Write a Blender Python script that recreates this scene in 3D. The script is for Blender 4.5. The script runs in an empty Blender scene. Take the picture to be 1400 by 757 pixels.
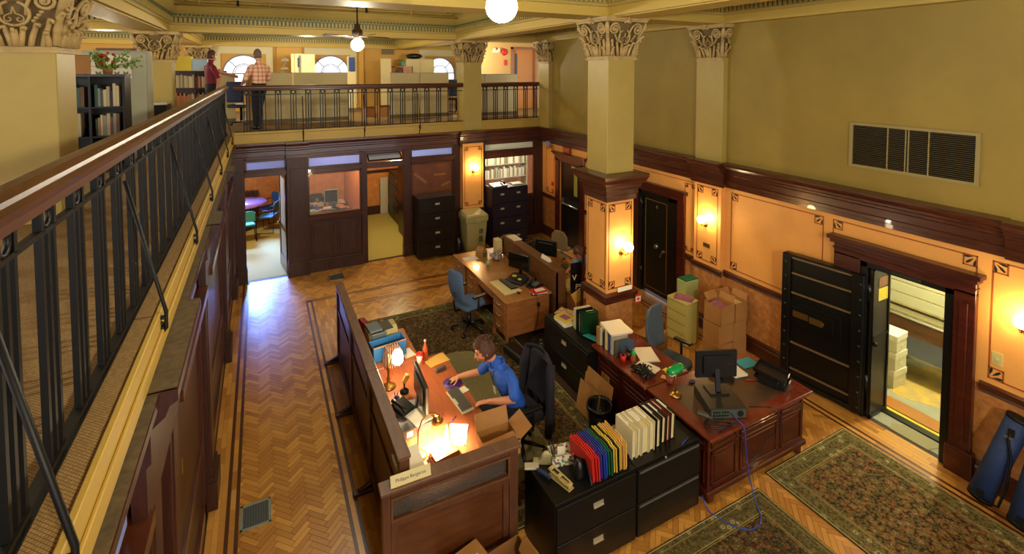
import bpy, bmesh, math, random
from mathutils import Vector, Matrix, Euler
PI = math.pi
random.seed(7)
S = bpy.context.scene
C = bpy.context.scene.collection

# ---------------------------------------------------------------- camera, sky, exposure
YAW, PIT = math.radians(27.15), math.radians(-2.66)
cd = bpy.data.cameras.new('camera'); cam = bpy.data.objects.new('camera', cd); C.objects.link(cam)
cd.sensor_fit = 'HORIZONTAL'; cd.sensor_width = 36; cd.lens = 672 / 1400 * 36
cd.shift_y = -(378.5 - 126.8) / 1400; cd.clip_start = 0.05; cd.clip_end = 200
cam.location = (0, 0, 4.5); cam.rotation_euler = (PI / 2 + PIT, 0, -YAW)
S.camera = cam
S.view_settings.view_transform = 'Standard'; S.view_settings.look = 'None'
S.view_settings.gamma = 1; S.view_settings.exposure = 0.85; S.view_settings.use_curve_mapping = False
try:
    S.cycles.use_denoising = True; S.cycles.max_bounces = 8; S.cycles.diffuse_bounces = 5
    S.cycles.sample_clamp_indirect = 6; S.cycles.caustics_reflective = False; S.cycles.caustics_refractive = False
except Exception: pass
W = bpy.data.worlds.new('sky'); S.world = W; W.use_nodes = True
bg = W.node_tree.nodes['Background']
bg.inputs[0].default_value = (0.93, 0.95, 1.0, 1); bg.inputs[1].default_value = 1.3

def lamp(name, loc, power, color, radius=0.1, kind='POINT', rot=None, size=None, spot=None):
    d = bpy.data.lights.new(name, kind); d.energy = power; d.color = color
    if kind in ('POINT', 'SPOT'): d.shadow_soft_size = radius
    if kind == 'AREA':
        d.shape = 'RECTANGLE'; d.size, d.size_y = size
    if kind == 'SPOT': d.spot_size = spot or 1.6; d.spot_blend = 0.6
    o = bpy.data.objects.new(name, d); o.location = loc
    if rot: o.rotation_euler = rot
    C.objects.link(o); return o
WARM = (1.0, 0.72, 0.42); SOFT = (1.0, 0.9, 0.65)
# unseen fill lights added around the hall to raise its ambient light
for p, w in (((1.45, -2.6, 4.85), 380), ((-4.4, 2.9, 4.9), 55), ((-4.6, 8.8, 4.9), 80), ((1.2, 14.8, 5.0), 100), ((5.9, 13.8, 5.0), 70), ((-3.2, 14.6, 5.0), 90)):
    lamp('fill_light', p, w, SOFT, 0.11)
# unseen lights of the side rooms; office and passage ones placed to brighten transoms
lamp('office_fill_light', (1.45, 12.6, 2.85), 58, (1.0, 0.82, 0.55), 0.15)
lamp('passage_fill_light', (3.2, 12.9, 2.85), 80, (1.0, 0.88, 0.5), 0.15)
lamp('library_light', (6.2, 12.8, 2.85), 200, (1.0, 0.93, 0.75), 0.15)
lamp('meeting_room_light', (-1.0, 13.4, 2.85), 110, (1.0, 0.85, 0.6), 0.15)
lamp('strongroom_light', (8.3, 3.1, 2.5), 100, (1.0, 0.95, 0.68), 0.12)
# daylight through the street window of the meeting room
lamp('meeting_room_daylight', (-.75, 17.1, 1.9), 120, (0.16, 0.32, 1.0), kind='AREA', rot=(math.radians(58), 0, math.radians(188)), size=(1.5, 1.9)).data.spread = math.radians(38)

# ---------------------------------------------------------------- materials
def lin(h):
    if not isinstance(h, str): return tuple(h)
    h = h.lstrip('#'); o = []
    for i in (0, 2, 4):
        c = int(h[i:i + 2], 16) / 255
        o.append(c / 12.92 if c <= 0.04045 else ((c + 0.055) / 1.055) ** 2.4)
    return tuple(o)
MATS = {}
def mat(name, col, rough=0.5, metal=0.0, var=0.0, vscale=8.0, stretch=(1, 1, 1), bump=0.0, bscale=40, spec=0.5, col2=None, emit=None, estr=0.0, coat=0.0, trans=0.0, alpha=1.0):
    if name in MATS: return MATS[name]
    m = bpy.data.materials.new(name); m.use_nodes = True; nt = m.node_tree; N = nt.nodes; L = nt.links
    b = N['Principled BSDF']; c = lin(col)
    b.inputs['Base Color'].default_value = (*c, 1); b.inputs['Roughness'].default_value = rough
    b.inputs['Metallic'].default_value = metal; b.inputs['Specular IOR Level'].default_value = spec
    b.inputs['Coat Weight'].default_value = coat; b.inputs['Transmission Weight'].default_value = trans; b.inputs['Alpha'].default_value = alpha
    if emit is not None:
        b.inputs['Emission Color'].default_value = (*lin(emit), 1); b.inputs['Emission Strength'].default_value = estr
    if var or bump or col2:
        tc = N.new('ShaderNodeTexCoord'); mp = N.new('ShaderNodeMapping'); mp.inputs['Scale'].default_value = stretch
        L.new(tc.outputs['Object'], mp.inputs[0])
        if var or col2:
            n = N.new('ShaderNodeTexNoise'); n.inputs['Scale'].default_value = vscale; n.inputs['Detail'].default_value = 5; n.inputs['Roughness'].default_value = 0.6
            L.new(mp.outputs[0], n.inputs['Vector'])
            r = N.new('ShaderNodeValToRGB'); c2 = lin(col2) if col2 else tuple(x * (1 - var) for x in c)
            c1 = c if col2 else tuple(min(1, x * (1 + var)) for x in c)
            r.color_ramp.elements[0].position = 0.34; r.color_ramp.elements[0].color = (*c2, 1)
            r.color_ramp.elements[1].position = 0.66; r.color_ramp.elements[1].color = (*c1, 1)
            L.new(n.outputs['Fac'], r.inputs[0]); L.new(r.outputs[0], b.inputs['Base Color'])
        if bump:
            n2 = N.new('ShaderNodeTexNoise'); n2.inputs['Scale'].default_value = bscale; n2.inputs['Detail'].default_value = 3
            L.new(mp.outputs[0], n2.inputs['Vector'])
            bp = N.new('ShaderNodeBump'); bp.inputs['Strength'].default_value = bump; bp.inputs['Distance'].default_value = 0.01
            L.new(n2.outputs['Fac'], bp.inputs['Height']); L.new(bp.outputs[0], b.inputs['Normal'])
    MATS[name] = m; return m

M = {}
M['wall_up'] = mat('mustard_paint', '#927a2f', 0.6, var=0.10, vscale=1.2, bump=0.15, bscale=90)
M['cream'] = mat('cream_paint', '#ab944c', 0.45, var=0.05, vscale=2)
M['ceil'] = mat('ceiling_paint', '#b89c48', 0.55, var=0.04, vscale=1)
M['capbell'] = mat('capital_shade_ground', '#6a5430', 0.7, var=0.15, vscale=9)  # darker bell puts the shade between the carving into its colour
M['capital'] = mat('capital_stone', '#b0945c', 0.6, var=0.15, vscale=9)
M['dentil'] = mat('dentil_green', '#586848', 0.6)
M['orange'] = mat('orange_wall', '#e8a454', 0.55, var=0.06, vscale=2)
M['stencil'] = mat('stencil_brown', '#9c4e1e', 0.5)
M['petal'] = mat('stencil_dark', '#1d241b', 0.5)
M['dado'] = mat('mottled_dado', '#c98a4c', 0.6, col2='#a86a34', vscale=14)
M['mahog'] = mat('dark_mahogany', '#3a190c', 0.4, var=0.4, vscale=6, stretch=(4, 4, 0.6), spec=0.5, coat=0.1)
M['mahog_h'] = mat('dark_mahogany_rail', '#48200f', 0.28, var=0.4, vscale=6, stretch=(0.6, 0.6, 8), spec=0.6, coat=0.3)
M['redwood'] = mat('red_mahogany', '#45170c', 0.3, var=0.35, vscale=5, stretch=(0.8, 0.8, 5), coat=0.3)
M['handrail'] = mat('handrail_wood', '#48210f', 0.34, var=0.35, vscale=10, stretch=(3, 0.3, 3), coat=0.12)
M['screen'] = mat('screen_wood', '#5a3520', 0.42, var=0.25, vscale=8, stretch=(3, 3, 0.6))
M['screencap'] = mat('screen_cap_wood', '#6a4a36', 0.45, var=0.2, vscale=10, stretch=(3, 0.5, 3))
M['deskred'] = mat('desk_cherry', '#a85a34', 0.32, var=0.15, vscale=6, stretch=(4, 0.6, 1))
M['oak'] = mat('oak_desk', '#9a6034', 0.35, var=0.2, vscale=6, stretch=(0.8, 4, 4), coat=0.2)
M['oaktop'] = mat('oak_top', '#a5713a', 0.25, var=0.15, vscale=5, stretch=(4, 0.7, 1), coat=0.4)
M['walnut'] = mat('walnut_divider', '#6a4526', 0.4, var=0.2, vscale=8, stretch=(3, 0.6, 1))
M['leather'] = mat('desk_leather', '#4a3626', 0.4, var=0.1)
M['iron'] = mat('black_iron', '#070606', 0.5, spec=0.3)
M['blackmetal'] = mat('black_enamel', '#100e0d', 0.35, spec=0.4)
M['navymetal'] = mat('navy_black_enamel', '#171022', 0.38, spec=0.4)
M['drawerface'] = mat('drawer_enamel', '#16120f', 0.3)
M['safe'] = mat('safe_black', '#0c0d0b', 0.3)
M['safegreen'] = mat('safe_green_black', '#0d120d', 0.28)
M['gold'] = mat('gold_line', '#a8792e', 0.35, metal=0.4)
M['brass'] = mat('brass', '#b08a48', 0.3, metal=0.9)
M['steel'] = mat('steel', '#a0a098', 0.3, metal=0.9)
M['nickel'] = mat('label_metal', '#c9bfa4', 0.35, metal=0.6)
M['plastic'] = mat('black_plastic', '#141312', 0.35)
M['greypl'] = mat('grey_plastic', '#55524c', 0.45)
M['beigepl'] = mat('beige_plastic', '#9b9168', 0.5)
M['ltgrey'] = mat('light_plastic', '#b9b39c', 0.45)
M['screenoff'] = mat('dark_screen', '#0b0b0d', 0.15)
M['paper'] = mat('white_paper', '#e8e0cc', 0.6)
M['paper2'] = mat('cream_paper', '#d8c78e', 0.6)
M['manila'] = mat('manila', '#d9a850', 0.6)
M['card'] = mat('cardboard', '#a5743c', 0.7, var=0.08, vscale=4)
M['carddk'] = mat('cardboard_inside', '#8a5c2c', 0.75)
M['yellow'] = mat('yellow_card', '#d8c030', 0.55)
M['red'] = mat('red_card', '#d0281c', 0.5)
M['blue'] = mat('blue_card', '#1c3c9a', 0.5)
M['teal'] = mat('teal_card', '#189ac0', 0.5)
M['green'] = mat('green_card', '#10603a', 0.5)
M['greenglass'] = mat('green_glass_shade', '#0f9a4c', 0.12, coat=0.8)
M['purple'] = mat('purple_card', '#4a2a80', 0.5)
M['pink'] = mat('pink_plastic', '#d83a80', 0.5)
M['skin'] = mat('skin', '#c98a66', 0.5)
M['hair'] = mat('brown_hair', '#4e3020', 0.65, var=0.3, vscale=60)
M['hairgrey'] = mat('grey_hair', '#6a5a50', 0.65)
M['shirt'] = mat('blue_shirt', '#1f57c0', 0.7, var=0.12, vscale=12, bump=0.4, bscale=12)
M['trouser'] = mat('dark_trousers', '#15131a', 0.8)
M['jacket'] = mat('navy_jacket', '#151322', 0.85, var=0.2, vscale=10, bump=0.5, bscale=9)
M['fabric'] = mat('blue_grey_fabric', '#4f6a92', 0.85, bump=0.3, bscale=200)
M['fabric2'] = mat('slate_fabric', '#4a5866', 0.85, bump=0.3, bscale=200)
M['tubeblue'] = mat('navy_nylon', '#18305e', 0.7, var=0.15, vscale=20, bump=0.4, bscale=60)
M['white'] = mat('white_paint', '#d8d4c0', 0.5)
M['globe'] = mat('opal_globe', '#ffffff', 0.3, emit='#fff6dc', estr=210)
M['sconce'] = mat('sconce_globe', '#ffffff', 0.3, emit='#ffe0a0', estr=60)
M['flame'] = mat('lamp_bulb', '#ffffff', 0.3, emit='#ffdfa0', estr=60)
M['partition'] = mat('office_partition_fabric', '#c4b484', 0.8, bump=0.2, bscale=150)
M['carpet'] = None
M['beigecarpet'] = mat('beige_carpet', '#b0a050', 0.95, var=0.1, vscale=50, bump=0.3, bscale=120)
M['concrete'] = mat('strongroom_concrete', '#8f8f78', 0.7, var=0.12, vscale=3)
M['stain'] = mat('yellowed_concrete', '#c4a040', 0.65, col2='#a09058', vscale=7)
M['bin'] = mat('khaki_bin_plastic', '#a09a68', 0.5)
M['rubbish'] = mat('black_bin_bag', '#0c0c0c', 0.3, bump=0.8, bscale=30)
M['plaid'] = mat('peach_plaid_shirt', '#d8a080', 0.8)
M['maroon'] = mat('maroon_shirt', '#7a1a30', 0.8)
M['ltblue'] = mat('light_blue_shirt', '#6a9ad0', 0.8)
M['leaf'] = mat('leaf_green', '#6a8a30', 0.6)
M['frosted'] = mat('frosted_glass', '#a8b4c4', 0.6, bump=0.5, bscale=120)
M['flowers'] = mat('patterned_box', '#d8d0c0', 0.6, col2='#8a2050', vscale=60)
def glass(name, col, rough, alpha):
    m = bpy.data.materials.new(name); m.use_nodes = True; b = m.node_tree.nodes['Principled BSDF']
    b.inputs['Base Color'].default_value = (*lin(col), 1); b.inputs['Roughness'].default_value = rough; b.inputs['Alpha'].default_value = alpha
    MATS[name] = m; return m
M['pane'] = glass('window_glass', '#c8d4dc', 0.05, 0.12)
M['rippled'] = mat('rippled_glass', '#8a7a68', 0.18, bump=1.0, bscale=70, spec=0.8, trans=0.75)
def translucent(name, col, rough=0.4):
    m = bpy.data.materials.new(name); m.use_nodes = True; nt = m.node_tree; nt.nodes.clear()
    o = nt.nodes.new('ShaderNodeOutputMaterial'); mx = nt.nodes.new('ShaderNodeMixShader'); t = nt.nodes.new('ShaderNodeBsdfTranslucent'); d = nt.nodes.new('ShaderNodeBsdfDiffuse')
    t.inputs[0].default_value = (*lin(col), 1); d.inputs[0].default_value = (*lin(col), 1); mx.inputs[0].default_value = 0.55
    nt.links.new(d.outputs[0], mx.inputs[1]); nt.links.new(t.outputs[0], mx.inputs[2]); nt.links.new(mx.outputs[0], o.inputs[0])
    MATS[name] = m; return m
M['opal'] = translucent('frosted_pane', '#b8c8ff')  # blue of reflected sky put into the pane colour
M['mat'] = glass('clear_chair_mat', '#a8a070', 0.3, 0.45)
M['bottle'] = mat('juice_bottle', '#b04a28', 0.15)

def wood_floor(name, light, dark):
    m = bpy.data.materials.new(name); m.use_nodes = True; nt = m.node_tree; N = nt.nodes; L = nt.links; b = N['Principled BSDF']
    a = N.new('ShaderNodeAttribute'); a.attribute_name = 'tone'
    r = N.new('ShaderNodeValToRGB'); r.color_ramp.elements[0].color = (*lin(dark), 1); r.color_ramp.elements[1].color = (*lin(light), 1)
    g = N.new('ShaderNodeNewGeometry'); n = N.new('ShaderNodeTexNoise'); n.inputs['Scale'].default_value = 1.6; n.inputs['Detail'].default_value = 6
    L.new(g.outputs['Position'], n.inputs['Vector'])
    n3 = N.new('ShaderNodeTexNoise'); n3.inputs['Scale'].default_value = 45; n3.inputs['Detail'].default_value = 3; L.new(g.outputs['Position'], n3.inputs['Vector'])
    mx = N.new('ShaderNodeMath'); mx.operation = 'MULTIPLY_ADD'; mx.inputs[1].default_value = 0.45
    at = N.new('ShaderNodeMath'); at.operation = 'MULTIPLY_ADD'; at.inputs[1].default_value = 0.75; at.inputs[2].default_value = 0.12; L.new(a.outputs['Fac'], at.inputs[0]); L.new(n.outputs['Fac'], mx.inputs[0]); L.new(at.outputs[0], mx.inputs[2])
    m2 = N.new('ShaderNodeMath'); m2.operation = 'MULTIPLY_ADD'; m2.inputs[1].default_value = 0.3; m2.inputs[2].default_value = -0.35
    L.new(n3.outputs['Fac'], m2.inputs[0]); m3 = N.new('ShaderNodeMath'); m3.operation = 'ADD'; L.new(mx.outputs[0], m3.inputs[0]); L.new(m2.outputs[0], m3.inputs[1])
    L.new(m3.outputs[0], r.inputs[0]); L.new(r.outputs[0], b.inputs['Base Color'])
    rr = N.new('ShaderNodeMapRange'); rr.inputs[3].default_value = 0.2; rr.inputs[4].default_value = 0.45; L.new(n.outputs['Fac'], rr.inputs[0]); L.new(rr.outputs[0], b.inputs['Roughness'])
    MATS[name] = m; return m
M['parquet'] = wood_floor('parquet_oak', '#d49c4a', '#985f26')
M['joint'] = mat('parquet_joint', '#3a2412', 0.7)
M['inlay'] = mat('walnut_inlay', '#4a2814', 0.35, var=0.2, vscale=30)

def weave_mat():
    m = bpy.data.materials.new('woven_carpet'); m.use_nodes = True; nt = m.node_tree; N = nt.nodes; L = nt.links; b = N['Principled BSDF']; b.inputs['Roughness'].default_value = .95
    g = N.new('ShaderNodeNewGeometry'); br = N.new('ShaderNodeTexBrick'); mp = N.new('ShaderNodeMapping'); mp.inputs['Rotation'].default_value = (0, 0, .785); L.new(g.outputs['Position'], mp.inputs[0]); L.new(mp.outputs[0], br.inputs['Vector'])
    br.inputs['Scale'].default_value = 38; br.inputs['Mortar Size'].default_value = .03; br.inputs['Brick Width'].default_value = .5; br.inputs['Row Height'].default_value = .4
    br.inputs['Color1'].default_value = (*lin('#9a7a48'), 1); br.inputs['Color2'].default_value = (*lin('#86683a'), 1); br.inputs['Mortar'].default_value = (*lin('#3e2e18'), 1)
    L.new(br.outputs[0], b.inputs['Base Color']); bp = N.new('ShaderNodeBump'); bp.inputs['Strength'].default_value = .5; bp.inputs['Distance'].default_value = .004; L.new(br.outputs['Fac'], bp.inputs['Height']); bp.invert = True; L.new(bp.outputs[0], b.inputs['Normal']); return m
M['carpet'] = weave_mat()
def rug_mat(name, hx, hy, base='#6a2e1e', green='#56603a', lightc='#b4a878'):
    m = bpy.data.materials.new(name); m.use_nodes = True; nt = m.node_tree; N = nt.nodes; L = nt.links; b = N['Principled BSDF']
    b.inputs['Roughness'].default_value = 0.95; b.inputs['Specular IOR Level'].default_value = 0.1
    tc = N.new('ShaderNodeTexCoord')
    def vor(sc, ramp):
        v = N.new('ShaderNodeTexVoronoi'); v.inputs['Scale'].default_value = sc; L.new(tc.outputs['Object'], v.inputs['Vector'])
        r = N.new('ShaderNodeValToRGB'); r.color_ramp.interpolation = 'CONSTANT'
        e = r.color_ramp.elements; e[0].color = (*lin(ramp[0][1]), 1); e[0].position = ramp[0][0]; e[1].color = (*lin(ramp[1][1]), 1); e[1].position = ramp[1][0]
        for p, c in ramp[2:]:
            x = e.new(p); x.color = (*lin(c), 1)
        L.new(v.outputs['Distance'], r.inputs[0]); return r, v
    r1, v1 = vor(13, [(0, lightc), (0.12, '#6a2a1a'), (0.2, green), (0.34, base), (0.5, '#33281a')])
    r2, v2 = vor(34, [(0, '#a09668'), (0.22, base), (0.4, green), (0.6, '#3a2016')])
    mx = N.new('ShaderNodeMixRGB'); mx.inputs[0].default_value = 0.5; L.new(r1.outputs[0], mx.inputs[1]); L.new(r2.outputs[0], mx.inputs[2])
    rb, vb = vor(9, [(0, '#7a3020'), (0.1, lightc), (0.22, '#66623c'), (0.42, '#544c2c')])
    mb = N.new('ShaderNodeMixRGB'); mb.inputs[0].default_value = 0.45; L.new(rb.outputs[0], mb.inputs[1]); L.new(r2.outputs[0], mb.inputs[2])
    sep = N.new('ShaderNodeSeparateXYZ'); L.new(tc.outputs['Object'], sep.inputs[0])
    def mth(op, a, bb=None):
        x = N.new('ShaderNodeMath'); x.operation = op
        for i, v in enumerate((a, bb)):
            if v is None: continue
            if isinstance(v, (int, float)): x.inputs[i].default_value = v
            else: L.new(v, x.inputs[i])
        return x.outputs[0]
    dx = mth('SUBTRACT', hx, mth('ABSOLUTE', sep.outputs[0])); dy = mth('SUBTRACT', hy, mth('ABSOLUTE', sep.outputs[1]))
    d = mth('MINIMUM', dx, dy)
    inb = mth('LESS_THAN', d, 0.22)
    c = N.new('ShaderNodeMixRGB'); L.new(inb, c.inputs[0]); L.new(mx.outputs[0], c.inputs[1]); L.new(mb.outputs[0], c.inputs[2])
    cur = c.outputs[0]
    for lo, hi, colr in ((0.0, 0.012, '#2c2c20'), (0.012, 0.022, '#a89a68'), (0.06, 0.068, '#8a7a48'), (0.205, 0.212, '#a08a50'), (0.226, 0.232, '#8a7848')):
        k = mth('MULTIPLY', mth('GREATER_THAN', d, lo), mth('LESS_THAN', d, hi))
        z = N.new('ShaderNodeMixRGB'); L.new(k, z.inputs[0]); L.new(cur, z.inputs[1]); z.inputs[2].default_value = (*lin(colr), 1); cur = z.outputs[0]
    L.new(cur, b.inputs['Base Color']); MATS[name] = m; return m

# ---------------------------------------------------------------- mesh builder
class MB:
    def __init__(s): s.v = []; s.f = []; s.m = []; s.sm = []; s.T = None; s.tone = []
    def add(s, vs, fs, mi=0, smooth=False, tone=None):
        o = len(s.v)
        if s.T is not None: vs = [s.T @ Vector(v) for v in vs]
        s.v += [tuple(v) for v in vs]
        for f in fs: s.f.append(tuple(i + o for i in f)); s.m.append(mi); s.sm.append(smooth)
        if tone is not None: s.tone += [tone] * len(fs)
        return s
    def box(s, x0, x1, y0, y1, z0, z1, mi=0, tone=None):
        vs = [(x0, y0, z0), (x1, y0, z0), (x1, y1, z0), (x0, y1, z0), (x0, y0, z1), (x1, y0, z1), (x1, y1, z1), (x0, y1, z1)]
        return s.add(vs, [(0, 3, 2, 1), (4, 5, 6, 7), (0, 1, 5, 4), (1, 2, 6, 5), (2, 3, 7, 6), (3, 0, 4, 7)], mi, False, tone)
    def rbox(s, c, d, rot=(0, 0, 0), mi=0):
        R = Matrix.Translation(c) @ Euler(rot).to_matrix().to_4x4(); T = s.T; s.T = (T @ R) if T is not None else R
        s.box(-d[0] / 2, d[0] / 2, -d[1] / 2, d[1] / 2, -d[2] / 2, d[2] / 2, mi); s.T = T; return s
    def prism(s, pts, h0, h1, axis='z', mi=0, tone=None, smooth=False):
        n = len(pts)
        def q(a, b, h): return {'z': (a, b, h), 'y': (a, h, b), 'x': (h, a, b)}[axis]
        vs = [q(a, b, h0) for a, b in pts] + [q(a, b, h1) for a, b in pts]
        fs = [tuple(range(n - 1, -1, -1)), tuple(range(n, 2 * n))] + [(i, (i + 1) % n, n + (i + 1) % n, n + i) for i in range(n)]
        return s.add(vs, fs, mi, smooth, tone)
    def cyl(s, p0, p1, r, r2=None, n=12, mi=0, smooth=True):
        return s.tube([p0, p1], [r, r if r2 is None else r2], n, mi, smooth)
    def tube(s, pts, r, n=6, mi=0, smooth=True, closed=False):
        P = [Vector(p) for p in pts]; k = len(P); rr = r if isinstance(r, (list, tuple)) else [r] * k
        vs = []; fs = []; prev = None
        for i, p in enumerate(P):
            if closed: t = P[(i + 1) % k] - P[i - 1]
            else: t = P[min(i + 1, k - 1)] - P[max(i - 1, 0)]
            if t.length < 1e-9: t = Vector((0, 0, 1))
            t.normalize()
            if prev is None:
                a = Vector((0, 0, 1)) if abs(t.z) < 0.9 else Vector((1, 0, 0)); u = t.cross(a).normalized()
            else:
                u = prev - t * prev.dot(t)
                u = u.normalized() if u.length > 1e-6 else t.orthogonal().normalized()
            prev = u; w = t.cross(u)
            for j in range(n):
                a = 2 * PI * j / n; vs.append(p + (u * math.cos(a) + w * math.sin(a)) * rr[i])
        K = k if closed else k - 1
        for i in range(K):
            for j in range(n):
                a = i * n + j; b = i * n + (j + 1) % n; c = ((i + 1) % k) * n + (j + 1) % n; d = ((i + 1) % k) * n + j
                fs.append((a, b, c, d))
        s.add(vs, fs, mi, smooth)
        if not closed:
            o = len(s.v) - len(vs); s.f.append(tuple(o + j for j in range(n - 1, -1, -1))); s.m.append(mi); s.sm.append(False)
            s.f.append(tuple(o + (k - 1) * n + j for j in range(n))); s.m.append(mi); s.sm.append(False)
        return s
    def lathe(s, prof, c=(0, 0, 0), n=20, mi=0, smooth=True, caps=True):
        vs = []; fs = []; k = len(prof)
        for r, z in prof:
            for j in range(n):
                a = 2 * PI * j / n; vs.append((c[0] + r * math.cos(a), c[1] + r * math.sin(a), c[2] + z))
        for i in range(k - 1):
            for j in range(n): fs.append((i * n + j, i * n + (j + 1) % n, (i + 1) * n + (j + 1) % n, (i + 1) * n + j))
        if caps: fs.append(tuple(range(n - 1, -1, -1))); fs.append(tuple((k - 1) * n + j for j in range(n)))
        return s.add(vs, fs, mi, smooth)
    def sph(s, c, r, sc=(1, 1, 1), n=16, m=10, mi=0):
        prof = []
        for i in range(m + 1):
            a = -PI / 2 + PI * i / m; prof.append((max(1e-4, math.cos(a)) * r, math.sin(a) * r))
        T = s.T; R = Matrix.Translation(c) @ Matrix.Diagonal((*sc, 1)); s.T = (T @ R) if T is not None else R
        s.lathe(prof, (0, 0, 0), n, mi); s.T = T; return s
    def sweep(s, prof, x0, x1, axis='x', mi=0):
        """profile (depth, z) swept along an axis: 'x+' grows towards -y, 'y' grows towards -x"""
        n = len(prof)
        if axis == 'x': q = lambda h, d, z: (h, d, z)
        else: q = lambda h, d, z: (d, h, z)
        vs = [q(x0, d, z) for d, z in prof] + [q(x1, d, z) for d, z in prof]
        fs = [tuple(range(n - 1, -1, -1)), tuple(range(n, 2 * n))] + [(i, (i + 1) % n, n + (i + 1) % n, n + i) for i in range(n)]
        return s.add(vs, fs, mi)
    def at(s, loc, rz=0, rx=0, ry=0, sc=1):
        s.T = Matrix.Translation(loc) @ Euler((rx, ry, rz)).to_matrix().to_4x4() @ Matrix.Scale(sc, 4); return s
    def off(s): s.T = None; return s
    def mesh(s, name, mats):
        me = bpy.data.meshes.new(name); me.from_pydata(s.v, [], s.f)
        if not isinstance(mats, (list, tuple)): mats = [mats]
        for m in mats: me.materials.append(M[m] if isinstance(m, str) else m)
        me.polygons.foreach_set('material_index', s.m); me.polygons.foreach_set('use_smooth', s.sm)
        if s.tone and len(s.tone) == len(s.f):
            a = me.attributes.new('tone', 'FLOAT', 'FACE'); a.data.foreach_set('value', s.tone)
        me.update(); return me

def obj(name, mb, mats, parent=None, bevel=0.0, seg=1, fix=True):
    me = mb if isinstance(mb, bpy.types.Mesh) else mb.mesh(name, mats)
    if fix and not isinstance(mb, bpy.types.Mesh):
        bm = bmesh.new(); bm.from_mesh(me); bmesh.ops.recalc_face_normals(bm, faces=bm.faces); bm.to_mesh(me); bm.free()
    o = bpy.data.objects.new(name, me); C.objects.link(o)
    if parent is not None: o.parent = parent
    if bevel:
        b = o.modifiers.new('bevel', 'BEVEL'); b.width = bevel; b.segments = seg; b.limit_method = 'ANGLE'; b.angle_limit = 0.7
    return o
def tag(o, label, cat, group=None, kind=None):
    o['label'] = label; o['category'] = cat
    if group: o['group'] = group
    if kind: o['kind'] = kind
    return o
def thing(name, label, cat, loc=(0, 0, 0), rz=0, group=None, kind=None):
    o = bpy.data.objects.new(name, None); o.empty_display_size = 0.1; C.objects.link(o); o.location = loc; o.rotation_euler = (0, 0, rz)
    return tag(o, label, cat, group, kind)
def one(name, label, cat, mb, mats, loc=(0, 0, 0), rz=0, group=None, kind=None, bevel=0.0, rot=None):
    o = obj(name, mb, mats, None, bevel); o.location = loc; o.rotation_euler = rot or (0, 0, rz)
    return tag(o, label, cat, group, kind)
def dup(root, loc=None, rz=None, label=None, group=None):
    def cp(o, par):
        c = o.copy(); C.objects.link(c)
        if par is not None: c.parent = par
        for ch in KIDS.get(o.name, []) or [x for x in bpy.data.objects if x.parent == o]: cp(ch, c)
        return c
    r = cp(root, None)
    if loc is not None: r.location = loc
    if rz is not None: r.rotation_euler = (0, 0, rz)
    if label: r['label'] = label
    if group: r['group'] = group
    return r
KIDS = {}
def text(name, body, size, loc, rot, m, parent=None, ext=0.001, align='CENTER'):
    cu = bpy.data.curves.new(name, 'FONT'); cu.body = body; cu.size = size; cu.extrude = ext; cu.align_x = align; cu.align_y = 'CENTER'; cu.resolution_u = 2
    cu.materials.append(M[m]); t_ = bpy.data.objects.new(name, cu); C.objects.link(t_); dg = bpy.context.evaluated_depsgraph_get(); dg.update(); me = bpy.data.meshes.new_from_object(t_.evaluated_get(dg)); bpy.data.objects.remove(t_)
    o = bpy.data.objects.new(name, me); C.objects.link(o); o.location = loc; o.rotation_euler = rot
    if parent is not None: o.parent = parent
    return o
# ================================================================ SETTING
RW, BW = 6.9, 11.6           # right wall plane, back wall plane
def wallset(o, label, cat='wall'):
    return tag(o, label, cat, kind='structure')
# ---- floor slab, parquet
floor = obj('floor', MB().box(-0.62, 9.8, -5, 11.75, -0.12, -0.003), 'joint'); wallset(floor, 'oak parquet floor of the hall with dark inlaid border lines', 'floor')
def clip(poly, x0, x1, y0, y1):
    def cut(P, f, inter):
        out = []
        for i in range(len(P)):
            a, b = P[i - 1], P[i]
            if f(b):
                if not f(a): out.append(inter(a, b))
                out.append(b)
            elif f(a): out.append(inter(a, b))
        return out
    def ix(v): return lambda a, b: (v, a[1] + (b[1] - a[1]) * (v - a[0]) / (b[0] - a[0]))
    def iy(v): return lambda a, b: (a[0] + (b[0] - a[0]) * (v - a[1]) / (b[1] - a[1]), v)
    for f, it in ((lambda p: p[0] >= x0, ix(x0)), (lambda p: p[0] <= x1, ix(x1)), (lambda p: p[1] >= y0, iy(y0)), (lambda p: p[1] <= y1, iy(y1))):
        poly = cut(poly, f, it)
        if len(poly) < 3: return []
    return poly
RY = random.Random(3)
def proj(x, y, z):
    dx, dy, dz = x, y, z - 4.5
    f = (math.sin(YAW) * math.cos(PIT), math.cos(YAW) * math.cos(PIT), math.sin(PIT))
    r = (math.cos(YAW), -math.sin(YAW), 0); d = (f[1] * r[2] - f[2] * r[1], f[2] * r[0] - f[0] * r[2], f[0] * r[1] - f[1] * r[0])
    w = dx * f[0] + dy * f[1] + dz * f[2]
    return 700 + 672 * (dx * r[0] + dy * r[1]) / w, 126.8 + 672 * (dx * d[0] + dy * d[1] + dz * d[2]) / w, w
blocks = []                                     # (polygon, tone)
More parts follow.
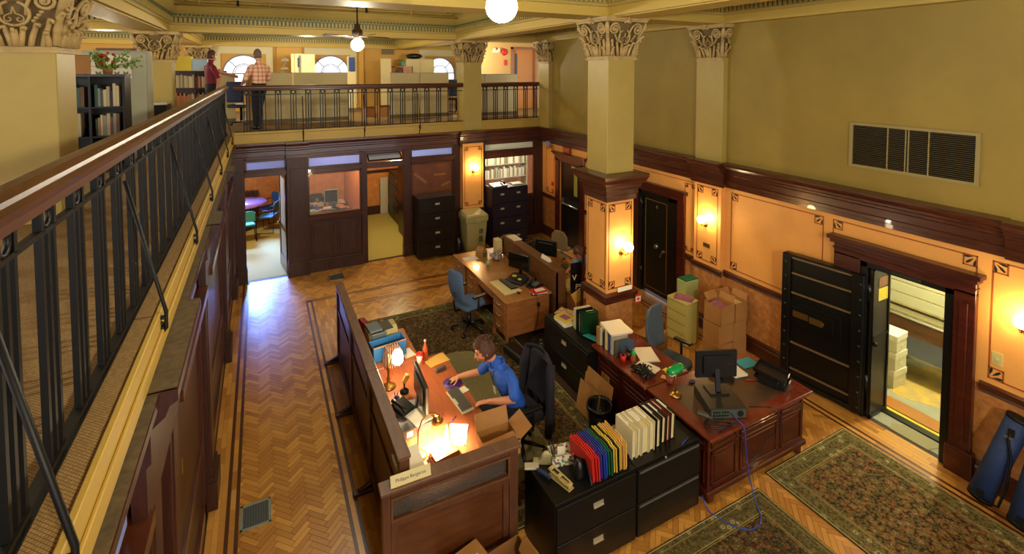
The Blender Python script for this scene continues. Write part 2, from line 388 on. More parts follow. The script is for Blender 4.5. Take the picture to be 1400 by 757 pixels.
def herring(x0, x1, y0, y1, Lp=0.212, Wp=0.053, ox=0.0):
    s = Wp; n = 4; c = math.sqrt(0.5); g = 0.0016
    R = int((max(x1 - x0, y1 - y0) + 1) / s * 1.6) + 10
    cx, cy = (x0 + x1) / 2 + ox, (y0 + y1) / 2
    def put(a, b, w, h):
        P = [(a * s + g, b * s + g), ((a + w) * s - g, b * s + g), ((a + w) * s - g, (b + h) * s - g), (a * s + g, (b + h) * s - g)]
        Q = [(cx + (p[0] - p[1]) * c, cy + (p[0] + p[1]) * c) for p in P]
        mx = sum(q[0] for q in Q) / 4; my = sum(q[1] for q in Q) / 4
        if mx < x0 - .2 or mx > x1 + .2 or my < y0 - .2 or my > y1 + .2: return
        K = clip(Q, x0, x1, y0, y1)
        if len(K) >= 3: blocks.append((K, RY.random()))
    for y in range(-R, R):
        for m in range(-R // 8 - 1, R // 8 + 2):
            put(y + 8 * m, y, 4, 1)
            put(y, y - 7 + 8 * m, 1, 4)
def strip(x0, x1, y0, y1, along, L=0.27):
    w = 0.06
    if along == 'y':
        k = max(1, round((x1 - x0) / w)); ww = (x1 - x0) / k
        for i in range(k):
            y = y0 - RY.random() * L
            while y < y1:
                a, b = max(y, y0), min(y + L, y1)
                if b > a: blocks.append(([(x0 + i * ww + .001, a + .001), (x0 + (i + 1) * ww - .001, a + .001), (x0 + (i + 1) * ww - .001, b - .001), (x0 + i * ww + .001, b - .001)], RY.random()))
                y += L
    else:
        k = max(1, round((y1 - y0) / w)); ww = (y1 - y0) / k
        for i in range(k):
            x = x0 - RY.random() * L
            while x < x1:
                a, b = max(x, x0), min(x + L, x1)
                if b > a: blocks.append(([(a + .001, y0 + i * ww + .001), (b - .001, y0 + i * ww + .001), (b - .001, y0 + (i + 1) * ww - .001), (a + .001, y0 + (i + 1) * ww - .001)], RY.random()))
                x += L
inl = []
strip(-0.56, -0.40, 1.2, 11.6, 'y'); inl.append((-0.40, -0.365, 1.2, 11.5)); strip(-0.365, -0.315, 1.2, 11.6, 'y'); inl.append((-0.315, -0.28, 1.2, 11.5))
herring(-0.28, 0.70, 1.2, 10.19); inl.append((0.70, 0.735, 1.2, 10.19)); strip(0.735, 0.785, 1.2, 10.1, 'y'); inl.append((0.785, 0.82, 1.2, 10.13))
strip(0.82, 1.16, 1.2, 10.1, 'y'); inl.append((0.735, 6.75, 10.155, 10.19)); strip(0.82, 6.8, 10.13, 10.155, 'x'); inl.append((0.82, 6.7, 10.10, 10.13))
strip(1.16, 6.5, 9.72, 10.10, 'x'); inl.append((1.16, 6.45, 9.69, 9.72)); strip(1.16, 6.5, 9.655, 9.69, 'x'); inl.append((1.16, 6.45, 9.625, 9.655))
herring(-0.28, 6.9, 10.19, 11.6); herring(1.16, 6.46, 1.2, 9.625)
inl.append((6.46, 6.495, 1.2, 9.6)); strip(6.495, 6.55, 1.2, 9.6, 'y'); inl.append((6.55, 6.585, 1.2, 9.65)); strip(6.585, 6.9, 1.2, 10.1, 'y')
b = MB()
for x0, x1, y0, y1 in inl: b.box(x0, x1, y0, y1, -0.003, 0.0004)
obj('border_inlay', b, 'inlay', floor)
RUGS = [(1.12, 3.72, 4.06, 8.84), (4.93, 6.43, 1.2, 3.42), (2.9, 4.68, 1.2, 3.32)]
def hidden(K):
    x = sum(p[0] for p in K) / len(K); y = sum(p[1] for p in K) / len(K)
    for r in RUGS:
        if r[0] + .1 < x < r[1] - .1 and r[2] + .1 < y < r[3] - .1: return True
    return 3.44 < x < 4.9 and 4.0 < y < 8.9
x_c = lambda K: sum(p[0] for p in K) / len(K)
y_c = lambda K: sum(p[1] for p in K) / len(K)
vis = []
for K, t in blocks:
    if hidden(K) or (x_c(K) < 3.1 and y_c(K) < 3.9 and x_c(K) > 1.0 and y_c(K) < 3.2): continue
    P = [proj(x, y, 0) for x, y in K]
    if any(p[2] < 0.5 for p in P): continue
    ar = abs(sum(P[i - 1][0] * P[i][1] - P[i][0] * P[i - 1][1] for i in range(len(P)))) / 2
    mx = sum(p[0] for p in P) / len(P); my = sum(p[1] for p in P) / len(P)
    x = sum(p[0] for p in K) / len(K); y = sum(p[1] for p in K) / len(K)
    seen = 290 < mx < 1395 and my < 752 and ((-.4 < x < 0.82 and y > 4.5) or (x > 4.68 and y < 3.5) or (3.1 < x < 4.0 and y < 3.45) or (6.4 < x < 6.8))
    vis.append((ar if seen else -1, K, t))
vis.sort(key=lambda q: -q[0])
top = [v for v in vis if v[0] > 0][:292]; ids = {id(v) for v in top}
b = MB()
for v in vis:
    if id(v) not in ids: b.prism(v[1], -0.003, 0.0, tone=v[2])
o = obj('parquet_planks', b, 'parquet', floor, fix=False); o['kind'] = 'stuff'
cache = {}
for ar, K, t in top:
    cx = sum(p[0] for p in K) / len(K); cy = sum(p[1] for p in K) / len(K)
    loc = [(round(p[0] - cx, 3), round(p[1] - cy, 3)) for p in K]; k0 = min(range(len(loc)), key=lambda i: loc[i]); loc = loc[k0:] + loc[:k0]
    key = (tuple(loc), int(t * 6))
    if key not in cache: cache[key] = MB().prism(loc, -0.003, 0.0, tone=t).mesh('plank', 'parquet')
    p = bpy.data.objects.new('plank', cache[key]); C.objects.link(p); p.parent = floor; p.location = (cx, cy, 0.0002 * RY.random())

# ---- rugs
def rug(x0, x1, y0, y1, label, i, **k):
    hx, hy = (x1 - x0) / 2, (y1 - y0) / 2
    one('rug', label, 'rug', MB().box(-hx, hx, -hy, hy, 0.0, 0.011), rug_mat('rug_pattern_%d' % i, hx, hy, **k), ((x0 + x1) / 2, (y0 + y1) / 2, 0.0008), bevel=0.004)
rug(1.12, 3.72, 4.06, 8.84, 'large dark floral rug under the desks and the seated man in blue', 1)
rug(4.93, 6.43, 1.2, 3.42, 'green and rust floral rug in front of the open vault door', 2, green='#667040', base='#7c3a22')
rug(2.9, 4.68, 1.2, 3.32, 'dark floral rug in front of the black filing cabinets', 3)

# ---- right wall
def boxes(name, lst, m, label=None, cat='wall', parent=None, bevel=0):
    b = MB()
    for q in lst: b.box(*q)
    o = obj(name, b, m, parent, bevel)
    if label: wallset(o, label, cat)
    return o
wr = boxes('wall_right', [(6.9, 7.05, -5, 11.6, 2.55, 5.95)], 'wall_up', 'mustard painted upper wall on the right above the dark cornice')
boxes('painted_orange_field', [(6.9, 7.05, -5, 2.52, 1.1, 2.56), (6.9, 7.05, 2.52, 3.5, 2.0, 2.56), (6.9, 7.05, 3.5, 6.8, 1.1, 2.56), (6.9, 7.05, 6.8, 7.65, 2.05, 2.56), (6.9, 7.05, 7.65, 9.8, 1.1, 2.56), (6.9, 7.05, 9.8, 10.72, 2.15, 2.56), (6.9, 7.05, 10.72, 11.75, 1.1, 2.56)], 'orange', parent=wr)
boxes('mottled_dado_field', [(6.9, 7.05, -5, 2.52, 0, 1.1), (6.9, 7.05, 3.5, 6.8, 0, 1.1), (6.9, 7.05, 7.65, 9.8, 0, 1.1), (6.9, 7.05, 10.72, 11.75, 0, 1.1)], 'dado', parent=wr)
# pilaster on the right wall
pl = wallset(obj('pilaster', MB().box(6.8, 6.9, 5.62, 6.18, 2.9, 4.7), 'cream'), 'cream wall pilaster with carved capital on the right wall', 'pilaster'); pl['kind'] = 'structure'
obj('orange_panel', MB().box(6.8, 6.9, 5.62, 6.18, 1.1, 2.62), 'orange', pl); obj('dado_panel', MB().box(6.8, 6.9, 5.62, 6.18, 0.0, 1.1), 'dado', pl)
cp = wallset(obj('pilaster', MB().box(6.78, 6.9, 11.1, 11.6, 2.9, 4.72), 'cream'), 'slim cream corner pilaster at the end of the far balcony railing', 'pilaster')

# mouldings (profile: distance from wall, height)
ENT = [(0, 2.55), (.035, 2.55), (.035, 2.60), (.06, 2.61), (.06, 2.66), (.045, 2.67), (.045, 2.76), (.075, 2.78), (.075, 2.81), (.11, 2.83), (.11, 2.86), (.15, 2.89), (.17, 2.92), (.17, 2.955), (0, 2.965)]
def ent_right(b, y0, y1, x=RW, prof=ENT): b.sweep([(x - d, z) for d, z in prof], y0, y1, 'y')
b = MB(); ent_right(b, -5, 2.12, 6.84); ent_right(b, 2.12, 5.6); ent_right(b, 5.56, 6.24, 6.8); ent_right(b, 6.24, 11.6)
o = wallset(obj('trim_1', b, 'mahog_h'), 'dark mahogany cornice running along the right wall', 'cornice')
CR = [(0, 1.03), (.03, 1.035), (.02, 1.06), (.035, 1.075), (.035, 1.12), (.0, 1.14)]
BS = [(0, 0), (.04, 0), (.04, .17), (.025, .19), (.025, .215), (.012, .24), (0, .25)]
b = MB()
for y0, y1, x in ((-5, 2.3, RW), (3.87, 5.62, RW), (5.58, 6.22, 6.8), (6.18, 6.52, RW), (7.82, 9.6, RW), (10.94, 11.6, RW)): ent_right(b, y0, y1, x, CR)
wallset(obj('trim_2', b, 'mahog_h'), 'dark chair rail along the right wall', 'chair rail')
b = MB()
for y0, y1, x in ((-5, 2.3, RW), (3.87, 5.62, RW), (5.58, 6.22, 6.8), (6.18, 6.52, RW), (7.82, 9.6, RW), (10.94, 11.6, RW)): ent_right(b, y0, y1, x, BS)
wallset(obj('baseboard_right', b, 'mahog_h'), 'tall dark baseboard along the right wall', 'baseboard')

# stencilled borders: local frame u, v on the wall, w out of it
def basis(origin, u, w):
    u = Vector(u).normalized(); w = Vector(w).normalized(); v = Vector((0, 0, 1))
    m = Matrix((u, v, w)).transposed().to_4x4(); m.translation = origin; return m
def stencil(T, u0, u1, v0, v1, corners=(1, 1, 1, 1), q=0.13):
    b = MB(); b.T = T; t = 0.015; e = 0.0022
    def bar(a0, a1, c0, c1): b.box(a0, a1, c0, c1, 0, e)
    bar(u0 + q, u1 - q, v0, v0 + t); bar(u0 + q, u1 - q, v1 - t, v1); bar(u0, u0 + t, v0 + q, v1 - q); bar(u1 - t, u1, v0 + q, v1 - q)
    d = MB(); d.T = T
    for i, (cu, cv, su, sv) in enumerate(((u0, v0, 1, 1), (u1, v0, -1, 1), (u1, v1, -1, -1), (u0, v1, 1, -1))):
        def R(a0, a1, c0, c1, bb=b, h=e):
            A = sorted((cu + su * a0, cu + su * a1)); K = sorted((cv + sv * c0, cv + sv * c1)); bb.box(A[0], A[1], K[0], K[1], 0, h)
        if not corners[i]:
            R(0, q, 0, t); R(0, t, 0, q); continue
        R(0, q, 0, t); R(0, t, 0, q); R(q - t, q, 0, q); R(0, q, q - t, q)
        for a in (10, 45, 80):
            pts = []
            r0, r1, w = 0.03, q - 0.022, 0.013
            if a == 45: r1 *= 1.15
            ca, sa = math.cos(math.radians(a)), math.sin(math.radians(a))
            for rr, ww in ((r0, 0), (r0 + (r1 - r0) * .6, w), (r1, w * .7), (r1, -w * .7), (r0 + (r1 - r0) * .6, -w)):
                pts.append((cu + su * (0.012 + rr * ca - ww * sa), cv + sv * (0.012 + rr * sa + ww * ca)))
            if su * sv < 0: pts.reverse()
            d.prism(pts, 0, 0.003)
    return b, d
def put_stencil(par, T, *a, **k):
    b, d = stencil(T, *a, **k); obj('stencil_border', b, 'stencil', par, fix=True); obj('stencil_petals', d, 'petal', par)
TR = basis((RW, 0, 0), (0, -1, 0), (-1, 0, 0))      # u = -y
for y0, y1, v0, v1 in ((4.0, 5.5, 1.2, 2.48), (-0.6, 2.24, 1.2, 2.48), (6.3, 7.9, 2.3, 2.48), (6.26, 6.5, 1.2, 2.44), (8.0, 9.55, 1.2, 2.48), (11.0, 11.4, 1.2, 2.5)):
    if v1 - v0 > 0.3: put_stencil(wr, TR, -y1, -y0, v0, v1, q=min(.13, (y1 - y0) / 3))
    else:
        b = MB(); b.T = TR; b.box(-y1, -y0, v1 - .012, v1, 0, .002); obj('stencil_border', b, 'stencil', wr)
TP = basis((6.8, 0, 0), (0, -1, 0), (-1, 0, 0)); put_stencil(pl, TP, -6.12, -5.68, 1.2, 2.5)

put_stencil(wr, TR, -3.88, -2.36, 2.20, 2.48, corners=(0, 0, 1, 1))
# vent grille high on the right wall
g = thing('wall_vent', 'long louvred vent grille high on the mustard right wall', 'vent', (RW, 3.035, 3.53)); hw, hh = 0.66, 0.29
b = MB()
for q in ((-.025, 0, -hw, hw, hh - .035, hh), (-.025, 0, -hw, hw, -hh, -hh + .035), (-.025, 0, -hw, -hw + .04, -hh + .035, hh - .035), (-.025, 0, hw - .04, hw, -hh + .035, hh - .035)): b.box(*q)
for yy in (-.20, 0.0, .03, .22): b.box(-.022, -.004, yy - .005, yy + .005, -hh, hh)
obj('frame', b, mat('vent_frame', '#94824c', 0.5), g); obj('backing', MB().box(-.003, -.001, -hw, hw, -hh, hh), 'screenoff', g)
lv = MB().rbox((0, 0, 0), (.004, 2 * hw - .07, .011), (0, 0.7, 0)).mesh('louvre', mat('louvre', '#4c4126', 0.5))
for i in range(22):
    o = obj('louvre', lv, None, g); o.location = (-.012, 0, -hh + .05 + i * (2 * hh - .1) / 21)

# ---- free standing column, rear columns and capitals
def capital_mesh(w=0.24, h=0.56):
    b = MB(); H = h
    off = lambda v: w + 0.015 + 0.10 * max(0, (v / H)) ** 2.2          # bell flare
    prof = [(0, 0), (0.12, .0), (.3, .01), (.6, .04), (.8, .08)]
    for i in range(8):
        v0, v1 = H * .88 * i / 8, H * .88 * (i + 1) / 8; a, c = off(v0) - .015, off(v1) - .015
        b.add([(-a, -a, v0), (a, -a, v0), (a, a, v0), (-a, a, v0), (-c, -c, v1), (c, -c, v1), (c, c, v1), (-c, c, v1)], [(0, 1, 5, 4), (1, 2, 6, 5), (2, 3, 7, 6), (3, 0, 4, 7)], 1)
    a = w + .13
    b.box(-a, a, -a, a, H * .88, H * .93); b.box(-a - .02, a + .02, -a - .02, a + .02, H * .93, H * .965); b.box(-a - .005, a + .005, -a - .005, a + .005, H * .965, H)
    b.box(-w - .03, w + .03, -w - .03, w + .03, -.045, -.02); b.box(-w - .015, w + .015, -w - .015, w + .015, -.02, 0.01)
    for k in range(4):
        ca, sa = math.cos(k * PI / 2), math.sin(k * PI / 2)
        def P(u, v, o=0.0):
            d = off(v) + o; x, y = u, -d; return (x * ca - y * sa, x * sa + y * ca, v)
        for s in (-1, 1):
            # corner volute
            pts = [P(s * (.05 + .02 * t), .16 + .16 * t, .015) for t in (0, .5)]
            pts = [P(s * .075, H * .48, .01), P(s * .085, H * .62, .015), P(s * .12, H * .76, .02), P(s * .17, H * .83, .025)]
            for t in range(22):
                a = PI / 2 - t * 0.55; r = .078 * (1 - t / 26)
                pts.append(P(s * (.205 + r * math.cos(a)), H * .695 + r * math.sin(a), .03 + .0008 * t))
            b.tube(pts, [.016] * 4 + [.018 - .0003 * t for t in range(22)], 6)
            b.sph(P(s * .205, H * .695, .045), .02, n=8, m=5)
            # cartouche ring halves with inner scrolls
            pts = [P(s * .1 * math.sin(a), H * .50 + .1 * math.cos(a), .02) for a in [i * PI / 10 for i in range(1, 11)]]
            b.tube(pts, .014, 5)
            pts = [P(s * (.035 + .032 * (1 - t / 14) * math.cos(1.2 - t * .6)), H * .42 + .032 * (1 - t / 14) * math.sin(1.2 - t * .6), .025) for t in range(11)]
            b.tube([P(0, H * .6, .03), P(s * .012, H * .5, .03)] + pts, .007, 4)
            # acanthus fronds at the foot
            for u0, u1, hh in ((.03, .06, .17), (.09, .15, .2), (.17, .24, .24), (.21, .2, .13)):
                pts = [P(s * u0, 0.01, .01), P(s * (u0 * .7 + u1 * .3), hh * .45, .02), P(s * (u0 * .3 + u1 * .7), hh * .8, .035), P(s * u1, hh, .055), P(s * (u1 + .02), hh * .93, .075), P(s * (u1 + .022), hh * .84, .07)]
                b.tube(pts, [.022, .024, .022, .02, .017, .009], 6)
            for t in range(4):
                b.sph(P(s * (.125 + .018 * t), H * (.40 + .045 * t), .03), .02, (1, 1, .8), 6, 4)
        b.tube([P(0, 0.01, .01), P(0, .09, .03), P(0, .15, .05), P(0, .15, .075), P(0, .12, .075)], [.03, .03, .024, .016, .01], 6)
        b.sph(P(0, H * .9, .05), .045, (1.1, .7, .8), 8, 5); b.sph(P(-.045, H * .88, .04), .028, n=7, m=4); b.sph(P(.045, H * .88, .04), .028, n=7, m=4); b.sph(P(0, H * .98, .05), .03, n=7, m=4)
        # corner leaf under volute
        q = k * PI / 2 + PI / 4
        c = lambda r, z: (math.cos(q) * r, math.sin(q) * r, z)
        b.tube([c((w + .01) * 1.41, .02), c((w + .02) * 1.41, .15), c((w + .05) * 1.41, .26), c((w + .085) * 1.41, .30), c((w + .10) * 1.41, .28)], [.035, .035, .03, .022, .01], 6)
        b.tube([c((w + .03) * 1.41, .26), c((w + .07) * 1.41, .36), c((w + .10) * 1.41, .42), c((w + .11) * 1.41, .49)], [.02, .03, .035, .02], 6)
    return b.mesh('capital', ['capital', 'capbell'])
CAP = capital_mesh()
def column(label, x, y, z0, w=0.49):
    c = wallset(obj('column', MB().box(-w / 2, w / 2, -w / 2, w / 2, 0, 4.68 - z0), 'cream', bevel=.008), label, 'column'); c.location = (x, y, z0)
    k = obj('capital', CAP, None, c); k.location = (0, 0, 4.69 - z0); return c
fc = column('free-standing cream square column rising from the office floor, carved capital', 4.655, 5.85, 3.0)
column('cream column with carved capital at the end of the far balcony', 4.825, 11.845, 2.96)
column('huge cream column with ornate carved capital at the left edge of the view', -1.81, 5.845, 3.17)
column('cream column with carved capital behind the left bookcase', -1.78, 11.845, 3.17)
for x, y in ((-1.9, 17.9), (0.9, 17.98)): pass
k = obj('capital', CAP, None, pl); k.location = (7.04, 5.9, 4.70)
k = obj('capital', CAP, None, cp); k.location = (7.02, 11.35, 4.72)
# column lower part
low = wallset(obj('column_base', MB().box(4.41, 4.90, 5.6, 6.09, 0, 1.1), 'dado'), 'buff and orange stencilled column base with dark mouldings beside the corner desk', 'column')
obj('orange_panel', MB().box(4.41, 4.90, 5.6, 6.09, 1.24, 2.66), 'orange', low)
def ring(b, x0, x1, y0, y1, prof):
    for i in range(len(prof) - 1):
        (d0, z0), (d1, z1) = prof[i], prof[i + 1]
        b.add([(x0 - d0, y0 - d0, z0), (x1 + d0, y0 - d0, z0), (x1 + d0, y1 + d0, z0), (x0 - d0, y1 + d0, z0), (x0 - d1, y0 - d1, z1), (x1 + d1, y0 - d1, z1), (x1 + d1, y1 + d1, z1), (x0 - d1, y1 + d1, z1)],
              [(0, 1, 5, 4), (1, 2, 6, 5), (2, 3, 7, 6), (3, 0, 4, 7)])
b = MB(); ring(b, 4.41, 4.9, 5.6, 6.09, [(-.02, 2.60), (.03, 2.60), (.03, 2.68), (.05, 2.70), (.05, 2.76), (.08, 2.79), (.08, 2.83), (.13, 2.88), (.16, 2.94), (.16, 2.99), (-.05, 3.01)])
obj('cap_moulding', b, 'mahog_h', low, fix=False)
b = MB(); ring(b, 4.41, 4.9, 5.6, 6.09, [(-.02, 1.10), (.03, 1.10), (.04, 1.13), (.055, 1.15), (.055, 1.22), (.02, 1.25), (-.02, 1.25)])
obj('chair_rail', b, 'redwood', low, fix=False)
put_stencil(low, basis((0, 5.6, 0), (1, 0, 0), (0, -1, 0)), 4.44, 4.87, 1.30, 2.56, q=.12)
put_stencil(low, basis((4.41, 0, 0), (0, -1, 0), (-1, 0, 0)), -6.06, -5.63, 1.30, 2.56, q=.12)

# ---- ceiling with coffers
ce = wallset(obj('ceiling', MB().box(-8, 12, -5, 18.2, 5.95, 6.05), 'ceil'), 'ochre coffered ceiling with dentil mouldings', 'ceiling')
bx = [(-8.0, -7.7), (-2.06, -1.54), (4.38, 4.92), (6.72, 6.9)]; by = [(-0.45, .1), (5.58, 6.12), (11.58, 12.12), (17.75, 18.0)]
xs = [(-7.7, -2.06), (-1.54, 4.38), (4.92, 6.72)]; xs2 = xs[:2] + [(4.92, 10.0)]
b = MB()
for x0, x1 in bx[1:3]: b.box(x0, x1, -5, 18, 5.25, 5.95)
b.box(6.72, 6.9, -5, 11.6, 5.25, 5.95)
for y0, y1 in by: b.box(-8, 12 if y0 > 11 else 6.9, y0, y1, 5.251, 5.95)
for x0, x1 in bx[1:3]: b.box(x0 + .06, x1 - .06, -5, 18, 5.235, 5.25)
obj('ceiling_beams', b, 'ceil', ce)
CRW = [(0, 5.40), (.03, 5.40), (.035, 5.43), (.02, 5.435)]
for ys in ((-5, -0.45), (.1, 5.58), (6.12, 11.58), (12.12, 17.75)):
    for x0, x1 in (xs if ys[1] < 11.6 else xs2):
        y0, y1 = ys
        if x0 == -7.7 and y0 > 12: x0 = -7.7
        b = MB(); d = MB()
        pr = [(0, 5.38), (.03, 5.39), (.03, 5.41), (.04, 5.42), (.04, 5.545), (.055, 5.55), (.055, 5.60), (.11, 5.66), (.16, 5.74), (.16, 5.78), (.2, 5.80), (.3, 5.81), (.3, 5.84), (.42, 5.85), (.42, 5.95), (0, 5.95)]
        ri = [(-a, z) for a, z in pr]
        ring(b, x0, x1, y0, y1, ri)
        b2 = MB()
        n = int((x1 - x0) / .075)
        if x1 - x0 < 7 and y1 > 1:
            for i in range(n):
                xx = x0 + (i + .5) * (x1 - x0) / n
                for yy, sg in ((y1, -1), (y0, 1)):
                    if sg == 1 and y0 < 12: continue
                    a0, a1 = sorted((yy + sg * .04, yy + sg * .07)); d.box(xx - .02, xx + .02, a0, a1, 5.43, 5.52)
                    a0, a1 = sorted((yy + sg * .055, yy + sg * .075)); b2.box(xx - .03, xx + .022, a0, a1, 5.556, 5.595)
            n = int((y1 - y0) / .075)
            for i in range(n):
                yy = y0 + (i + .5) * (y1 - y0) / n
                for xx, sg in ((x0, 1), (x1, -1)):
                    a0, a1 = sorted((xx + sg * .04, xx + sg * .07)); d.box(a0, a1, yy - .02, yy + .02, 5.43, 5.52)
                    a0, a1 = sorted((xx + sg * .055, xx + sg * .075)); b2.box(a0, a1, yy - .03, yy + .022, 5.556, 5.595)
            o = obj('dentil_band', d, 'cream', ce, fix=False); o['kind'] = 'stuff'
            o = obj('bead_band', b2, 'dentil', ce, fix=False); o['kind'] = 'stuff'
            g2 = MB(); ring(g2, x0, x1, y0, y1, [(-.0405, 5.425), (-.0415, 5.54)]); obj('dentil_ground', g2, 'dentil', ce, fix=False)
        obj('coffer_moulding', b, 'cream', ce, fix=False)
# sprinkler pipe in the second coffer
pi = one('sprinkler_pipe', 'thin ochre sprinkler pipe with two heads under the ceiling coffer', 'pipe', MB().tube([(-1.4, 11.05, 5.72), (4.3, 11.05, 5.72)], .017, 6).cyl((-1.0, 11.05, 5.72), (-1.0, 11.05, 5.95), .012).cyl((0.2, 11.05, 5.95), (.2, 11.05, 5.72), .012).cyl((3.1, 11.05, 5.95), (3.1, 11.05, 5.72), .012), 'cream')
for x in (-.35, 2.1): obj('sprinkler_head', MB().cyl((x, 11.05, 5.74), (x, 11.05, 5.80), .02, .03, 8).sph((x, 11.05, 5.83), .03, n=8, m=5), 'plastic', pi)

# ---- balcony
bal = wallset(obj('balcony_floor', MB().box(-8, -.53, -5, 18, 3.03, 3.168).box(-.53, 12, 11.66, 18, 3.03, 3.168), 'mahog_h'), 'balcony floor slab carrying the brown woven carpet', 'floor')
obj('carpet', MB().box(-8, -.535, -5, 18, 3.168, 3.174).box(-.535, 12, 11.68, 18, 3.168, 3.174), 'carpet', bal)
b = MB(); b.box(-.53, -.505, -5, 11.66, 2.97, 3.19); b.box(-.505, -.49, -5, 11.66, 3.02, 3.10); b.box(-.53, 6.78, 11.62, 11.66, 2.95, 3.20); b.box(-.505, 4.58, 11.60, 11.62, 2.95, 3.20); b.box(5.07, 6.78, 11.6, 11.62, 2.95, 3.2); b.box(-.5, 4.58, 11.57, 11.6, 3.16, 3.2); b.box(5.07, 6.78, 11.57, 11.6, 3.16, 3.2)
wallset(obj('trim_3', b, mat('fascia_paint', '#b0913f', .5), bevel=.004), 'ochre painted fascia below the balcony railings', 'fascia')

# ---- left wall under the balcony
wl = wallset(obj('wall_left', MB().box(-.72, -.60, -5, 11.6, 0, 2.95), 'mahog'), 'dark mahogany panelled wall under the left balcony', 'wall')
b = MB(); b.sweep([(-.60, 2.62), (-.57, 2.62), (-.57, 2.80), (-.53, 2.83), (-.50, 2.88), (-.46, 2.90), (-.46, 2.945), (-.60, 2.955)], -5, 11.6, 'y')
for y0, y1 in ((2.8, 3.85), (5.65, 6.15), (8.5, 9.0)):
    b.sweep([(-.58, 2.3), (-.52, 2.3), (-.52, 2.60), (-.50, 2.62), (-.50, 2.78), (-.44, 2.83), (-.42, 2.88), (-.385, 2.90), (-.385, 2.955), (-.60, 2.965)], y0, y1, 'y')
obj('ledge_cornice', b, 'mahog', wl)
b = MB(); b.box(-.6, -.462, -5, 11.6, 2.955, 2.958)
for y0, y1 in ((2.8, 3.85), (5.65, 6.15), (8.5, 9.0)): b.box(-.6, -.388, y0 + .002, y1 - .002, 2.965, 2.968)
obj('dusty_ledge_top', b, mat('dusty_mahogany', '#54442a', 0.75, var=.35, vscale=22), wl)
for y0, y1 in ((2.9, 3.2), (3.5, 3.8), (5.7, 6.1), (8.55, 8.95), (10.9, 11.3), (1.6, 2.0)):
    b = MB(); b.box(-.60, -.53, y0, y1, .3, 2.35); b.box(-.535, -.52, y0 + .06, y1 - .06, .4, 2.3); b.box(-.6, -.475, y0 - .02, y1 + .02, 0, .28); b.box(-.6, -.50, y0 - .01, y1 + .01, .28, .33)
    obj('wall_post', b, 'mahog', wl, bevel=.004)
for i, (y0, y1) in enumerate(((2.05, 2.85), (3.85, 5.65), (6.15, 8.5), (9.05, 10.85))):
    b = MB(); b.box(-.60, -.50, y0, y1, 2.28, 2.36); b.box(-.6, -.57, y0, y0 + .1, .0, 2.28); b.box(-.6, -.57, y1 - .1, y1, 0, 2.28); b.box(-.6, -.58, y0 + .1, y1 - .1, .75, .85); b.box(-.6, -.57, y0, y1, 0, .2)
    obj('panel_frame', b, 'mahog_h', wl); obj('transom_pane', MB().box(-.598, -.59, y0 + .1, y1 - .1, 2.4, 2.6), 'opal', wl)
obj('brass_hinge', MB().box(-.53, -.519, 3.84, 3.87, 1.78, 1.88), 'brass', wl)

# ---- back wall: panelled front of the side rooms
bw = wallset(obj('wall_back', MB().box(-.6, 6.9, 11.66, 11.72, 2.64, 3.03), 'mahog_h'), 'dark mahogany panelled back wall with doors and interior windows', 'wall')
ENB = [(d * .9, z) for d, z in ENT]
b = MB()
def ent_back(b, x0, x1, y=BW): b.sweep([(y - d * .8, z + .0) for d, z in ENT], x0, x1, 'x')
ent_back(b, -.6, 4.46, 11.66); ent_back(b, .46, .92, 11.56); ent_back(b, 4.44, 5.1, 11.56); ent_back(b, 5.08, 6.9, 11.66)
obj('cornice', b, 'mahog_h', bw)
def post(x0, x1, y=11.58, z1=2.62, base=True):
    b = MB(); b.box(x0, x1, y, 11.72, 0, z1); w = x1 - x0
    if w > .25: b.box(x0 + .06, x1 - .06, y - .012, y, .45, z1 - .25)
    if base: b.box(x0 - .015, x1 + .015, y - .04, 11.7, 0, .3); b.box(x0 - .008, x1 + .008, y - .025, 11.7, .3, .36)
    obj('wall_post', b, 'mahog', bw, bevel=.004)
post(-.6, -.33, 11.6); post(.47, .89, 11.52); post(2.04, 2.17, 11.6, base=False); post(3.02, 3.2, 11.6); post(4.3, 4.47, 11.6); post(5.08, 5.14, 11.6); post(6.64, 6.9, 11.6)
b = MB()
for x0, x1, z0, z1 in ((-.33, .47, 2.24, 2.36), (.89, 2.04, 2.22, 2.33), (2.17, 3.02, 2.21, 2.34), (3.2, 4.3, 2.24, 2.36), (5.14, 6.64, 2.22, 2.36), (.89, 2.04, 1.14, 1.25), (3.2, 4.3, 1.26, 1.37), (5.14, 6.64, 1.0, 1.1)):
    b.box(x0, x1, 11.6, 11.72, z0, z1); b.box(x0, x1, 11.585, 11.6, z0 + .03, z1 - .03)
obj('cross_rail', b, 'mahog_h', bw, bevel=.004)
b = MB()
for x0, x1, z in ((.89, 2.04, 1.14), (3.2, 4.3, 1.26), (5.14, 6.64, 1.0)):
    b.box(x0, x1, 11.64, 11.7, 0, z); b.box(x0, x1, 11.56, 11.66, 0, .22); b.box(x0, x1, 11.58, 11.66, .22, .27)
    n = 2
    for i in range(n):
        a = x0 + .05 + i * (x1 - x0 - .05) / n; c = a + (x1 - x0 - .05) / n - .08
        b.box(a, c, 11.625, 11.645, .34, z - .05); b.box(a + .05, c - .05, 11.612, 11.63, .39, z - .1)
obj('wainscot_panels', b, 'mahog', bw, bevel=.006)
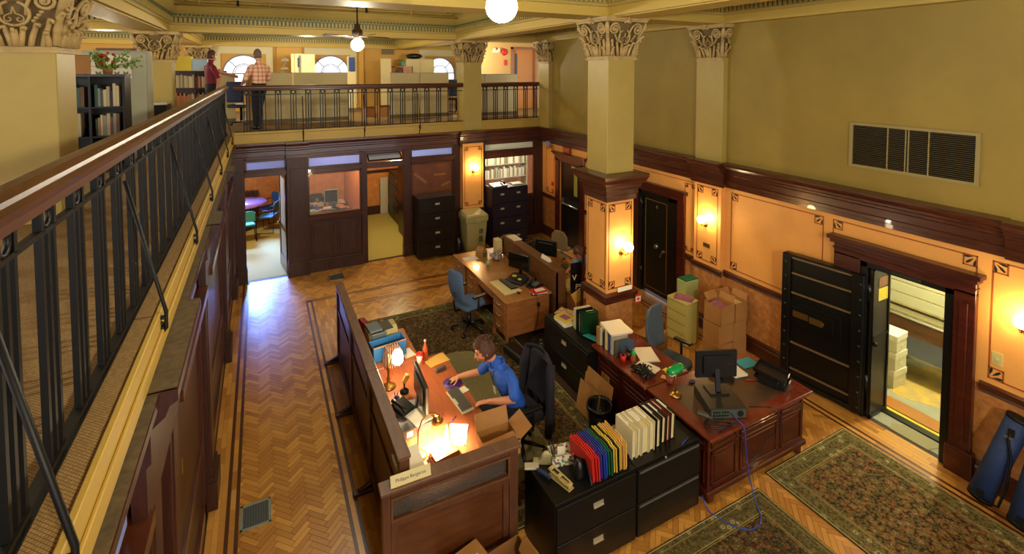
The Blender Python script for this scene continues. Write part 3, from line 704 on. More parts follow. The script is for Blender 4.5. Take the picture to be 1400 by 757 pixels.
# interior windows and transoms
def window(n, x0, x1, z0, z1, m, label, parent_bars=()):
    b = MB(); t = .035
    for q in ((x0, x1, 11.61, 11.70, z0, z0 + t), (x0, x1, 11.61, 11.70, z1 - t, z1), (x0, x0 + t, 11.61, 11.70, z0, z1), (x1 - t, x1, 11.61, 11.70, z0, z1)): b.box(*q)
    w = wallset(obj('window_%d' % n, b, 'mahog_h', bevel=.003), label, 'window'); obj('pane', MB().box(x0 + t, x1 - t, 11.652, 11.658, z0 + t, z1 - t), m, w); return w
window(1, .89, 2.04, 1.25, 2.22, 'pane', 'interior window looking onto a cluttered office desk')
window(2, 5.14, 6.64, 1.10, 2.22, 'pane', 'wide interior window looking onto library shelves, behind the tall cabinet')
w3 = window(3, 3.2, 4.3, 1.37, 2.24, mat('brown_paper_pane', '#6a3a20', .4, var=.2, vscale=5), 'interior window covered with brown paper above the black cabinet')
for c, d, r in (((3.45, 11.645, 1.85), (.4, .004, .07), .7), ((3.95, 11.645, 1.9), (.3, .004, .05), 0), ((4.1, 11.645, 1.65), (.25, .004, .04), -.3)): obj('paper_scrap', MB().rbox(c, d, (0, r, 0)), mat('brown_tape', '#8a5a34', .4), w3)
window(4, -.33, .47, 2.36, 2.64, 'opal', 'frosted blue-lit transom above the meeting room doorway')
window(5, .89, 2.04, 2.33, 2.64, 'opal', 'long pale blue transom above the cluttered office window')
window(6, 3.2, 4.3, 2.36, 2.64, 'opal', 'pale blue transom above the brown papered window')
window(7, 5.14, 6.64, 2.36, 2.64, mat('bright_transom', '#d8e0d0', .3), 'bright transom reflecting a lamp above the library window')  # lamp reflection put into the pale colour of the pane
w8 = wallset(obj('window_8', MB().at((2.6, 11.72, 2.45), rx=-1.0).box(-.4, .4, -.01, .01, -.13, -.10).box(-.4, .4, -.01, .01, .10, .13).box(-.4, -.37, -.01, .01, -.13, .13).box(.37, .4, -.01, .01, -.13, .13), 'iron'), 'transom flap tilted open above the passage doorway', 'window')
b = MB().at((2.6, 11.72, 2.45), rx=-1.0).box(-.37, .37, -.003, .003, -.1, .1); obj('pane', b, 'frosted', w8)
# orange pilaster between the windows
op = wallset(obj('pilaster', MB().box(4.5, 5.06, 11.48, 11.72, .98, 2.64), 'orange'), 'orange stencilled pilaster with a lit wall lamp above the khaki bin', 'pilaster')
obj('dado_panel', MB().box(4.5, 5.06, 11.48, 11.72, 0, .86), 'dado', op); obj('chair_rail', MB().box(4.48, 5.08, 11.45, 11.72, .86, .98), 'mahog_h', op, bevel=.01)
put_stencil(op, basis((0, 11.48, 0), (1, 0, 0), (0, -1, 0)), 4.54, 5.02, 1.06, 2.56, q=.1)

# ---- exit door in the right wall
d1 = wallset(obj('door_1', MB().box(6.94, 6.98, 9.8, 10.72, 0.01, 2.15), 'blackmetal'), 'dark exit door with a narrow glass light and push bar', 'door')
d1b = MB(); d1b.box(6.86, 6.9, 9.62, 9.8, 0, 2.2); d1b.box(6.86, 6.9, 10.72, 10.9, 0, 2.2); d1b.box(6.86, 6.9, 9.6, 10.92, 2.15, 2.3); d1b.box(6.82, 6.9, 9.56, 10.96, 2.3, 2.34); d1b.box(6.79, 6.9, 9.53, 10.99, 2.34, 2.38); d1b.box(6.84, 6.9, 9.6, 9.82, 0, .22); d1b.box(6.84, 6.9, 10.7, 10.92, 0, .22)
obj('door_casing', d1b, 'redwood', d1, bevel=.004); obj('glass_light', MB().box(6.93, 6.945, 9.98, 10.12, 1.35, 2.0), mat('lit_door_glass', '#9aa050', .2), d1)  # light behind the narrow glass put into its colour
obj('push_bar', MB().tube([(6.90, 9.9, 1.08), (6.87, 9.92, 1.08), (6.87, 10.55, 1.08)], .02, 8).rbox((6.91, 10.58, 1.12), (.05, .08, .16)), 'steel', d1)
obj('door_closer', MB().box(6.90, 6.94, 10.0, 10.2, 2.04, 2.1), 'steel', d1)
es = thing('exit_sign', 'small red EXIT sign on top of the exit door casing', 'sign', (6.86, 10.34, 2.39)); obj('sign_body', MB().box(-.02, .02, -.16, .16, 0, .17), mat('sign_red', '#8a1c14', .5), es, bevel=.004)
text('lettering', 'EXIT', .13, (-.022, 0, .083), (PI / 2, 0, -PI / 2), 'manila', es)
obj('fire_call', MB().box(6.87, 6.9, 11.02, 11.1, 1.42, 1.52), 'red', wr)

# ---- closed strongroom door (number 4)
d2 = wallset(obj('door_2', MB().box(6.9, 6.97, 6.86, 7.6, .06, 2.0), 'safegreen'), 'closed black strongroom door with gold lines and a brass number 4', 'door')
b = MB(); b.box(6.86, 7.0, 6.62, 6.86, 0, 2.1); b.box(6.86, 7.0, 7.6, 7.72, 0, 2.1); b.box(6.86, 7.0, 6.62, 7.72, 2.0, 2.12); obj('steel_frame', b, 'safe', d2, bevel=.006)
b = MB(); b.box(6.85, 6.9, 6.46, 6.64, 0, 2.1); b.box(6.85, 6.9, 7.7, 7.86, 0, 2.1); b.box(6.83, 6.9, 6.46, 7.86, 2.08, 2.2); b.box(6.80, 6.9, 6.42, 7.9, 2.2, 2.27); b.box(6.83, 6.9, 6.44, 6.66, 0, .25); obj('door_casing', b, 'redwood', d2, bevel=.006)
b = MB(); y0, y1, z0, z1 = 6.93, 7.52, .14, 1.92
for q in ((y0, y1, z0, z0 + .01), (y0, y1, z1 - .01, z1), (y0, y0 + .01, z0, z1), (y1 - .01, y1, z0, z1)): b.box(6.897, 6.9, *q)
obj('gold_line', b, 'gold', d2); text('number', '4', .12, (6.896, 7.2, 1.8), (PI / 2, 0, -PI / 2), 'gold', d2)
obj('dial', MB().cyl((6.9, 7.2, 1.02), (6.86, 7.2, 1.02), .05, .04, 16), 'steel', d2)
obj('lever_handle', MB().cyl((6.9, 7.0, .98), (6.86, 7.0, .98), .025).tube([(6.86, 6.93, 1.0), (6.86, 7.0, .98), (6.86, 7.06, .86)], .014, 6), 'steel', d2)
for z in (.3, 1.7): obj('hinge', MB().cyl((6.87, 7.6, z), (6.87, 7.6, z + .2), .028, n=8), 'safe', d2)

# ---- open vault
vt = wallset(obj('door_3', MB().box(6.86, 6.95, 2.52, 2.62, 0, 2.06).box(6.86, 6.95, 3.42, 3.5, 0, 2.06).box(6.86, 7.3, 2.52, 3.5, 1.98, 2.08).box(6.95, 7.3, 2.56, 2.6, 0, 2.0), 'safe', bevel=.004), 'open vault doorway with a dark mahogany surround and steel frame', 'door')
b = MB(); b.box(6.83, 6.9, 2.34, 2.53, 0, 2.08); b.box(6.83, 6.9, 3.5, 3.82, 0, 2.08); b.box(6.83, 6.9, 2.34, 3.82, 2.05, 2.2); b.box(6.81, 6.9, 2.33, 3.83, 2.12, 2.14); b.box(6.78, 6.9, 2.31, 3.85, 2.2, 2.25); b.box(6.75, 6.9, 2.28, 3.88, 2.25, 2.30); b.box(6.80, 6.9, 2.31, 2.55, 0, .3); b.box(6.815, 6.84, 2.40, 2.48, .4, 1.95)
obj('wood_surround', b, 'redwood', vt, bevel=.006); obj('maker_plate', MB().box(6.852, 6.862, 2.85, 3.15, 2.0, 2.04), mat('dull_plate', '#3a4038', .4, metal=.6), vt, bevel=.004)
# leaf, swung right round against the wall
vd = thing('vault_door', 'massive black vault door swung open flat towards the wall', 'vault door', (6.93, 3.42, 0), .14)
L0, L1, Z0, Z1 = .02, 1.03, .06, 1.88
obj('slab', MB().box(-.10, .0, L0, L1, Z0, Z1), 'safe', vd, bevel=.006)
b = MB(); b.box(-.135, -.10, L0, L1, Z0, Z0 + .05); b.box(-.135, -.10, L0, L1, Z1 - .05, Z1); b.box(-.15, -.10, L0, L0 + .13, Z0, Z1); b.box(-.14, -.10, L1 - .11, L1, Z0, Z1); obj('raised_rim', b, 'safe', vd, bevel=.004)
bar = MB().box(-.136, -.112, L0 + .1, L1 - .13, -.011, .011).mesh('locking_bar', mat('dull_brass_bar', '#8a7450', .4, metal=.5))
for z in (.24, .62, .84, 1.34, 1.62, 1.84):
    if z == .84: continue
    o = obj('locking_bar', bar, None, vd); o.location = (0, 0, z)
b = MB(); b.box(-.13, -.10, .26, .92, .88, 1.22); b.box(-.145, -.13, .35, .88, .95, 1.15); obj('lock_case', b, 'safe', vd, bevel=.004)
obj('lock_mechanism', MB().box(-.16, -.145, .66, .86, 1.02, 1.10).box(-.165, -.145, .50, .64, 1.01, 1.09).cyl((-.17, .50, 1.05), (-.145, .50, 1.05), .04, n=12), 'brass', vd)
bolt = MB().sph((0, 0, 0), .016, (.6, 1, 1), 8, 5).mesh('bolt_head', mat('dull_bolt', '#4a4a44', .4, metal=.7))
for y in (L0 + .03, L1 - .05):
    for i in range(9):
        o = obj('bolt_head', bolt, None, vd); o.location = (-.15 if y < .5 else -.142, y, .14 + i * .203)
for z in (.35, 1.55): obj('hinge', MB().cyl((-.03, -.005, z), (-.03, -.005, z + .22), .03, n=10), 'safe', vd)
# inner screen door standing in the vestibule
idr = thing('inner_door', 'tall narrow black inner door with yellow notice inside the vault doorway', 'door', (6.90, 3.40, 0), 0, kind='structure')
obj('leaf', MB().box(0, .40, -.03, .0, .04, 1.96), mat('brown_black_panel', '#241a12', .35), idr)
b = MB()
for q in ((0, .03, .0, 1.98), (.37, .40, 0, 1.98), (0, .40, 1.05, 1.09), (0, .4, .02, .06), (0, .4, 1.94, 1.98)): b.box(q[0], q[1], -.045, -.03, q[2], q[3])
obj('frame', b, 'safe', idr); obj('notice', MB().box(.14, .36, -.034, -.031, 1.52, 1.68), 'yellow', idr); obj('notice_brown', MB().box(.14, .36, -.034, -.031, 1.70, 1.82), 'carddk', idr)
obj('knob', MB().sph((.02, -.07, 1.0), .03), 'iron', idr)
# strongroom interior
boxes('floor_strongroom', [(6.97, 10.2, 2.0, 5.2, -.02, .002)], 'concrete', 'grey concrete strongroom floor', 'floor')
sr = boxes('wall_strongroom', [(10.2, 10.3, 2.0, 5.2, 0, 2.7), (7.3, 10.2, 1.95, 2.0, 0, 2.7), (7.3, 10.2, 5.2, 5.25, 0, 2.7), (7.05, 7.3, 3.42, 5.2, 0, 2.7), (7.05, 7.3, 1.95, 2.56, 0, 2.7), (7.05, 7.3, 2.56, 3.42, 2.08, 2.7), (7.05, 10.3, 1.95, 5.25, 2.7, 2.75)], 'white', 'whitewashed walls of the strongroom seen through the vault doorway')
pts = [(8.4 + .6 * math.cos(a) * (1 + .15 * math.sin(3 * a)), 3.3 + .45 * math.sin(a) * (1 + .12 * math.cos(5 * a))) for a in [i * PI / 12 for i in range(24)]]
fs = [o for o in bpy.data.objects if o.name == 'floor_strongroom'][0]
obj('stain', MB().prism(pts, .002, .004), 'stain', fs); obj('yellow_line', MB().box(7.33, 7.38, 2.56, 3.42, .002, .006), 'yellow', fs); obj('steel_sill', MB().box(7.2, 7.3, 2.6, 3.42, .002, .02), 'safe', fs)
obj('sill_mat', MB().prism([(6.95, 2.75), (7.15, 2.7), (7.18, 3.05), (7.1, 3.2), (6.95, 3.15)], .002, .006), mat('worn_stone', '#8a8258', .7), fs)
obj('plank_strip', MB().box(7.38, 7.62, 2.56, 4.2, .002, .02), 'parquet', fs)
RB = random.Random(11)
def books(x0, x1, y, z, hmin, hmax, rnd, depth=.16, lean=0, cols=None, label='book standing in the bookcase', group='books', axis='y', minw=.02, maxw=.045):
    """row of books along x with spines towards -y (axis x) — each one a thing"""
    nm = {'#b0a080': 'tan', '#c8b890': 'cream', '#6a4a30': 'brown', '#8a8a80': 'grey', '#3a5a5a': 'teal', '#7a2a20': 'dark red', '#2a2a30': 'black', '#a07848': 'ochre', '#b8a878': 'tan', '#c8bc98': 'cream', '#8a7a58': 'olive', '#8a4030': 'rust', '#a08048': 'ochre', '#b05a30': 'orange', '#b09040': 'yellow', '#8a3a20': 'rust', '#3a6a3a': 'green', '#a0a0a0': 'grey', '#c0b890': 'cream', '#8a9880': 'sage', '#6a7058': 'olive', '#d0c8a8': 'ivory', '#7a5a3a': 'brown'}
    ORD = 'first second third fourth fifth sixth seventh eighth ninth tenth eleventh twelfth thirteenth fourteenth fifteenth sixteenth seventeenth eighteenth nineteenth twentieth'.split(); cnt = 0
    x = x0; cols = cols or ['#b0a080', '#c8b890', '#6a4a30', '#8a8a80', '#3a5a5a', '#7a2a20', '#2a2a30', '#a07848']
    out = []
    while x < x1 - minw:
        w = minw + rnd.random() * (maxw - minw); h = hmin + rnd.random() * (hmax - hmin); c = rnd.choice(cols)
        m = mat('book_' + c[1:], c, .6)
        b = MB().box(0, w - .002, 0, depth, 0, h)
        if axis == 'y': o = one('book', label, 'book', b, m, (y, x + w, z), -PI / 2, group=group)
        else: o = one('book', label, 'book', b, m, (x, y, z), 0, group=group)
        o['label'] = '%s %s' % (nm.get(c, 'pale'), label) + ', ' + (ORD[cnt] if cnt < 20 else 'last ones') + (' from left' if cnt < 20 else ''); cnt += 1
        out.append(o); x += w
    return out

# ================================================================ OFFICE FURNITURE
# ---- low wooden screens beside the aisle
def screen_panel(label, x0, x1, y0, y1, z1, feet):
    t = thing('low_screen', label, 'screen', (x0, y0, 0)); w, L = x1 - x0, y1 - y0
    b = MB(); b.box(0, w, 0, .07, .04, z1 - .03); b.box(0, w, L - .07, L, .04, z1 - .03); b.box(0, w, .07, L - .07, z1 - .10, z1 - .03); b.box(0, w, .07, L - .07, .04, .16); b.box(.01, w - .01, .07, L - .07, z1 - .46, z1 - .40)
    obj('frame', b, 'screen', t, bevel=.004)
    obj('upper_panel', MB().box(.025, w - .025, .07, L - .07, z1 - .40, z1 - .1), mat('screen_panel', '#4f3322', .3, var=.2), t); obj('lower_panel', MB().box(.025, w - .025, .07, L - .07, .16, z1 - .46), 'screen', t)
    obj('top_cap', MB().box(-.012, w + .012, 0, L, z1 - .03, z1), 'screencap', t, bevel=.005)
    for y in feet: obj('foot', MB().box(-.20, w, y - .035, y + .035, 0, .045).prism([(-.16, .045), (-.02, .10), (w, .10), (w, .045)], y - .022, y + .022, 'y'), 'mahog', t, bevel=.008)
screen_panel('farthest of three brown wooden screens along the aisle', .98, 1.07, 6.60, 7.88, 1.22, [1.2])
screen_panel('middle brown wooden screen between the brass lamp and the aisle', .98, 1.07, 5.37, 6.59, 1.22, [1.17])
screen_panel('nearest brown wooden aisle screen, beside the gooseneck lamp', .98, 1.07, 4.00, 5.36, 1.22, [1.2])
fp = thing('front_screen', 'brown wooden screen with a rippled glass strip in front of the lit desk', 'screen', (.82, 3.93, 0), -.035)
b = MB(); b.box(0, .07, 0, .08, 0, 1.02); b.box(1.15, 1.24, 0, .08, 0, 1.02); b.box(.07, 1.15, 0, .08, .96, 1.02); b.box(.07, 1.15, 0, .08, .70, .76); b.box(.07, 1.15, 0, .08, .0, .12); b.box(.07, .13, .01, .07, .12, .70); b.box(1.09, 1.15, .01, .07, .12, .7)
obj('frame', b, 'screen', fp, bevel=.004); obj('panel', MB().box(.13, 1.09, .025, .055, .12, .70), mat('front_panel_wood', '#5a3218', .32, var=.25, vscale=5, stretch=(.8, 1, 4)), fp)
obj('rippled_pane', MB().box(.09, 1.13, .035, .045, .765, .955), 'rippled', fp); b = MB(); b.box(.07, 1.15, -.006, .0, .94, .96); b.box(.07, 1.15, -.006, 0, .755, .77); b.box(.07, .085, -.006, 0, .77, .94); b.box(1.135, 1.15, -.006, 0, .77, .94); obj('glazing_bead', b, 'walnut', fp)
obj('top_cap', MB().box(-.02, 1.26, -.035, .105, 1.02, 1.05), 'screencap', fp, bevel=.006)
b = MB(); b.box(-.17, .17, -.002, .0, -.045, .045); b.box(-.17, .17, 0, .004, -.045, .045)
nt_ = one('name_plate', 'cream name plate standing on the cap of the front screen', 'sign', MB().prism([(-.03, 0), (.03, 0), (.0, .085)], -.17, .17, 'x'), mat('name_plate_cream', '#d8c890', .5), (1.06, 3.945, 1.05), -.035)
text('lettering', 'Philippe Bergeron', .036, (0, -.0165, .042), (PI / 2 - .34, 0, 0), 'mahog', nt_, .0006)

# ---- lit wooden desk
dk = thing('workstation_desk', 'long cherry wood desk with brightly lit papers behind the brown screens', 'desk', (0, 0, 0))
obj('desk_top', MB().box(1.09, 2.10, 4.08, 6.1, .72, .75), 'deskred', dk, bevel=.005); obj('side_return', MB().box(1.09, 1.78, 6.1, 6.95, .72, .75), 'deskred', dk, bevel=.005)
obj('modesty_panel', MB().box(1.10, 1.12, 4.1, 6.9, .1, .72), 'deskred', dk)
for q in ((1.1, 1.75, 4.1, 4.14), (1.1, 1.7, 6.88, 6.92), (1.65, 2.0, 6.06, 6.1)): obj('side_panel', MB().box(*q, 0.012, .72), 'deskred', dk)
one('chair_mat', 'translucent olive chair mat lying on the rug behind the desk', 'mat', MB().prism([(2.0, 4.55), (2.85, 4.55), (3.0, 4.75), (3.0, 6.9), (2.92, 7.1), (2.7, 7.2), (2.0, 7.2)], .013, .017), 'mat')
def sheet(name, label, w, d, loc, rz, m='paper', cat='paper', n=1, group=None, th=.002, **k):
    b = MB(); r = random.Random(int(loc[0] * 100 + loc[1] * 977) & 0xffff)
    for i in range(n):
        b.rbox(((r.random() - .5) * .02, (r.random() - .5) * .02, th * (i + .5)), (w, d, th * .96), (0, 0, (r.random() - .5) * .15 if n > 1 else 0))
    return one(name, label, cat, b, m, loc, rz, group, **k)
T0 = .751
def monitor(label, loc, rz, w=.44, h=.28, stand=True, back='plastic', tilt=0):
    """screen faces local +y ; base at origin"""
    t = thing('monitor', label, 'monitor', loc, rz)
    obj('screen', MB().at((0, .04, .14 + h / 2), rx=tilt).box(-w / 2 + .012, w / 2 - .012, .0185, .0205, -h / 2 + .012, h / 2 - .012), 'screenoff', t)
    obj('casing', MB().at((0, .04, .14 + h / 2), rx=tilt).box(-w / 2, w / 2, -.018, .018, -h / 2, h / 2).box(-w / 3, w / 3, -.04, -.018, -h / 3, h / 3), back, t, bevel=.006)
    obj('stand', MB().prism([(-.11, -.08), (.11, -.08), (.12, .09), (-.12, .09)], 0, .015).rbox((0, -.01, .13), (.06, .02, .25), (-.15, 0, 0)), back, t, bevel=.004)
    return t
def keyboard(label, loc, rz, m='ltgrey', km='greypl', w=.44, d=.15):
    t = thing('keyboard', label, 'keyboard', loc, rz); obj('case', MB().prism([(-d / 2, 0), (d / 2, 0), (d / 2, .022), (-d / 2, .010)], -w / 2, w / 2, 'x'), m, t, bevel=.003)
    k = MB().box(-.0085, .0085, -.0085, .0085, 0, .007).mesh('key', km); b = MB()
    for r in range(6):
        for c in range(int(w / .021) - 1):
            x = -w / 2 + .02 + c * .021
            if r == 5 and abs(x) < .06: continue
            y = d / 2 - .018 - r * .0215; z = .011 + .012 * (y + d / 2) / d; b.box(x - .0088, x + .0088, y - .009, y + .009, z, z + .007)
    o = obj('keys', b, km, t); o['kind'] = 'stuff'; return t
monitor('black monitor seen edge-on in front of the seated man', (1.45, 5.08, T0), -PI / 2 - .05, .52, .31)
keyboard('pale keyboard with dark keys under the hand of the man in blue', (1.94, 5.08, T0), -PI / 2 + .08)
one('mouse_pad', 'purple mouse pad under the hand of the seated man', 'mouse pad', MB().lathe([(.0, 0), (.115, 0), (.115, .004), (0, .004)], n=28), 'purple', (1.98, 5.42, T0))
one('computer_mouse', 'black mouse under the right hand of the man in blue', 'mouse', MB().sph((0, 0, .008), .035, (1.4, .85, .6), 14, 8), 'plastic', (1.955, 5.43, T0 + .006))
sheet('sticky_note', 'white note square beside the mouse pad', .10, .10, (2.05, 5.24, T0), .3)
one('stapler', 'dark rounded stapler near the far edge of the lit desk', 'stapler', MB().box(-.075, .075, -.022, .022, 0, .012).box(-.07, .075, -.018, .018, .02, .045).box(-.075, -.04, -.02, .02, .01, .04), 'greypl', (1.93, 5.72, T0), .25, bevel=.008)
sheet('legal_pad', 'yellow sheets spread beyond the stapler on the lit desk', .28, .20, (1.96, 5.95, T0), .2, 'manila', 'paper', 3)
mg = thing('coffee_cup', 'white coffee cup with a red lid and red leaf pattern', 'cup', (1.74, 5.98, T0)); obj('cup', MB().lathe([(.03, 0), (.042, .12)], n=18), 'paper', mg); obj('lid', MB().lathe([(.045, .12), (.045, .135), (.035, .145), (.03, .14)], n=18), 'red', mg); obj('print', MB().rbox((.028, -.028, .03), (.03, .01, .03), (0, 0, .7)).rbox((.032, -.03, .09), (.03, .01, .03), (0, .6, .7)), 'red', mg)
bt = thing('bottle', 'orange juice bottle standing beside the coffee cup', 'bottle', (1.83, 6.03, T0)); obj('bottle_body', MB().lathe([(.033, 0), (.036, .02), (.036, .15), (.02, .20), (.014, .22), (.014, .25)], n=18), 'bottle', bt); obj('cap', MB().lathe([(.017, .245), (.017, .27), (.0, .27)], n=14), 'nickel', bt)
# brass lamp with bright shade
def lathe_obj(name, prof, m, parent, c=(0, 0, 0), n=20): return obj(name, MB().lathe(prof, c, n), m, parent)
l1 = thing('table_lamp', 'brass table lamp with a glowing white glass shade', 'lamp', (1.28, 5.70, T0))
lathe_obj('base', [(.085, 0), (.085, .012), (.06, .03), (.03, .045), (.018, .07), (.026, .10), (.014, .13), (.014, .2), (.022, .22), (.01, .25), (.008, .33), (.004, .40)], 'brass', l1)
obj('arm', MB().tube([(0, 0, .24), (.04, .01, .30), (.08, .02, .36), (.10, .03, .37)], .007, 6), 'brass', l1)
lathe_obj('lamp_shade', [(.02, .10), (.035, .09), (.055, .05), (.068, .0), (.062, -.045), (.04, -.07)], mat('glowing_glass', '#fff4d8', .4, emit='#ffe6b0', estr=28), l1, (.12, .04, .30))
# gooseneck lamp
l2 = thing('gooseneck_lamp', 'brass gooseneck lamp shining down on the white papers', 'lamp', (1.30, 4.52, T0))
lathe_obj('base', [(.085, 0), (.085, .01), (.065, .02), (.05, .032), (.028, .04), (.012, .05)], 'brass', l2)
obj('neck', MB().tube([(0, 0, .04), (-.01, .0, .12), (0, .01, .24), (.04, .02, .33), (.11, .03, .36), (.17, .03, .35), (.195, .03, .32)], .008, 8), 'brass', l2)
sd = obj('lamp_shade', MB().lathe([(.018, .06), (.03, .055), (.045, .03), (.06, 0), (.058, 0), (.04, .028), (.02, .05)], n=20, caps=False), 'brass', l2, fix=False); sd.location = (.20, .03, .26); sd.rotation_euler = (0, -.15, 0)
obj('bulb', MB().sph((.20, .03, .265), .026, n=12, m=8), 'flame', l2)
lamp('gooseneck_lamp_light', (1.50, 4.55, .975), 60.0, (1, .84, .55), .02, 'SPOT', (0, 0, 0), spot=2.4); lamp('table_lamp_light', (1.40, 5.74, 1.16), 16, (1, .8, .5), .03)
# papers round the gooseneck lamp
for i, (w_, d_, x, y, a, m_, n_, lab) in enumerate(((.22, .30, 1.50, 4.46, .2, 'paper', 5, 'stack of white papers under the gooseneck lamp'), (.22, .28, 1.72, 4.62, -.5, 'paper', 4, 'fanned white papers left of the open carton'), (.20, .12, 1.13, 4.14, .1, 'paper2', 1, ''),)):
    if lab: sheet('paper_stack', lab, w_, d_, (x, y, T0), a, m_, 'papers', n_)
bt2 = thing('letter_tray', 'wooden letter tray of papers beneath the bright gooseneck light', 'tray', (1.52, 4.36, T0 + .012), .15); obj('tray_body', MB().box(-.12, .12, -.05, -.04, 0, .06).box(-.12, -.11, -.05, .12, 0, .05).box(.11, .12, -.05, .12, 0, .05).box(-.12, .12, -.05, .12, 0, .006), 'oaktop', bt2)
one('small_card', 'white card propped behind the name plate', 'card', MB().box(-.12, .12, -.002, .002, 0, .20), 'paper', (1.10, 4.04, 1.03), .1, rot=(-1.15, 0, .1))
one('ruler', 'brown wooden ruler lying on the fanned papers', 'ruler', MB().box(-.15, .15, -.012, .012, 0, .004), 'walnut', (1.66, 4.66, T0 + .012), 1.3)
pn = MB().cyl((-.07, 0, .005), (.07, 0, .005), .005, n=6).mesh('pen', 'pink')
one('pen', 'pink pen on the desk below the keyboard', 'pen', MB().cyl((-.08, 0, .006), (.08, 0, .006), .006, n=6), 'pink', (1.66, 4.92, T0), .9)
one('pen', 'blue pen on the papers below the keyboard', 'pen', MB().cyl((-.07, 0, .006), (.07, 0, .006), .005, n=6), 'blue', (1.76, 4.82, T0), .7)
pc_ = thing('pen_cup', 'dark pen cup with pink and blue pens beside the monitor stand', 'cup', (1.28, 5.32, T0)); obj('cup', MB().lathe([(.035, 0), (.038, .10), (.033, .10), (.03, .01)], n=16), 'greypl', pc_); obj('pens', MB().cyl((0, 0, .02), (.02, .01, .17), .005, n=6), 'pink', pc_); obj('pens', MB().cyl((.01, 0, .02), (-.02, .01, .16), .005, n=6).cyl((.0, .01, .02), (.0, -.02, .15), .004, n=6), 'blue', pc_)
ph = thing('telephone', 'black desk telephone on papers behind the edge-on monitor', 'telephone', (1.30, 5.10, T0 + .10), .5); obj('phone_body', MB().prism([(-.10, 0), (.10, 0), (.10, .07), (-.10, .02)], -.09, .09, 'x'), 'plastic', ph, bevel=.008); obj('handset', MB().tube([(-.06, -.10, .05), (-.065, -.05, .075), (-.065, .05, .095), (-.06, .10, .09)], [.024, .016, .016, .024], 8), 'plastic', ph)
dc = thing('desktop_computer', 'flat dark desktop computer under the telephone with a red and a white sticker', 'computer', (1.34, 5.0, T0), .05); obj('case', MB().box(-.19, .17, -.22, .22, 0, .095), mat('grey_brown_case', '#4a4038', .4), dc, bevel=.005); obj('sticker', MB().box(-.10, -.04, -.2215, -.22, .02, .075), 'paper', dc); obj('sticker', MB().box(.0, .03, -.2215, -.22, .03, .07), 'red', dc)
sheet('paper_stack', 'white papers lying on the flat computer', .2, .24, (1.42, 4.92, T0 + .096), .3, n=3, cat='papers')
one('cable', 'coiled black cable behind the telephone', 'cable', MB().tube([(.05 * math.cos(a * .9), .08 * math.sin(a * .8), .005 + .004 * a) for a in range(22)], .004, 5), 'plastic', (1.16, 5.08, T0 + .05))
tb = thing('tape_dispenser', 'small brass-coloured desk clamp lamp head beside the monitor', 'lamp', (1.42, 5.52, T0)); obj('base', MB().lathe([(.05, 0), (.05, .02), (.02, .05)], n=14), 'iron', tb); obj('head', MB().rbox((.02, 0, .16), (.05, .05, .12), (.3, .4, 0)), 'manila', tb, bevel=.01); obj('arm', MB().cyl((0, 0, .04), (.0, 0, .12), .01), 'iron', tb)
# sorter, folders, printer
so = thing('wire_sorter', 'black wire sorter of pink and white papers behind the brass lamp', 'sorter', (1.42, 6.12, T0), .08)
for i in range(7): obj('wire', MB().tube([(-.12 + i * .03, -.08, .01), (-.12 + i * .03, -.08, .16 + .01 * i), (-.09 + i * .03, .0, .20 + .01 * i), (-.09 + i * .03, .10, .20 + .01 * i), (-.09 + i * .03, .10, .01)], .0022, 4), 'iron', so)
for i in range(6): one('paper_sheet', 'pinkish paper standing in the wire sorter, ' + ('leftmost', 'second from left', 'third from left', 'third from right', 'second from right', 'rightmost')[i], 'paper', MB().box(-.003, .003, -.12, .12, 0, .19), mat('pinkish_paper', '#e0b8a0', .6), (1.33 + i * .03, 6.13, T0 + .012), .08, group='papers in the wire sorter', rot=(0, .25, .08))
fb = thing('file_box', 'open blue-lined file box beyond the wire sorter', 'box', (1.42, 6.36, T0), .12); obj('box_walls', MB().box(-.22, .22, -.10, -.09, 0, .20).box(-.22, .22, .09, .10, 0, .20).box(-.22, -.21, -.1, .1, 0, .2).box(.21, .22, -.1, .1, 0, .2).box(-.22, .22, -.1, .1, 0, .01), mat('blue_box', '#2a6aa8', .5), fb); obj('card_edge', MB().box(-.22, .22, -.105, -.10, .19, .205), 'card', fb)
pr = thing('printer', 'beige laser printer with a grey paper tray behind the blue file box', 'printer', (1.40, 6.66, T0), .1); obj('body', MB().prism([(-.16, 0), (.17, 0), (.17, .22), (.10, .26), (-.05, .25), (-.16, .15)], -.19, .21, 'x'), mat('printer_beige', '#a8a070', .45), pr, bevel=.015)
obj('output_tray', MB().box(-.15, .13, -.13, .10, .25, .262), mat('printer_dark', '#2a2a26', .4), pr); obj('grey_cover', MB().box(-.19, -.02, -.14, .11, .258, .285).rbox((-.08, -.17, .21), (.2, .01, .14), (.5, 0, 0)), mat('printer_grey', '#5a6670', .45), pr, bevel=.006)
for i in range(4): one('binder', 'thin dark red folder standing beside the printer', 'folder', MB().box(-.008, .008, -.12, .12, 0, .27), mat('dark_red', '#8a1418', .5), (1.16 + i * .02, 6.86, T0), .1, group='red folders by the printer', rot=(0, .12, .2))
one('desk_tray', 'tan tray of loose office clutter beyond the printer', 'tray', MB().box(-.16, .16, -.08, .08, 0, .05).rbox((.05, 0, .07), (.2, .03, .02), (0, 0, .4)).rbox((-.04, .02, .07), (.12, .04, .02), (0, 0, -.2)), 'manila', (1.5, 6.88, T0), .2)
sheet('printed_page', 'printed page on the desk right of the sorter', .15, .21, (1.66, 6.28, T0), .2)
sheet('printed_page', 'orange-brown patterned magazine at the far desk edge', .12, .2, (1.70, 6.55, T0), .15, mat('pattern_orange', '#c08040', .6, col2='#8a4a20', vscale=30))
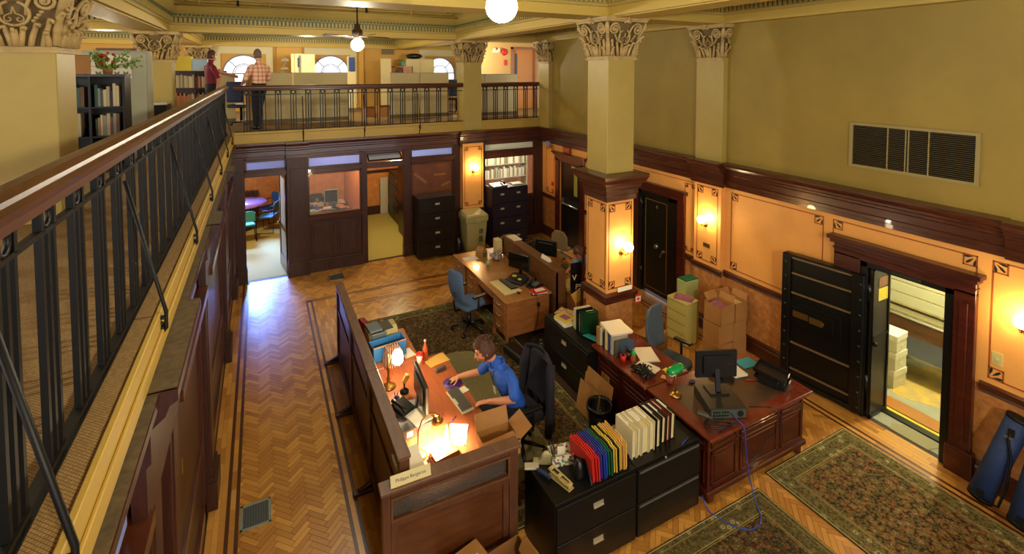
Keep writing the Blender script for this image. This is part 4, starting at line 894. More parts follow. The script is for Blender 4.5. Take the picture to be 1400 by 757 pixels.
# open carton standing on the desk corner
oc = thing('open_carton', 'open cardboard box with raised flaps beside the typing man', 'box', (2.02, 4.24, T0), -.03)
b = MB(); b.box(-.18, .18, -.14, -.135, 0, .14); b.box(-.18, .18, .135, .14, 0, .14); b.box(-.18, -.175, -.14, .14, 0, .14); b.box(.175, .18, -.14, .14, 0, .14); b.box(-.18, .18, -.14, .14, 0, .005); obj('carton', b, 'card', oc)
for c, d_, r_ in (((-.0, .165, .21), (.35, .005, .16), (-.35, 0, 0)), ((.24, 0, .19), (.16, .28, .005), (0, -.6, 0)), ((0, -.08, .145), (.34, .13, .005), (-.1, 0, .1)), ((-.17, 0, .09), (.005, .27, .10), (0, -.1, 0))): obj('flap', MB().rbox(c, d_, r_), 'card', oc)
# cartons on the floor before the front screen
fc1 = thing('carton', 'taped shipping carton with a white address label in front of the screen', 'box', (1.49, 3.70, 0), .22); obj('carton', MB().box(-.17, .17, -.14, .14, 0, .34), 'card', fc1, bevel=.004); obj('address_label', MB().box(-.06, .10, -.10, .02, .34, .3415), 'paper', fc1)
b = MB(); rr = random.Random(2)
for i in range(14): b.box(-.05 + i * .005, -.05 + i * .005 + .002 + .0015 * rr.random(), -.02, .01, .3415, .342)
for i in range(3): b.box(.03, .09, -.08 + i * .02, -.074 + i * .02, .3415, .342)
obj('barcode', b, 'iron', fc1)
fc2 = thing('carton', 'open empty carton right of the labelled shipping carton', 'box', (1.86, 3.62, 0), .12)
b = MB(); b.box(-.16, .16, -.15, -.145, 0, .28); b.box(-.16, .16, .145, .15, 0, .28); b.box(-.16, -.155, -.15, .15, 0, .28); b.box(.155, .16, -.15, .15, 0, .28); b.box(-.16, .16, -.15, .15, 0, .005); obj('carton', b, 'carddk', fc2); obj('flap', MB().rbox((.13, -.06, .31), (.02, .2, .12), (0, .5, 0)), 'card', fc2)

# ---- swivel chairs
def office_chair(label, loc, rz, fab, arms=True, back_h=.52, rz_base=.3):
    t = thing('office_chair', label, 'chair', loc, rz)
    b = MB()
    for i in range(5):
        a = rz_base + i * 2 * PI / 5; c, s = math.cos(a), math.sin(a)
        b.tube([(.03 * c, .03 * s, .12), (.16 * c, .16 * s, .10), (.29 * c, .29 * s, .075)], [.026, .022, .016], 8)
    obj('base', b, 'plastic', t)
    for i in range(5):
        a = rz_base + i * 2 * PI / 5; obj('caster', MB().at((.29 * math.cos(a), .29 * math.sin(a), .032), rz=a).cyl((0, -.022, 0), (0, .022, 0), .03, n=12), 'plastic', t)
    obj('gas_column', MB().cyl((0, 0, .1), (0, 0, .42), .028, n=12).cyl((0, 0, .12), (0, 0, .28), .04, n=12).rbox((0, 0, .415), (.2, .24, .035)), 'plastic', t)
    prof = [(-.22, -.2), (-.24, 0), (-.2, .2), (-.1, .25), (.1, .25), (.2, .2), (.24, 0), (.22, -.2), (.1, -.23), (-.1, -.23)]
    obj('seat', MB().prism(prof, .44, .52), fab, t, bevel=.03, seg=3)
    b = MB(); n = 10; vs = []; fs = []
    for i in range(n + 1):
        v = i / n; z = .60 + back_h * v; w = .215 * (1 - .12 * (2 * v - 1) ** 2 - .25 * max(0, v - .8) * 3); yy = -.23 - .06 * v + .035 * math.sin(PI * v) * -1
        for u in (-1, -.6, 0, .6, 1): vs.append((w * u, yy - .03 * (1 - u * u) + .0, z))
        for u in (-1, -.6, 0, .6, 1): vs.append((w * u, yy - .03 * (1 - u * u) + .055, z))
    for i in range(n):
        for k in (0, 5):
            for j in range(4): q = (i * 10 + k + j, i * 10 + k + j + 1, (i + 1) * 10 + k + j + 1, (i + 1) * 10 + k + j); fs.append(q)
        for j in (0, 4): fs.append((i * 10 + j, i * 10 + 5 + j, (i + 1) * 10 + 5 + j, (i + 1) * 10 + j))
    for i in (0, n):
        for j in range(4): fs.append((i * 10 + j, i * 10 + j + 1, i * 10 + 6 + j, i * 10 + 5 + j))
    b.add(vs, fs, 0, True); o = obj('backrest', b, fab, t); sb_ = o.modifiers.new('sub', 'SUBSURF'); sb_.levels = 1; sb_.render_levels = 2
    obj('back_bar', MB().tube([(0, -.1, .41), (0, -.28, .42), (0, -.31, .55), (0, -.30, .75)], .018, 6), 'plastic', t)
    if arms:
        for sg in (-1, 1): obj('armrest', MB().tube([(sg * .15, 0, .425), (sg * .27, 0, .43), (sg * .28, 0, .5), (sg * .28, 0, .66)], .018, 8).rbox((sg * .28, .02, .68), (.07, .26, .03)), 'plastic', t, bevel=.008)
    return t
office_chair('blue fabric swivel chair with black arms at the oak desk', (3.13, 7.74, .012), -PI / 2 + .25, 'fabric')
office_chair('slate fabric swivel chair behind the corner desk by the column', (4.96, 4.86, 0), -2.85, 'fabric2', back_h=.58)
mc = office_chair('dark swivel chair carrying a draped jacket, under the man in blue', (2.64, 4.93, .017), PI / 2 + .05, 'jacket')
jk = thing('jacket', 'dark navy jacket draped over the back of the chair of the man in blue', 'jacket', (2.64, 4.93, .017), PI / 2 + .05)
b = MB(); n = 24; vs = []; fs = []; R8 = random.Random(8)
rows = [(1.16, .16, -.30), (1.14, .23, -.33), (1.04, .27, -.36), (.85, .285, -.365), (.65, .29, -.37), (.42, .30, -.375), (.28, .29, -.37)]
for z, w, y in rows:
    for j in range(n + 1):
        u = -1 + 2 * j / n; fold = .014 * math.sin(j * 2.1) * (1.2 - z); vs.append((w * math.sin(u * 1.5) / math.sin(1.5), y + .14 * (1 - math.cos(u * 1.35)) + fold, z))
for i in range(len(rows) - 1):
    for j in range(n): fs.append((i * (n + 1) + j, i * (n + 1) + j + 1, (i + 1) * (n + 1) + j + 1, (i + 1) * (n + 1) + j))
b.add(vs, fs, 0, True); o = obj('cloth', b, 'jacket', jk); so_ = o.modifiers.new('thick', 'SOLIDIFY'); so_.thickness = .022; o.modifiers.new('sub', 'SUBSURF').render_levels = 1
obj('sleeve', MB().tube([(-.24, -.26, 1.08), (-.29, -.22, .85), (-.31, -.20, .55), (-.30, -.19, .30)], [.05, .052, .048, .045], 10), 'jacket', jk); obj('sleeve', MB().tube([(.24, -.26, 1.08), (.29, -.22, .85), (.31, -.22, .6), (.30, -.2, .35)], [.05, .052, .048, .045], 10), 'jacket', jk)

# ---- oak desk in the middle
od = thing('oak_desk', 'brown oak pedestal desk with silver-handled drawers and a monitor', 'desk', (3.43, 6.92, 0))
obj('desk_top', MB().box(0, .88, 0, 1.78, .73, .76), 'oaktop', od, bevel=.006); obj('apron', MB().box(.02, .86, .55, 1.25, .62, .73), 'oak', od)
for y0 in (.03, 1.22):
    pd_ = obj('pedestal', MB().box(.04, .84, y0, y0 + .52, .16, .73), 'oak', od, bevel=.004)
    for i in range(3):
        dr = obj('drawer', MB().box(.022, .04, y0 + .03, y0 + .49, .18 + i * .18, .34 + i * .18), mat('oak_drawer', '#9c6436', .35, var=.2, stretch=(4, .6, 4)), od, bevel=.004)
        obj('handle', MB().tube([(.022, y0 + .2, .28 + i * .18), (.0, y0 + .21, .27 + i * .18), (.0, y0 + .31, .27 + i * .18), (.022, y0 + .32, .28 + i * .18)], .006, 6), 'nickel', dr)
for x in (.03, .81):
    for y in (.03, .50, 1.25, 1.71): obj('leg', MB().prism([(x, y), (x + .045, y), (x + .045, y + .045), (x, y + .045)], 0.0125, .18), 'oak', od, bevel=.003)
ot = thing('side_desk', 'lower oak side desk at the far end of the oak desk', 'desk', (3.42, 8.72, 0)); obj('desk_top', MB().box(.02, .95, 0, .62, .70, .73), 'oaktop', ot, bevel=.005); obj('drawer_body', MB().box(.05, .9, .03, .6, .1, .70), 'oak', ot)
for i in range(3): dr = obj('drawer', MB().box(.03, .05, .06, .56, .13 + i * .19, .30 + i * .19), mat('grey_oak_drawer', '#8a7458', .4), ot, bevel=.003); obj('handle', MB().box(.015, .03, .26, .36, .21 + i * .19, .225 + i * .19), 'nickel', dr)
hd = thing('desk_divider', 'brown wooden divider with shelf standing between the back-to-back desks', 'divider', (4.36, 6.86, 0)); obj('panel', MB().box(0, .03, 0, 2.05, .02, 1.10), 'walnut', hd); obj('top_shelf', MB().box(-.01, .19, -.01, 2.06, 1.10, 1.125), 'walnut', hd, bevel=.003); obj('end_panel', MB().box(0, .18, 0, .02, .02, 1.10), 'walnut', hd); obj('end_panel', MB().box(0, .18, 2.03, 2.05, .02, 1.10), 'walnut', hd); obj('back_panel', MB().box(.165, .18, 0.3, 2.05, .76, 1.10), 'walnut', hd)
monitor('dark monitor on the oak desk against the brown divider', (4.14, 7.75, .761), 2.0, .46, .28)
cl_ = mat('blue_black', '#20242c', .35)
ph2 = thing('telephone_console', 'wide black telephone console with yellow notes on the oak desk', 'telephone', (3.98, 7.55, .761), -1.1); obj('phone_body', MB().prism([(-.13, 0), (.13, 0), (.13, .09), (-.13, .05)], -.17, .17, 'x'), cl_, ph2, bevel=.008); obj('sticky_note', MB().rbox((-.08, .02, .078), (.08, .06, .002), (.15, 0, .2)), 'yellow', ph2); obj('sticky_note', MB().rbox((.07, -.03, .07), (.07, .05, .002), (.15, 0, -.2)), 'yellow', ph2)
ph3 = thing('telephone', 'black handset telephone between console and divider', 'telephone', (4.13, 7.22, .761), -1.3); obj('phone_body', MB().prism([(-.11, 0), (.11, 0), (.11, .08), (-.11, .03)], -.10, .12, 'x'), 'plastic', ph3, bevel=.008); obj('handset', MB().tube([(-.07, -.10, .06), (-.075, -.04, .09), (-.075, .05, .11), (-.07, .11, .1)], [.026, .016, .016, .026], 8), cl_, ph3); obj('keypad', MB().rbox((.03, 0, .066), (.1, .12, .01), (.22, 0, 0)), 'greypl', ph3)
keyboard('dark keyboard on the cream pad of the oak desk', (3.78, 7.50, .776), PI / 2 + .05, 'plastic', 'greypl')
one('desk_pad', 'cream desk pad under the dark keyboard', 'pad', MB().box(-.13, .20, -.29, .29, 0, .014), 'paper2', (3.66, 7.46, .761), .05, bevel=.003)
one('computer_mouse', 'black mouse on the oak desk right of the keyboard', 'mouse', MB().sph((0, 0, .008), .034, (.85, 1.4, .6), 12, 7), 'plastic', (3.78, 7.13, .765))
mgz = thing('magazine_stack', 'stack of colourful magazines on the near oak desk corner', 'magazines', (4.10, 7.02, .761), -.2)
for i, c in enumerate(('blue', 'paper', 'red')): obj('magazine', MB().rbox((0, 0, .008 + i * .012), (.26, .20, .011), (0, 0, i * .15 - .1)), c, mgz)
obj('cover_print', MB().rbox((.02, .0, .041), (.18, .10, .0015), (0, 0, .2)), 'paper', mgz)
gm = thing('gooseneck_microphone', 'black gooseneck desk lamp on a round base at the oak desk corner', 'lamp', (4.0, 6.98, .761)); obj('base', MB().lathe([(.065, 0), (.065, .012), (.02, .03)], n=18), 'plastic', gm); obj('neck', MB().tube([(0, 0, .02), (-.02, .01, .12), (-.06, .03, .22), (-.10, .05, .26)], .005, 6), 'plastic', gm)
one('cup', 'pale green plastic cup with pens on the oak desk', 'cup', MB().lathe([(.03, 0), (.042, .10), (.038, .10), (.028, .01)], n=16), mat('pale_green', '#8a9a6a', .4), (3.80, 8.42, .761))
th_ = thing('tissue_house', 'small house-shaped cardboard tissue box on the far side desk', 'box', (3.92, 9.0, .731), .3); obj('walls', MB().prism([(-.07, 0), (.07, 0), (.07, .12), (0, .20), (-.07, .12)], -.10, .10, 'y'), 'card', th_); obj('green_door', MB().box(-.03, .03, -.103, -.10, .01, .1), 'green', th_)
b = MB(); rr = random.Random(9)
for i in range(9): b.sph((rr.random() * .3 - .1, rr.random() * .3 - .15, .04 + rr.random() * .08), .035 + rr.random() * .02, (1, 1, .9), 8, 5)
one('desk_ornaments', 'cluster of small grey and white ornaments beside the cardboard house', 'ornaments', b, mat('ornament_mix', '#6a6058', .6, col2='#b0a898', vscale=14), (4.07, 8.66, .76))
b = MB()
for i in range(5): b.sph((rr.random() * .1, rr.random() * .14, .05 + rr.random() * .1), .035, (1, 1, 1.2), 8, 5)
one('soft_toy', 'dusky brown soft toy heap against the divider behind the dark monitor', 'toy', b, mat('dusky_brown', '#5a3c34', .8), (4.2, 8.30, .761))
sheet('printed_page', 'white printed page on the far side desk', .28, .2, (3.68, 8.98, .731), .1, n=2)
one('desk_organiser', 'cream upright file holder at the far end of the divider', 'file holder', MB().box(-.06, .06, -.09, .09, 0, .32), 'paper2', (4.26, 8.95, .731), bevel=.004)
one('desk_cable', 'black cable hanging down the side of the oak desk', 'cable', MB().tube([(4.0, 6.96, .77), (4.02, 6.905, .74), (4.03, 6.895, .5), (3.99, 6.89, .3), (3.95, 6.895, .15)], .005, 5), 'plastic')
one('power_adapter', 'black power adapter box fixed on the side of the oak desk', 'adapter', MB().box(-.02, .02, -.015, .015, -.03, .03), 'plastic', (4.03, 6.89, .62))
b = MB()
for i in range(9): b.sph((rr.random() * .6, rr.random() * .22, .06 + rr.random() * .06), .09, (1.5, 1, .8), 10, 6)
one('dark_bag', 'shapeless black bags lying under the oak desk end', 'bag', b, 'rubbish', (3.62, 6.55, .012))
one('instrument_case', 'long black case lying on the rug between oak desk and black cabinet', 'case', MB().prism([(-.10, 0), (.10, 0), (.13, .05), (.10, .13), (-.10, .13), (-.13, .05)], -.42, .42, 'y'), 'plastic', (3.52, 6.45, .0125), .15, bevel=.02)
# desk behind the divider
bd = thing('desk', 'brown desk hidden behind the wooden divider, facing the bent person', 'desk', (4.56, 6.70, 0)); obj('desk_top', MB().box(0, .72, 0, 2.2, .73, .76), 'oaktop', bd, bevel=.005); obj('side_panel', MB().box(.03, .70, .02, .05, 0, .73), 'oak', bd); obj('side_panel', MB().box(.03, .70, 2.15, 2.18, 0, .73), 'oak', bd); obj('modesty_panel', MB().box(.03, .05, .05, 2.15, .1, .73), 'oak', bd)
monitor('black monitor showing its back with a green mark beyond the divider', (4.85, 8.05, .761), -1.0, .46, .30); 
keyboard('black keyboard in front of the bent person', (5.1, 7.6, .761), -PI / 2, 'plastic', 'greypl')
sheet('paper_stack', 'stack of cream papers at the end of the hidden desk', .26, .34, (4.70, 6.98, .761), .1, 'paper2', 'papers', 8, th=.006)
bgm = thing('handbag', 'black leather handbag slumped on the divider shelf end', 'bag', (4.80, 8.55, .761), .3); obj('bag_body', MB().sph((0, 0, .13), .16, (1.3, .7, .85), 16, 10), 'plastic', bgm); obj('strap', MB().tube([(-.15, 0, .2), (-.08, .05, .3), (.08, .05, .3), (.15, 0, .2)], .014, 6), 'plastic', bgm)
sheet('paper_stack', 'white papers at the far end of the divider shelf', .18, .34, (4.49, 8.65, 1.126), .0, 'paper', 'papers', 3)
one('name_plate', 'small white name plate on the divider shelf', 'sign', MB().prism([(-.03, 0), (.03, 0), (0, .07)], -.13, .13, 'y'), 'paper', (4.47, 7.38, 1.126), .05)
ec = thing('easy_chair', 'round-backed beige chair beyond the hidden desk', 'chair', (5.55, 8.95, 0), PI / 2 + .3); obj('backrest', MB().prism([(-.24, .55), (.24, .55), (.22, .85), (.12, .96), (-.12, .96), (-.22, .85)], -.30, -.24, 'y'), mat('beige_fabric', '#8a7450', .85), ec, bevel=.02); obj('seat', MB().box(-.24, .24, -.24, .24, .42, .50), mat('beige_fabric', '#8a7450', .85), ec, bevel=.03)
for sx in (-.2, .2):
    for sy in (-.2, .2): obj('leg', MB().cyl((sx, sy, 0), (sx, sy, .43), .018), 'iron', ec)
cs = thing('coat_stand', 'wooden post with hooks holding a black banner by the column', 'stand', (4.66, 6.555, 0)); obj('post', MB().rbox((.0, 0, .80), (.035, .035, 1.52), (.0, .04, 0)), 'redwood', cs); obj('hook', MB().cyl((0, 0, 1.45), (-.08, .05, 1.56), .006).cyl((0, 0, 1.45), (.08, -.02, 1.55), .006), 'brass', cs); obj('foot', MB().box(-.12, .12, -.03, .03, 0, .05).box(-.03, .03, -.12, .12, 0, .05), 'redwood', cs)
bn = thing('banner', 'black cloth banner with white letters hanging on the wooden post', 'banner', (4.62, 6.60, .82), -.15); b = MB(); b.sweep([(0, 0), (.012, .15), (-.005, .35), (.01, .5), (.022, .5), (.007, .35), (.024, .15), (.012, 0)], -.14, .12, 'x'); obj('cloth', b, 'rubbish', bn)
text('lettering', 'V', .13, (-.08, -.013, .26), (PI / 2, 0, 0), 'paper', bn); text('lettering', 'PS', .13, (.0, -.013, .10), (PI / 2, .1, 0), 'paper', bn)
one('envelope', 'cream envelope hanging off the desk end by the column', 'envelope', MB().box(-.11, .11, -.004, .004, -.17, .17), 'paper2', (4.80, 6.58, .86), .3, rot=(.1, .35, .2))
one('envelope', 'folded manila envelope hanging left of the wooden post', 'envelope', MB().box(-.09, .09, -.004, .004, -.1, .1), 'manila', (4.60, 6.60, .76), .3, rot=(.1, -.5, -.1))
one('cord', 'white cord hanging down the end of the hidden desk', 'cord', MB().tube([(4.63, 6.69, .765), (4.62, 6.66, .70), (4.62, 6.68, .4), (4.64, 6.68, .03)], .005, 5), 'paper')

# ---- lateral filing cabinets
def lateral(label, loc, rz, w, d, h, n, hw=.11, mt='blackmetal', hf=((.5,),), feet=False, tm=None):
    """drawers face local -y"""
    t = thing('filing_cabinet', label, 'cabinet', loc, rz); z0 = .07 if feet else .02
    obj('carcass', MB().box(0, w, 0.012, d, z0, h), mt, t, bevel=.004)
    if tm: obj('top_sheet', MB().box(.005, w - .005, .015, d - .005, h, h + .003), tm, t)
    hh = (h - z0 - .03) / n
    for i in range(n):
        z = z0 + .01 + i * hh; dr = obj('drawer', MB().box(.012, w - .012, -.006, .014, z, z + hh - .012), 'drawerface' if mt == 'blackmetal' else mt, t, bevel=.004)
        for f in hf[0]:
            c = w * f; m1, m2 = c - hw / 2, c + hw / 2; zz = z + hh * .62
            obj('label_pull', MB().box(m1, m2, -.012, -.006, zz - .022, zz + .022).box(m1, m2, -.022, -.012, zz - .022, zz - .014), 'nickel', dr)
    if feet:
        for x in (.06, w - .06):
            for y in (.06, d - .06): obj('caster', MB().cyl((x - .012, y, .03), (x + .012, y, .03), .03, n=10).box(x - .01, x + .01, y - .01, y + .01, .03, .08), 'steel', t)
    return t
c1 = lateral('near black two-drawer cabinet carrying the coloured folders', (2.20, 3.46, 0), 0, .905, .56, .72, 2)
c2 = lateral('near black two-drawer cabinet carrying the black and white ring binders', (3.11, 3.46, 0), 0, .84, .56, .72, 2, hf=((),))
for dr in [o for o in bpy.data.objects if o.parent == c2 and o.name.startswith('drawer')]:
    zc = sum(v.co.z for v in dr.data.vertices) / len(dr.data.vertices); obj('lip_pull', MB().box(.03, .81, -.012, -.004, zc + .13, zc + .15), 'greypl', dr)
one('cabinet_lock', 'small round silver lock on the cabinet under the ring binders', 'lock', MB().cyl((3.47, 3.456, .705), (3.47, 3.448, .705), .012), 'nickel')
lateral('long black two-drawer cabinet carrying the upright green binders', (3.83, 6.38, 0), -PI / 2, 1.14, .48, .72, 2)
lateral('tall black four-drawer cabinet on casters with a blue-lit top', (3.23, 11.08, 0), 0, .92, .46, 1.48, 4, feet=True, tm=mat('shiny_top', '#38383c', .1))
lateral('tall dark purple-black cabinet with doubled drawer labels beneath the library window', (5.12, 11.06, 0), 0, 1.02, .45, 1.52, 4, mt='navymetal', hf=((.27, .72),), hw=.10)
mchn = thing('telephone', 'grey fax telephone on top of the tall cabinet below the library window', 'telephone', (5.36, 11.25, 1.52), .1); obj('phone_body', MB().prism([(-.14, 0), (.14, 0), (.14, .08), (-.14, .04)], -.20, .22, 'x'), 'greypl', mchn, bevel=.008); obj('handset', MB().tube([(.13, -.12, .09), (.13, -.02, .12), (.15, .10, .11)], [.03, .02, .03], 8), 'plastic', mchn)
one('white_tray', 'pale open tray on the right end of the tall dark cabinet top', 'tray', MB().box(-.14, .14, -.12, .12, 0, .03), 'ltgrey', (5.92, 11.3, 1.52), bevel=.004)
# khaki wheeled bin
bn_ = thing('wheeled_bin', 'khaki wheeled recycling bin with closed lid by the orange pilaster', 'bin', (4.36, 10.90, 0)); 
b = MB(); b.add([(.06, .06, .04), (.50, .06, .04), (.50, .46, .04), (.06, .46, .04), (0, 0, .92), (.56, 0, .92), (.56, .52, .92), (0, .52, .92)], [(0, 3, 2, 1), (4, 5, 6, 7), (0, 1, 5, 4), (1, 2, 6, 5), (2, 3, 7, 6), (3, 0, 4, 7)]); b.box(-.015, .575, -.015, .535, .80, .93); b.box(.2, .36, -.035, 0, .78, .88); obj('bin_body', b, 'bin', bn_, bevel=.012)
obj('lid', MB().add([(-.02, -.03, .93), (.58, -.03, .93), (.58, .55, .93), (-.02, .55, .93), (.03, .02, .99), (.53, .02, .99), (.53, .5, 1.01), (.03, .5, 1.01)], [(0, 3, 2, 1), (4, 5, 6, 7), (0, 1, 5, 4), (1, 2, 6, 5), (2, 3, 7, 6), (3, 0, 4, 7)]), mat('bin_lid', '#a8a070', .45), bn_, bevel=.012)
obj('handle_recess', MB().box(.34, .44, .01, .06, .50, .62), mat('bin_recess', '#5e5a3c', .6), bn_); obj('handle_recess', MB().box(.34, .44, .03, .07, .30, .44), mat('bin_recess', '#5e5a3c', .6), bn_)
for x in (.04, .48): obj('wheel', MB().cyl((x, .46, .09), (x + .05, .46, .09), .09, n=16), 'plastic', bn_)
one('waste_sack', 'small black sack on the floor between tall cabinet and khaki bin', 'bag', MB().sph((0, 0, .22), .13, (.8, .8, 1.7), 12, 8), 'rubbish', (4.24, 11.12, 0))

# ---- things on the near black cabinets
Z7 = .721
fs_ = thing('folder_rack', 'black rack holding the coloured folders upright', 'rack', (2.62, 3.50, Z7)); obj('base_plate', MB().box(0, .42, 0, .34, 0, .008), 'plastic', fs_)
obj('end_plate', MB().prism([(0, .0), (.30, .0), (.26, .17), (.10, .20)], -.012, 0, 'x'), 'plastic', fs_); obj('end_plate', MB().box(.42, .43, 0, .3, 0, .12), 'plastic', fs_)
cols = ['red', 'red', 'red', 'red', 'purple', 'purple', 'blue', 'blue', 'blue', 'green', 'green', 'plastic', 'yellow_f', 'yellow_f', 'plastic', 'yellow_f', 'manila', 'manila', 'manila', 'manila']
M['yellow_f'] = mat('yellow_folder', '#d8bc48', .55)
FLAB = {'red': 'bright red folder standing in the rack', 'purple': 'purple folder standing in the rack', 'blue': 'dark blue folder standing in the rack', 'green': 'green folder standing in the rack', 'plastic': 'black folder standing among the yellow ones', 'yellow_f': 'pale yellow folder standing in the rack', 'manila': 'manila orange folder at the rack end'}
fme = {}
for i, c in enumerate(cols):
    if c not in fme:
        b = MB(); b.prism([(0, 0), (.34, 0), (.34, .235), (.20, .235), (.18, .25), (.08, .25), (.06, .235), (0, .235)], 0, .010, 'x'); fme[c] = b.mesh('folder', c)
    o = bpy.data.objects.new('folder', fme[c]); C.objects.link(o); o.location = (2.63 + i * .0205, 3.50 + .012 * math.sin(i * 1.7), Z7 + .01); o.rotation_euler = (0, -.10 + .004 * i, .05 - .004 * i); n_ = cols[:i].count(c); tot = cols.count(c); tag(o, FLAB[c] + ('' if tot == 1 else ', ' + ('leftmost' if n_ == 0 else 'rightmost' if n_ == tot - 1 else ('second', 'third')[min(n_ - 1, 1)] + ' of the ' + str(tot))), 'folder', FLAB[c].replace('folder', 'folders'))
def ring_binder(label, x, y, z, w, m, spine, h=.29, d=.26, rz=0, group=None, lean=0):
    t = thing('ring_binder', label, 'binder', (x, y, z), rz, group); t.rotation_euler = (0, lean, rz)
    obj('cover', MB().box(0, w, .0, .004, 0, h) if 0 else MB().box(0, .007, 0, d, 0, h).box(w - .007, w, 0, d, 0, h).box(0, w, d - .007, d, 0, h), m, t)
    obj('paper_block', MB().box(.009, w - .009, .012, d - .01, .008, h - .03), 'paper2', t); obj('label_strip', MB().box(.010, w - .010, d * .45, d * .95, h - .029, h - .012), 'paper', t); return t
xx = 3.135
for w_, lab in ((.055, 'first slim white ring binder right of the manila folders'), (.045, 'second slim white ring binder among the white ones'), (.085, 'widest white ring binder in the middle of the white ones'), (.065, 'white ring binder next to the black ones')):
    ring_binder(lab, xx, 3.56, Z7, w_, mat('white_vinyl', '#d8d0ac', .4), 'paper', lean=.02); xx += w_ + .012
xx += .012
ring_binder('tall black ring binder right of the white ones', xx, 3.56, Z7, .055, 'plastic', 'paper', h=.30, lean=.02); xx += .085
for w_, lab, m_ in ((.055, 'black ring binder with pale pages, left of the maroon one', 'plastic'), (.04, 'dark maroon ring binder between black ones', mat('dark_maroon', '#6a1c1c', .4)), (.06, 'last black ring binder beside the corner desk', 'plastic')):
    ring_binder(lab, xx, 3.58, Z7, w_, m_, 'paper', h=.28, lean=.04); xx += w_ + .014
one('blue_pen', 'blue pen lying before the black ring binders', 'pen', MB().cyl((-.07, 0, .006), (.07, 0, .006), .006, n=6), 'blue', (3.78, 3.50, Z7), .3)
hp = thing('hole_punch', 'cream metal hole punch on the near corner of the black cabinet', 'hole punch', (2.38, 3.66, Z7), 1.35 + .5); b = MB(); b.box(-.13, .13, -.035, .035, 0, .015); b.box(-.12, .12, -.028, .028, .015, .03); obj('base', b, mat('cream_enamel', '#a8945c', .35), hp, bevel=.005); obj('lever', MB().at((0, 0, .05), ry=-.12).box(-.12, .13, -.035, -.022, -.005, .012).box(-.12, .13, .022, .035, -.005, .012).box(-.12, -.09, -.035, .035, -.005, .012).box(.10, .13, -.035, .035, -.005, .012).box(.0, .03, -.035, .035, -.005, .012), mat('cream_enamel2', '#b8a468', .3), hp, bevel=.004)
st = thing('stapler', 'dark blue stapler behind the hole punch', 'stapler', (2.27, 3.78, Z7), 1.9); obj('base', MB().box(-.08, .08, -.018, .018, 0, .012), 'plastic', st); obj('lever', MB().at((0, 0, .035), ry=.1).box(-.08, .08, -.018, .018, -.012, .014), mat('stapler_blue', '#2a3460', .4), st, bevel=.005)
td = thing('tape_dispenser', 'beige tape dispenser on the far corner of the black cabinet', 'tape dispenser', (2.36, 3.92, Z7), 2.6); obj('body', MB().prism([(-.08, 0), (.11, 0), (.11, .03), (.05, .035), (.02, .09), (-.04, .10), (-.08, .06)], -.03, .03, 'y'), 'beigepl', td, bevel=.006); obj('tape_roll', MB().cyl((-.02, -.014, .075), (-.02, .014, .075), .04, n=16), mat('tape', '#c8bc88', .3), td)
ad = one('calculator', 'pale small calculator hanging over the cabinet edge', 'calculator', MB().box(-.04, .04, -.07, .07, 0, .02), 'ltgrey', (2.225, 3.93, Z7), 1.1, bevel=.006)
pb = thing('pencil_box', 'open flowery patterned box with a small white card', 'box', (2.52, 3.88, Z7), -.25); b = MB(); w_, d_, h_ = .11, .08, .10
for q in ((-w_, w_, -d_, -d_ + .005), (-w_, w_, d_ - .005, d_), (-w_, -w_ + .005, -d_, d_), (w_ - .005, w_, -d_, d_)): b.box(*q, 0, h_)
b.box(-w_, w_, -d_, d_, 0, .004); fm = bpy.data.materials.new('flower_print'); fm.use_nodes = True; n_ = fm.node_tree; v = n_.nodes.new('ShaderNodeTexVoronoi'); v.inputs['Scale'].default_value = 38; tcx = n_.nodes.new('ShaderNodeTexCoord'); n_.links.new(tcx.outputs['Object'], v.inputs[0]); r_ = n_.nodes.new('ShaderNodeValToRGB'); r_.color_ramp.interpolation = 'CONSTANT'
for i, (p_, c_) in enumerate(((0, '#303038'), (.18, '#c02858'), (.36, '#308a4a'), (.5, '#e0dcc8'))):
    e_ = r_.color_ramp.elements[i] if i < 2 else r_.color_ramp.elements.new(p_); e_.position = p_; e_.color = (*lin(c_), 1)
n_.links.new(v.outputs['Distance'], r_.inputs[0]); n_.links.new(r_.outputs[0], n_.nodes['Principled BSDF'].inputs['Base Color']); M['flowerp'] = fm
obj('box_walls', b, 'flowerp', pb); obj('white_card', MB().box(-.04, .04, -.02, -.016, .03, .15), 'paper', pb); obj('pens', MB().cyl((-.07, .03, .01), (-.09, .05, .17), .006).cyl((-.05, .04, .01), (-.06, .06, .16), .005), 'plastic', pb)
one('tape_holder', 'shiny black rounded desk holder before the red folders', 'holder', MB().lathe([(.05, 0), (.055, .03), (.045, .10), (.03, .16), (.0, .165)], n=18), 'plastic', (2.565, 3.64, Z7))
# floor clutter beside the cabinet
b = MB(); rr = random.Random(21)
for i in range(12): b.rbox((rr.random() * .25, rr.random() * .45, .02 + rr.random() * .05), (.10, .012, .02), (rr.random(), rr.random(), rr.random() * 3))
one('paper_litter', 'dim clutter of cables and scraps on the floor beside the black cabinet', 'clutter', b, 'greypl', (1.98, 3.35, 0.001), kind='stuff')
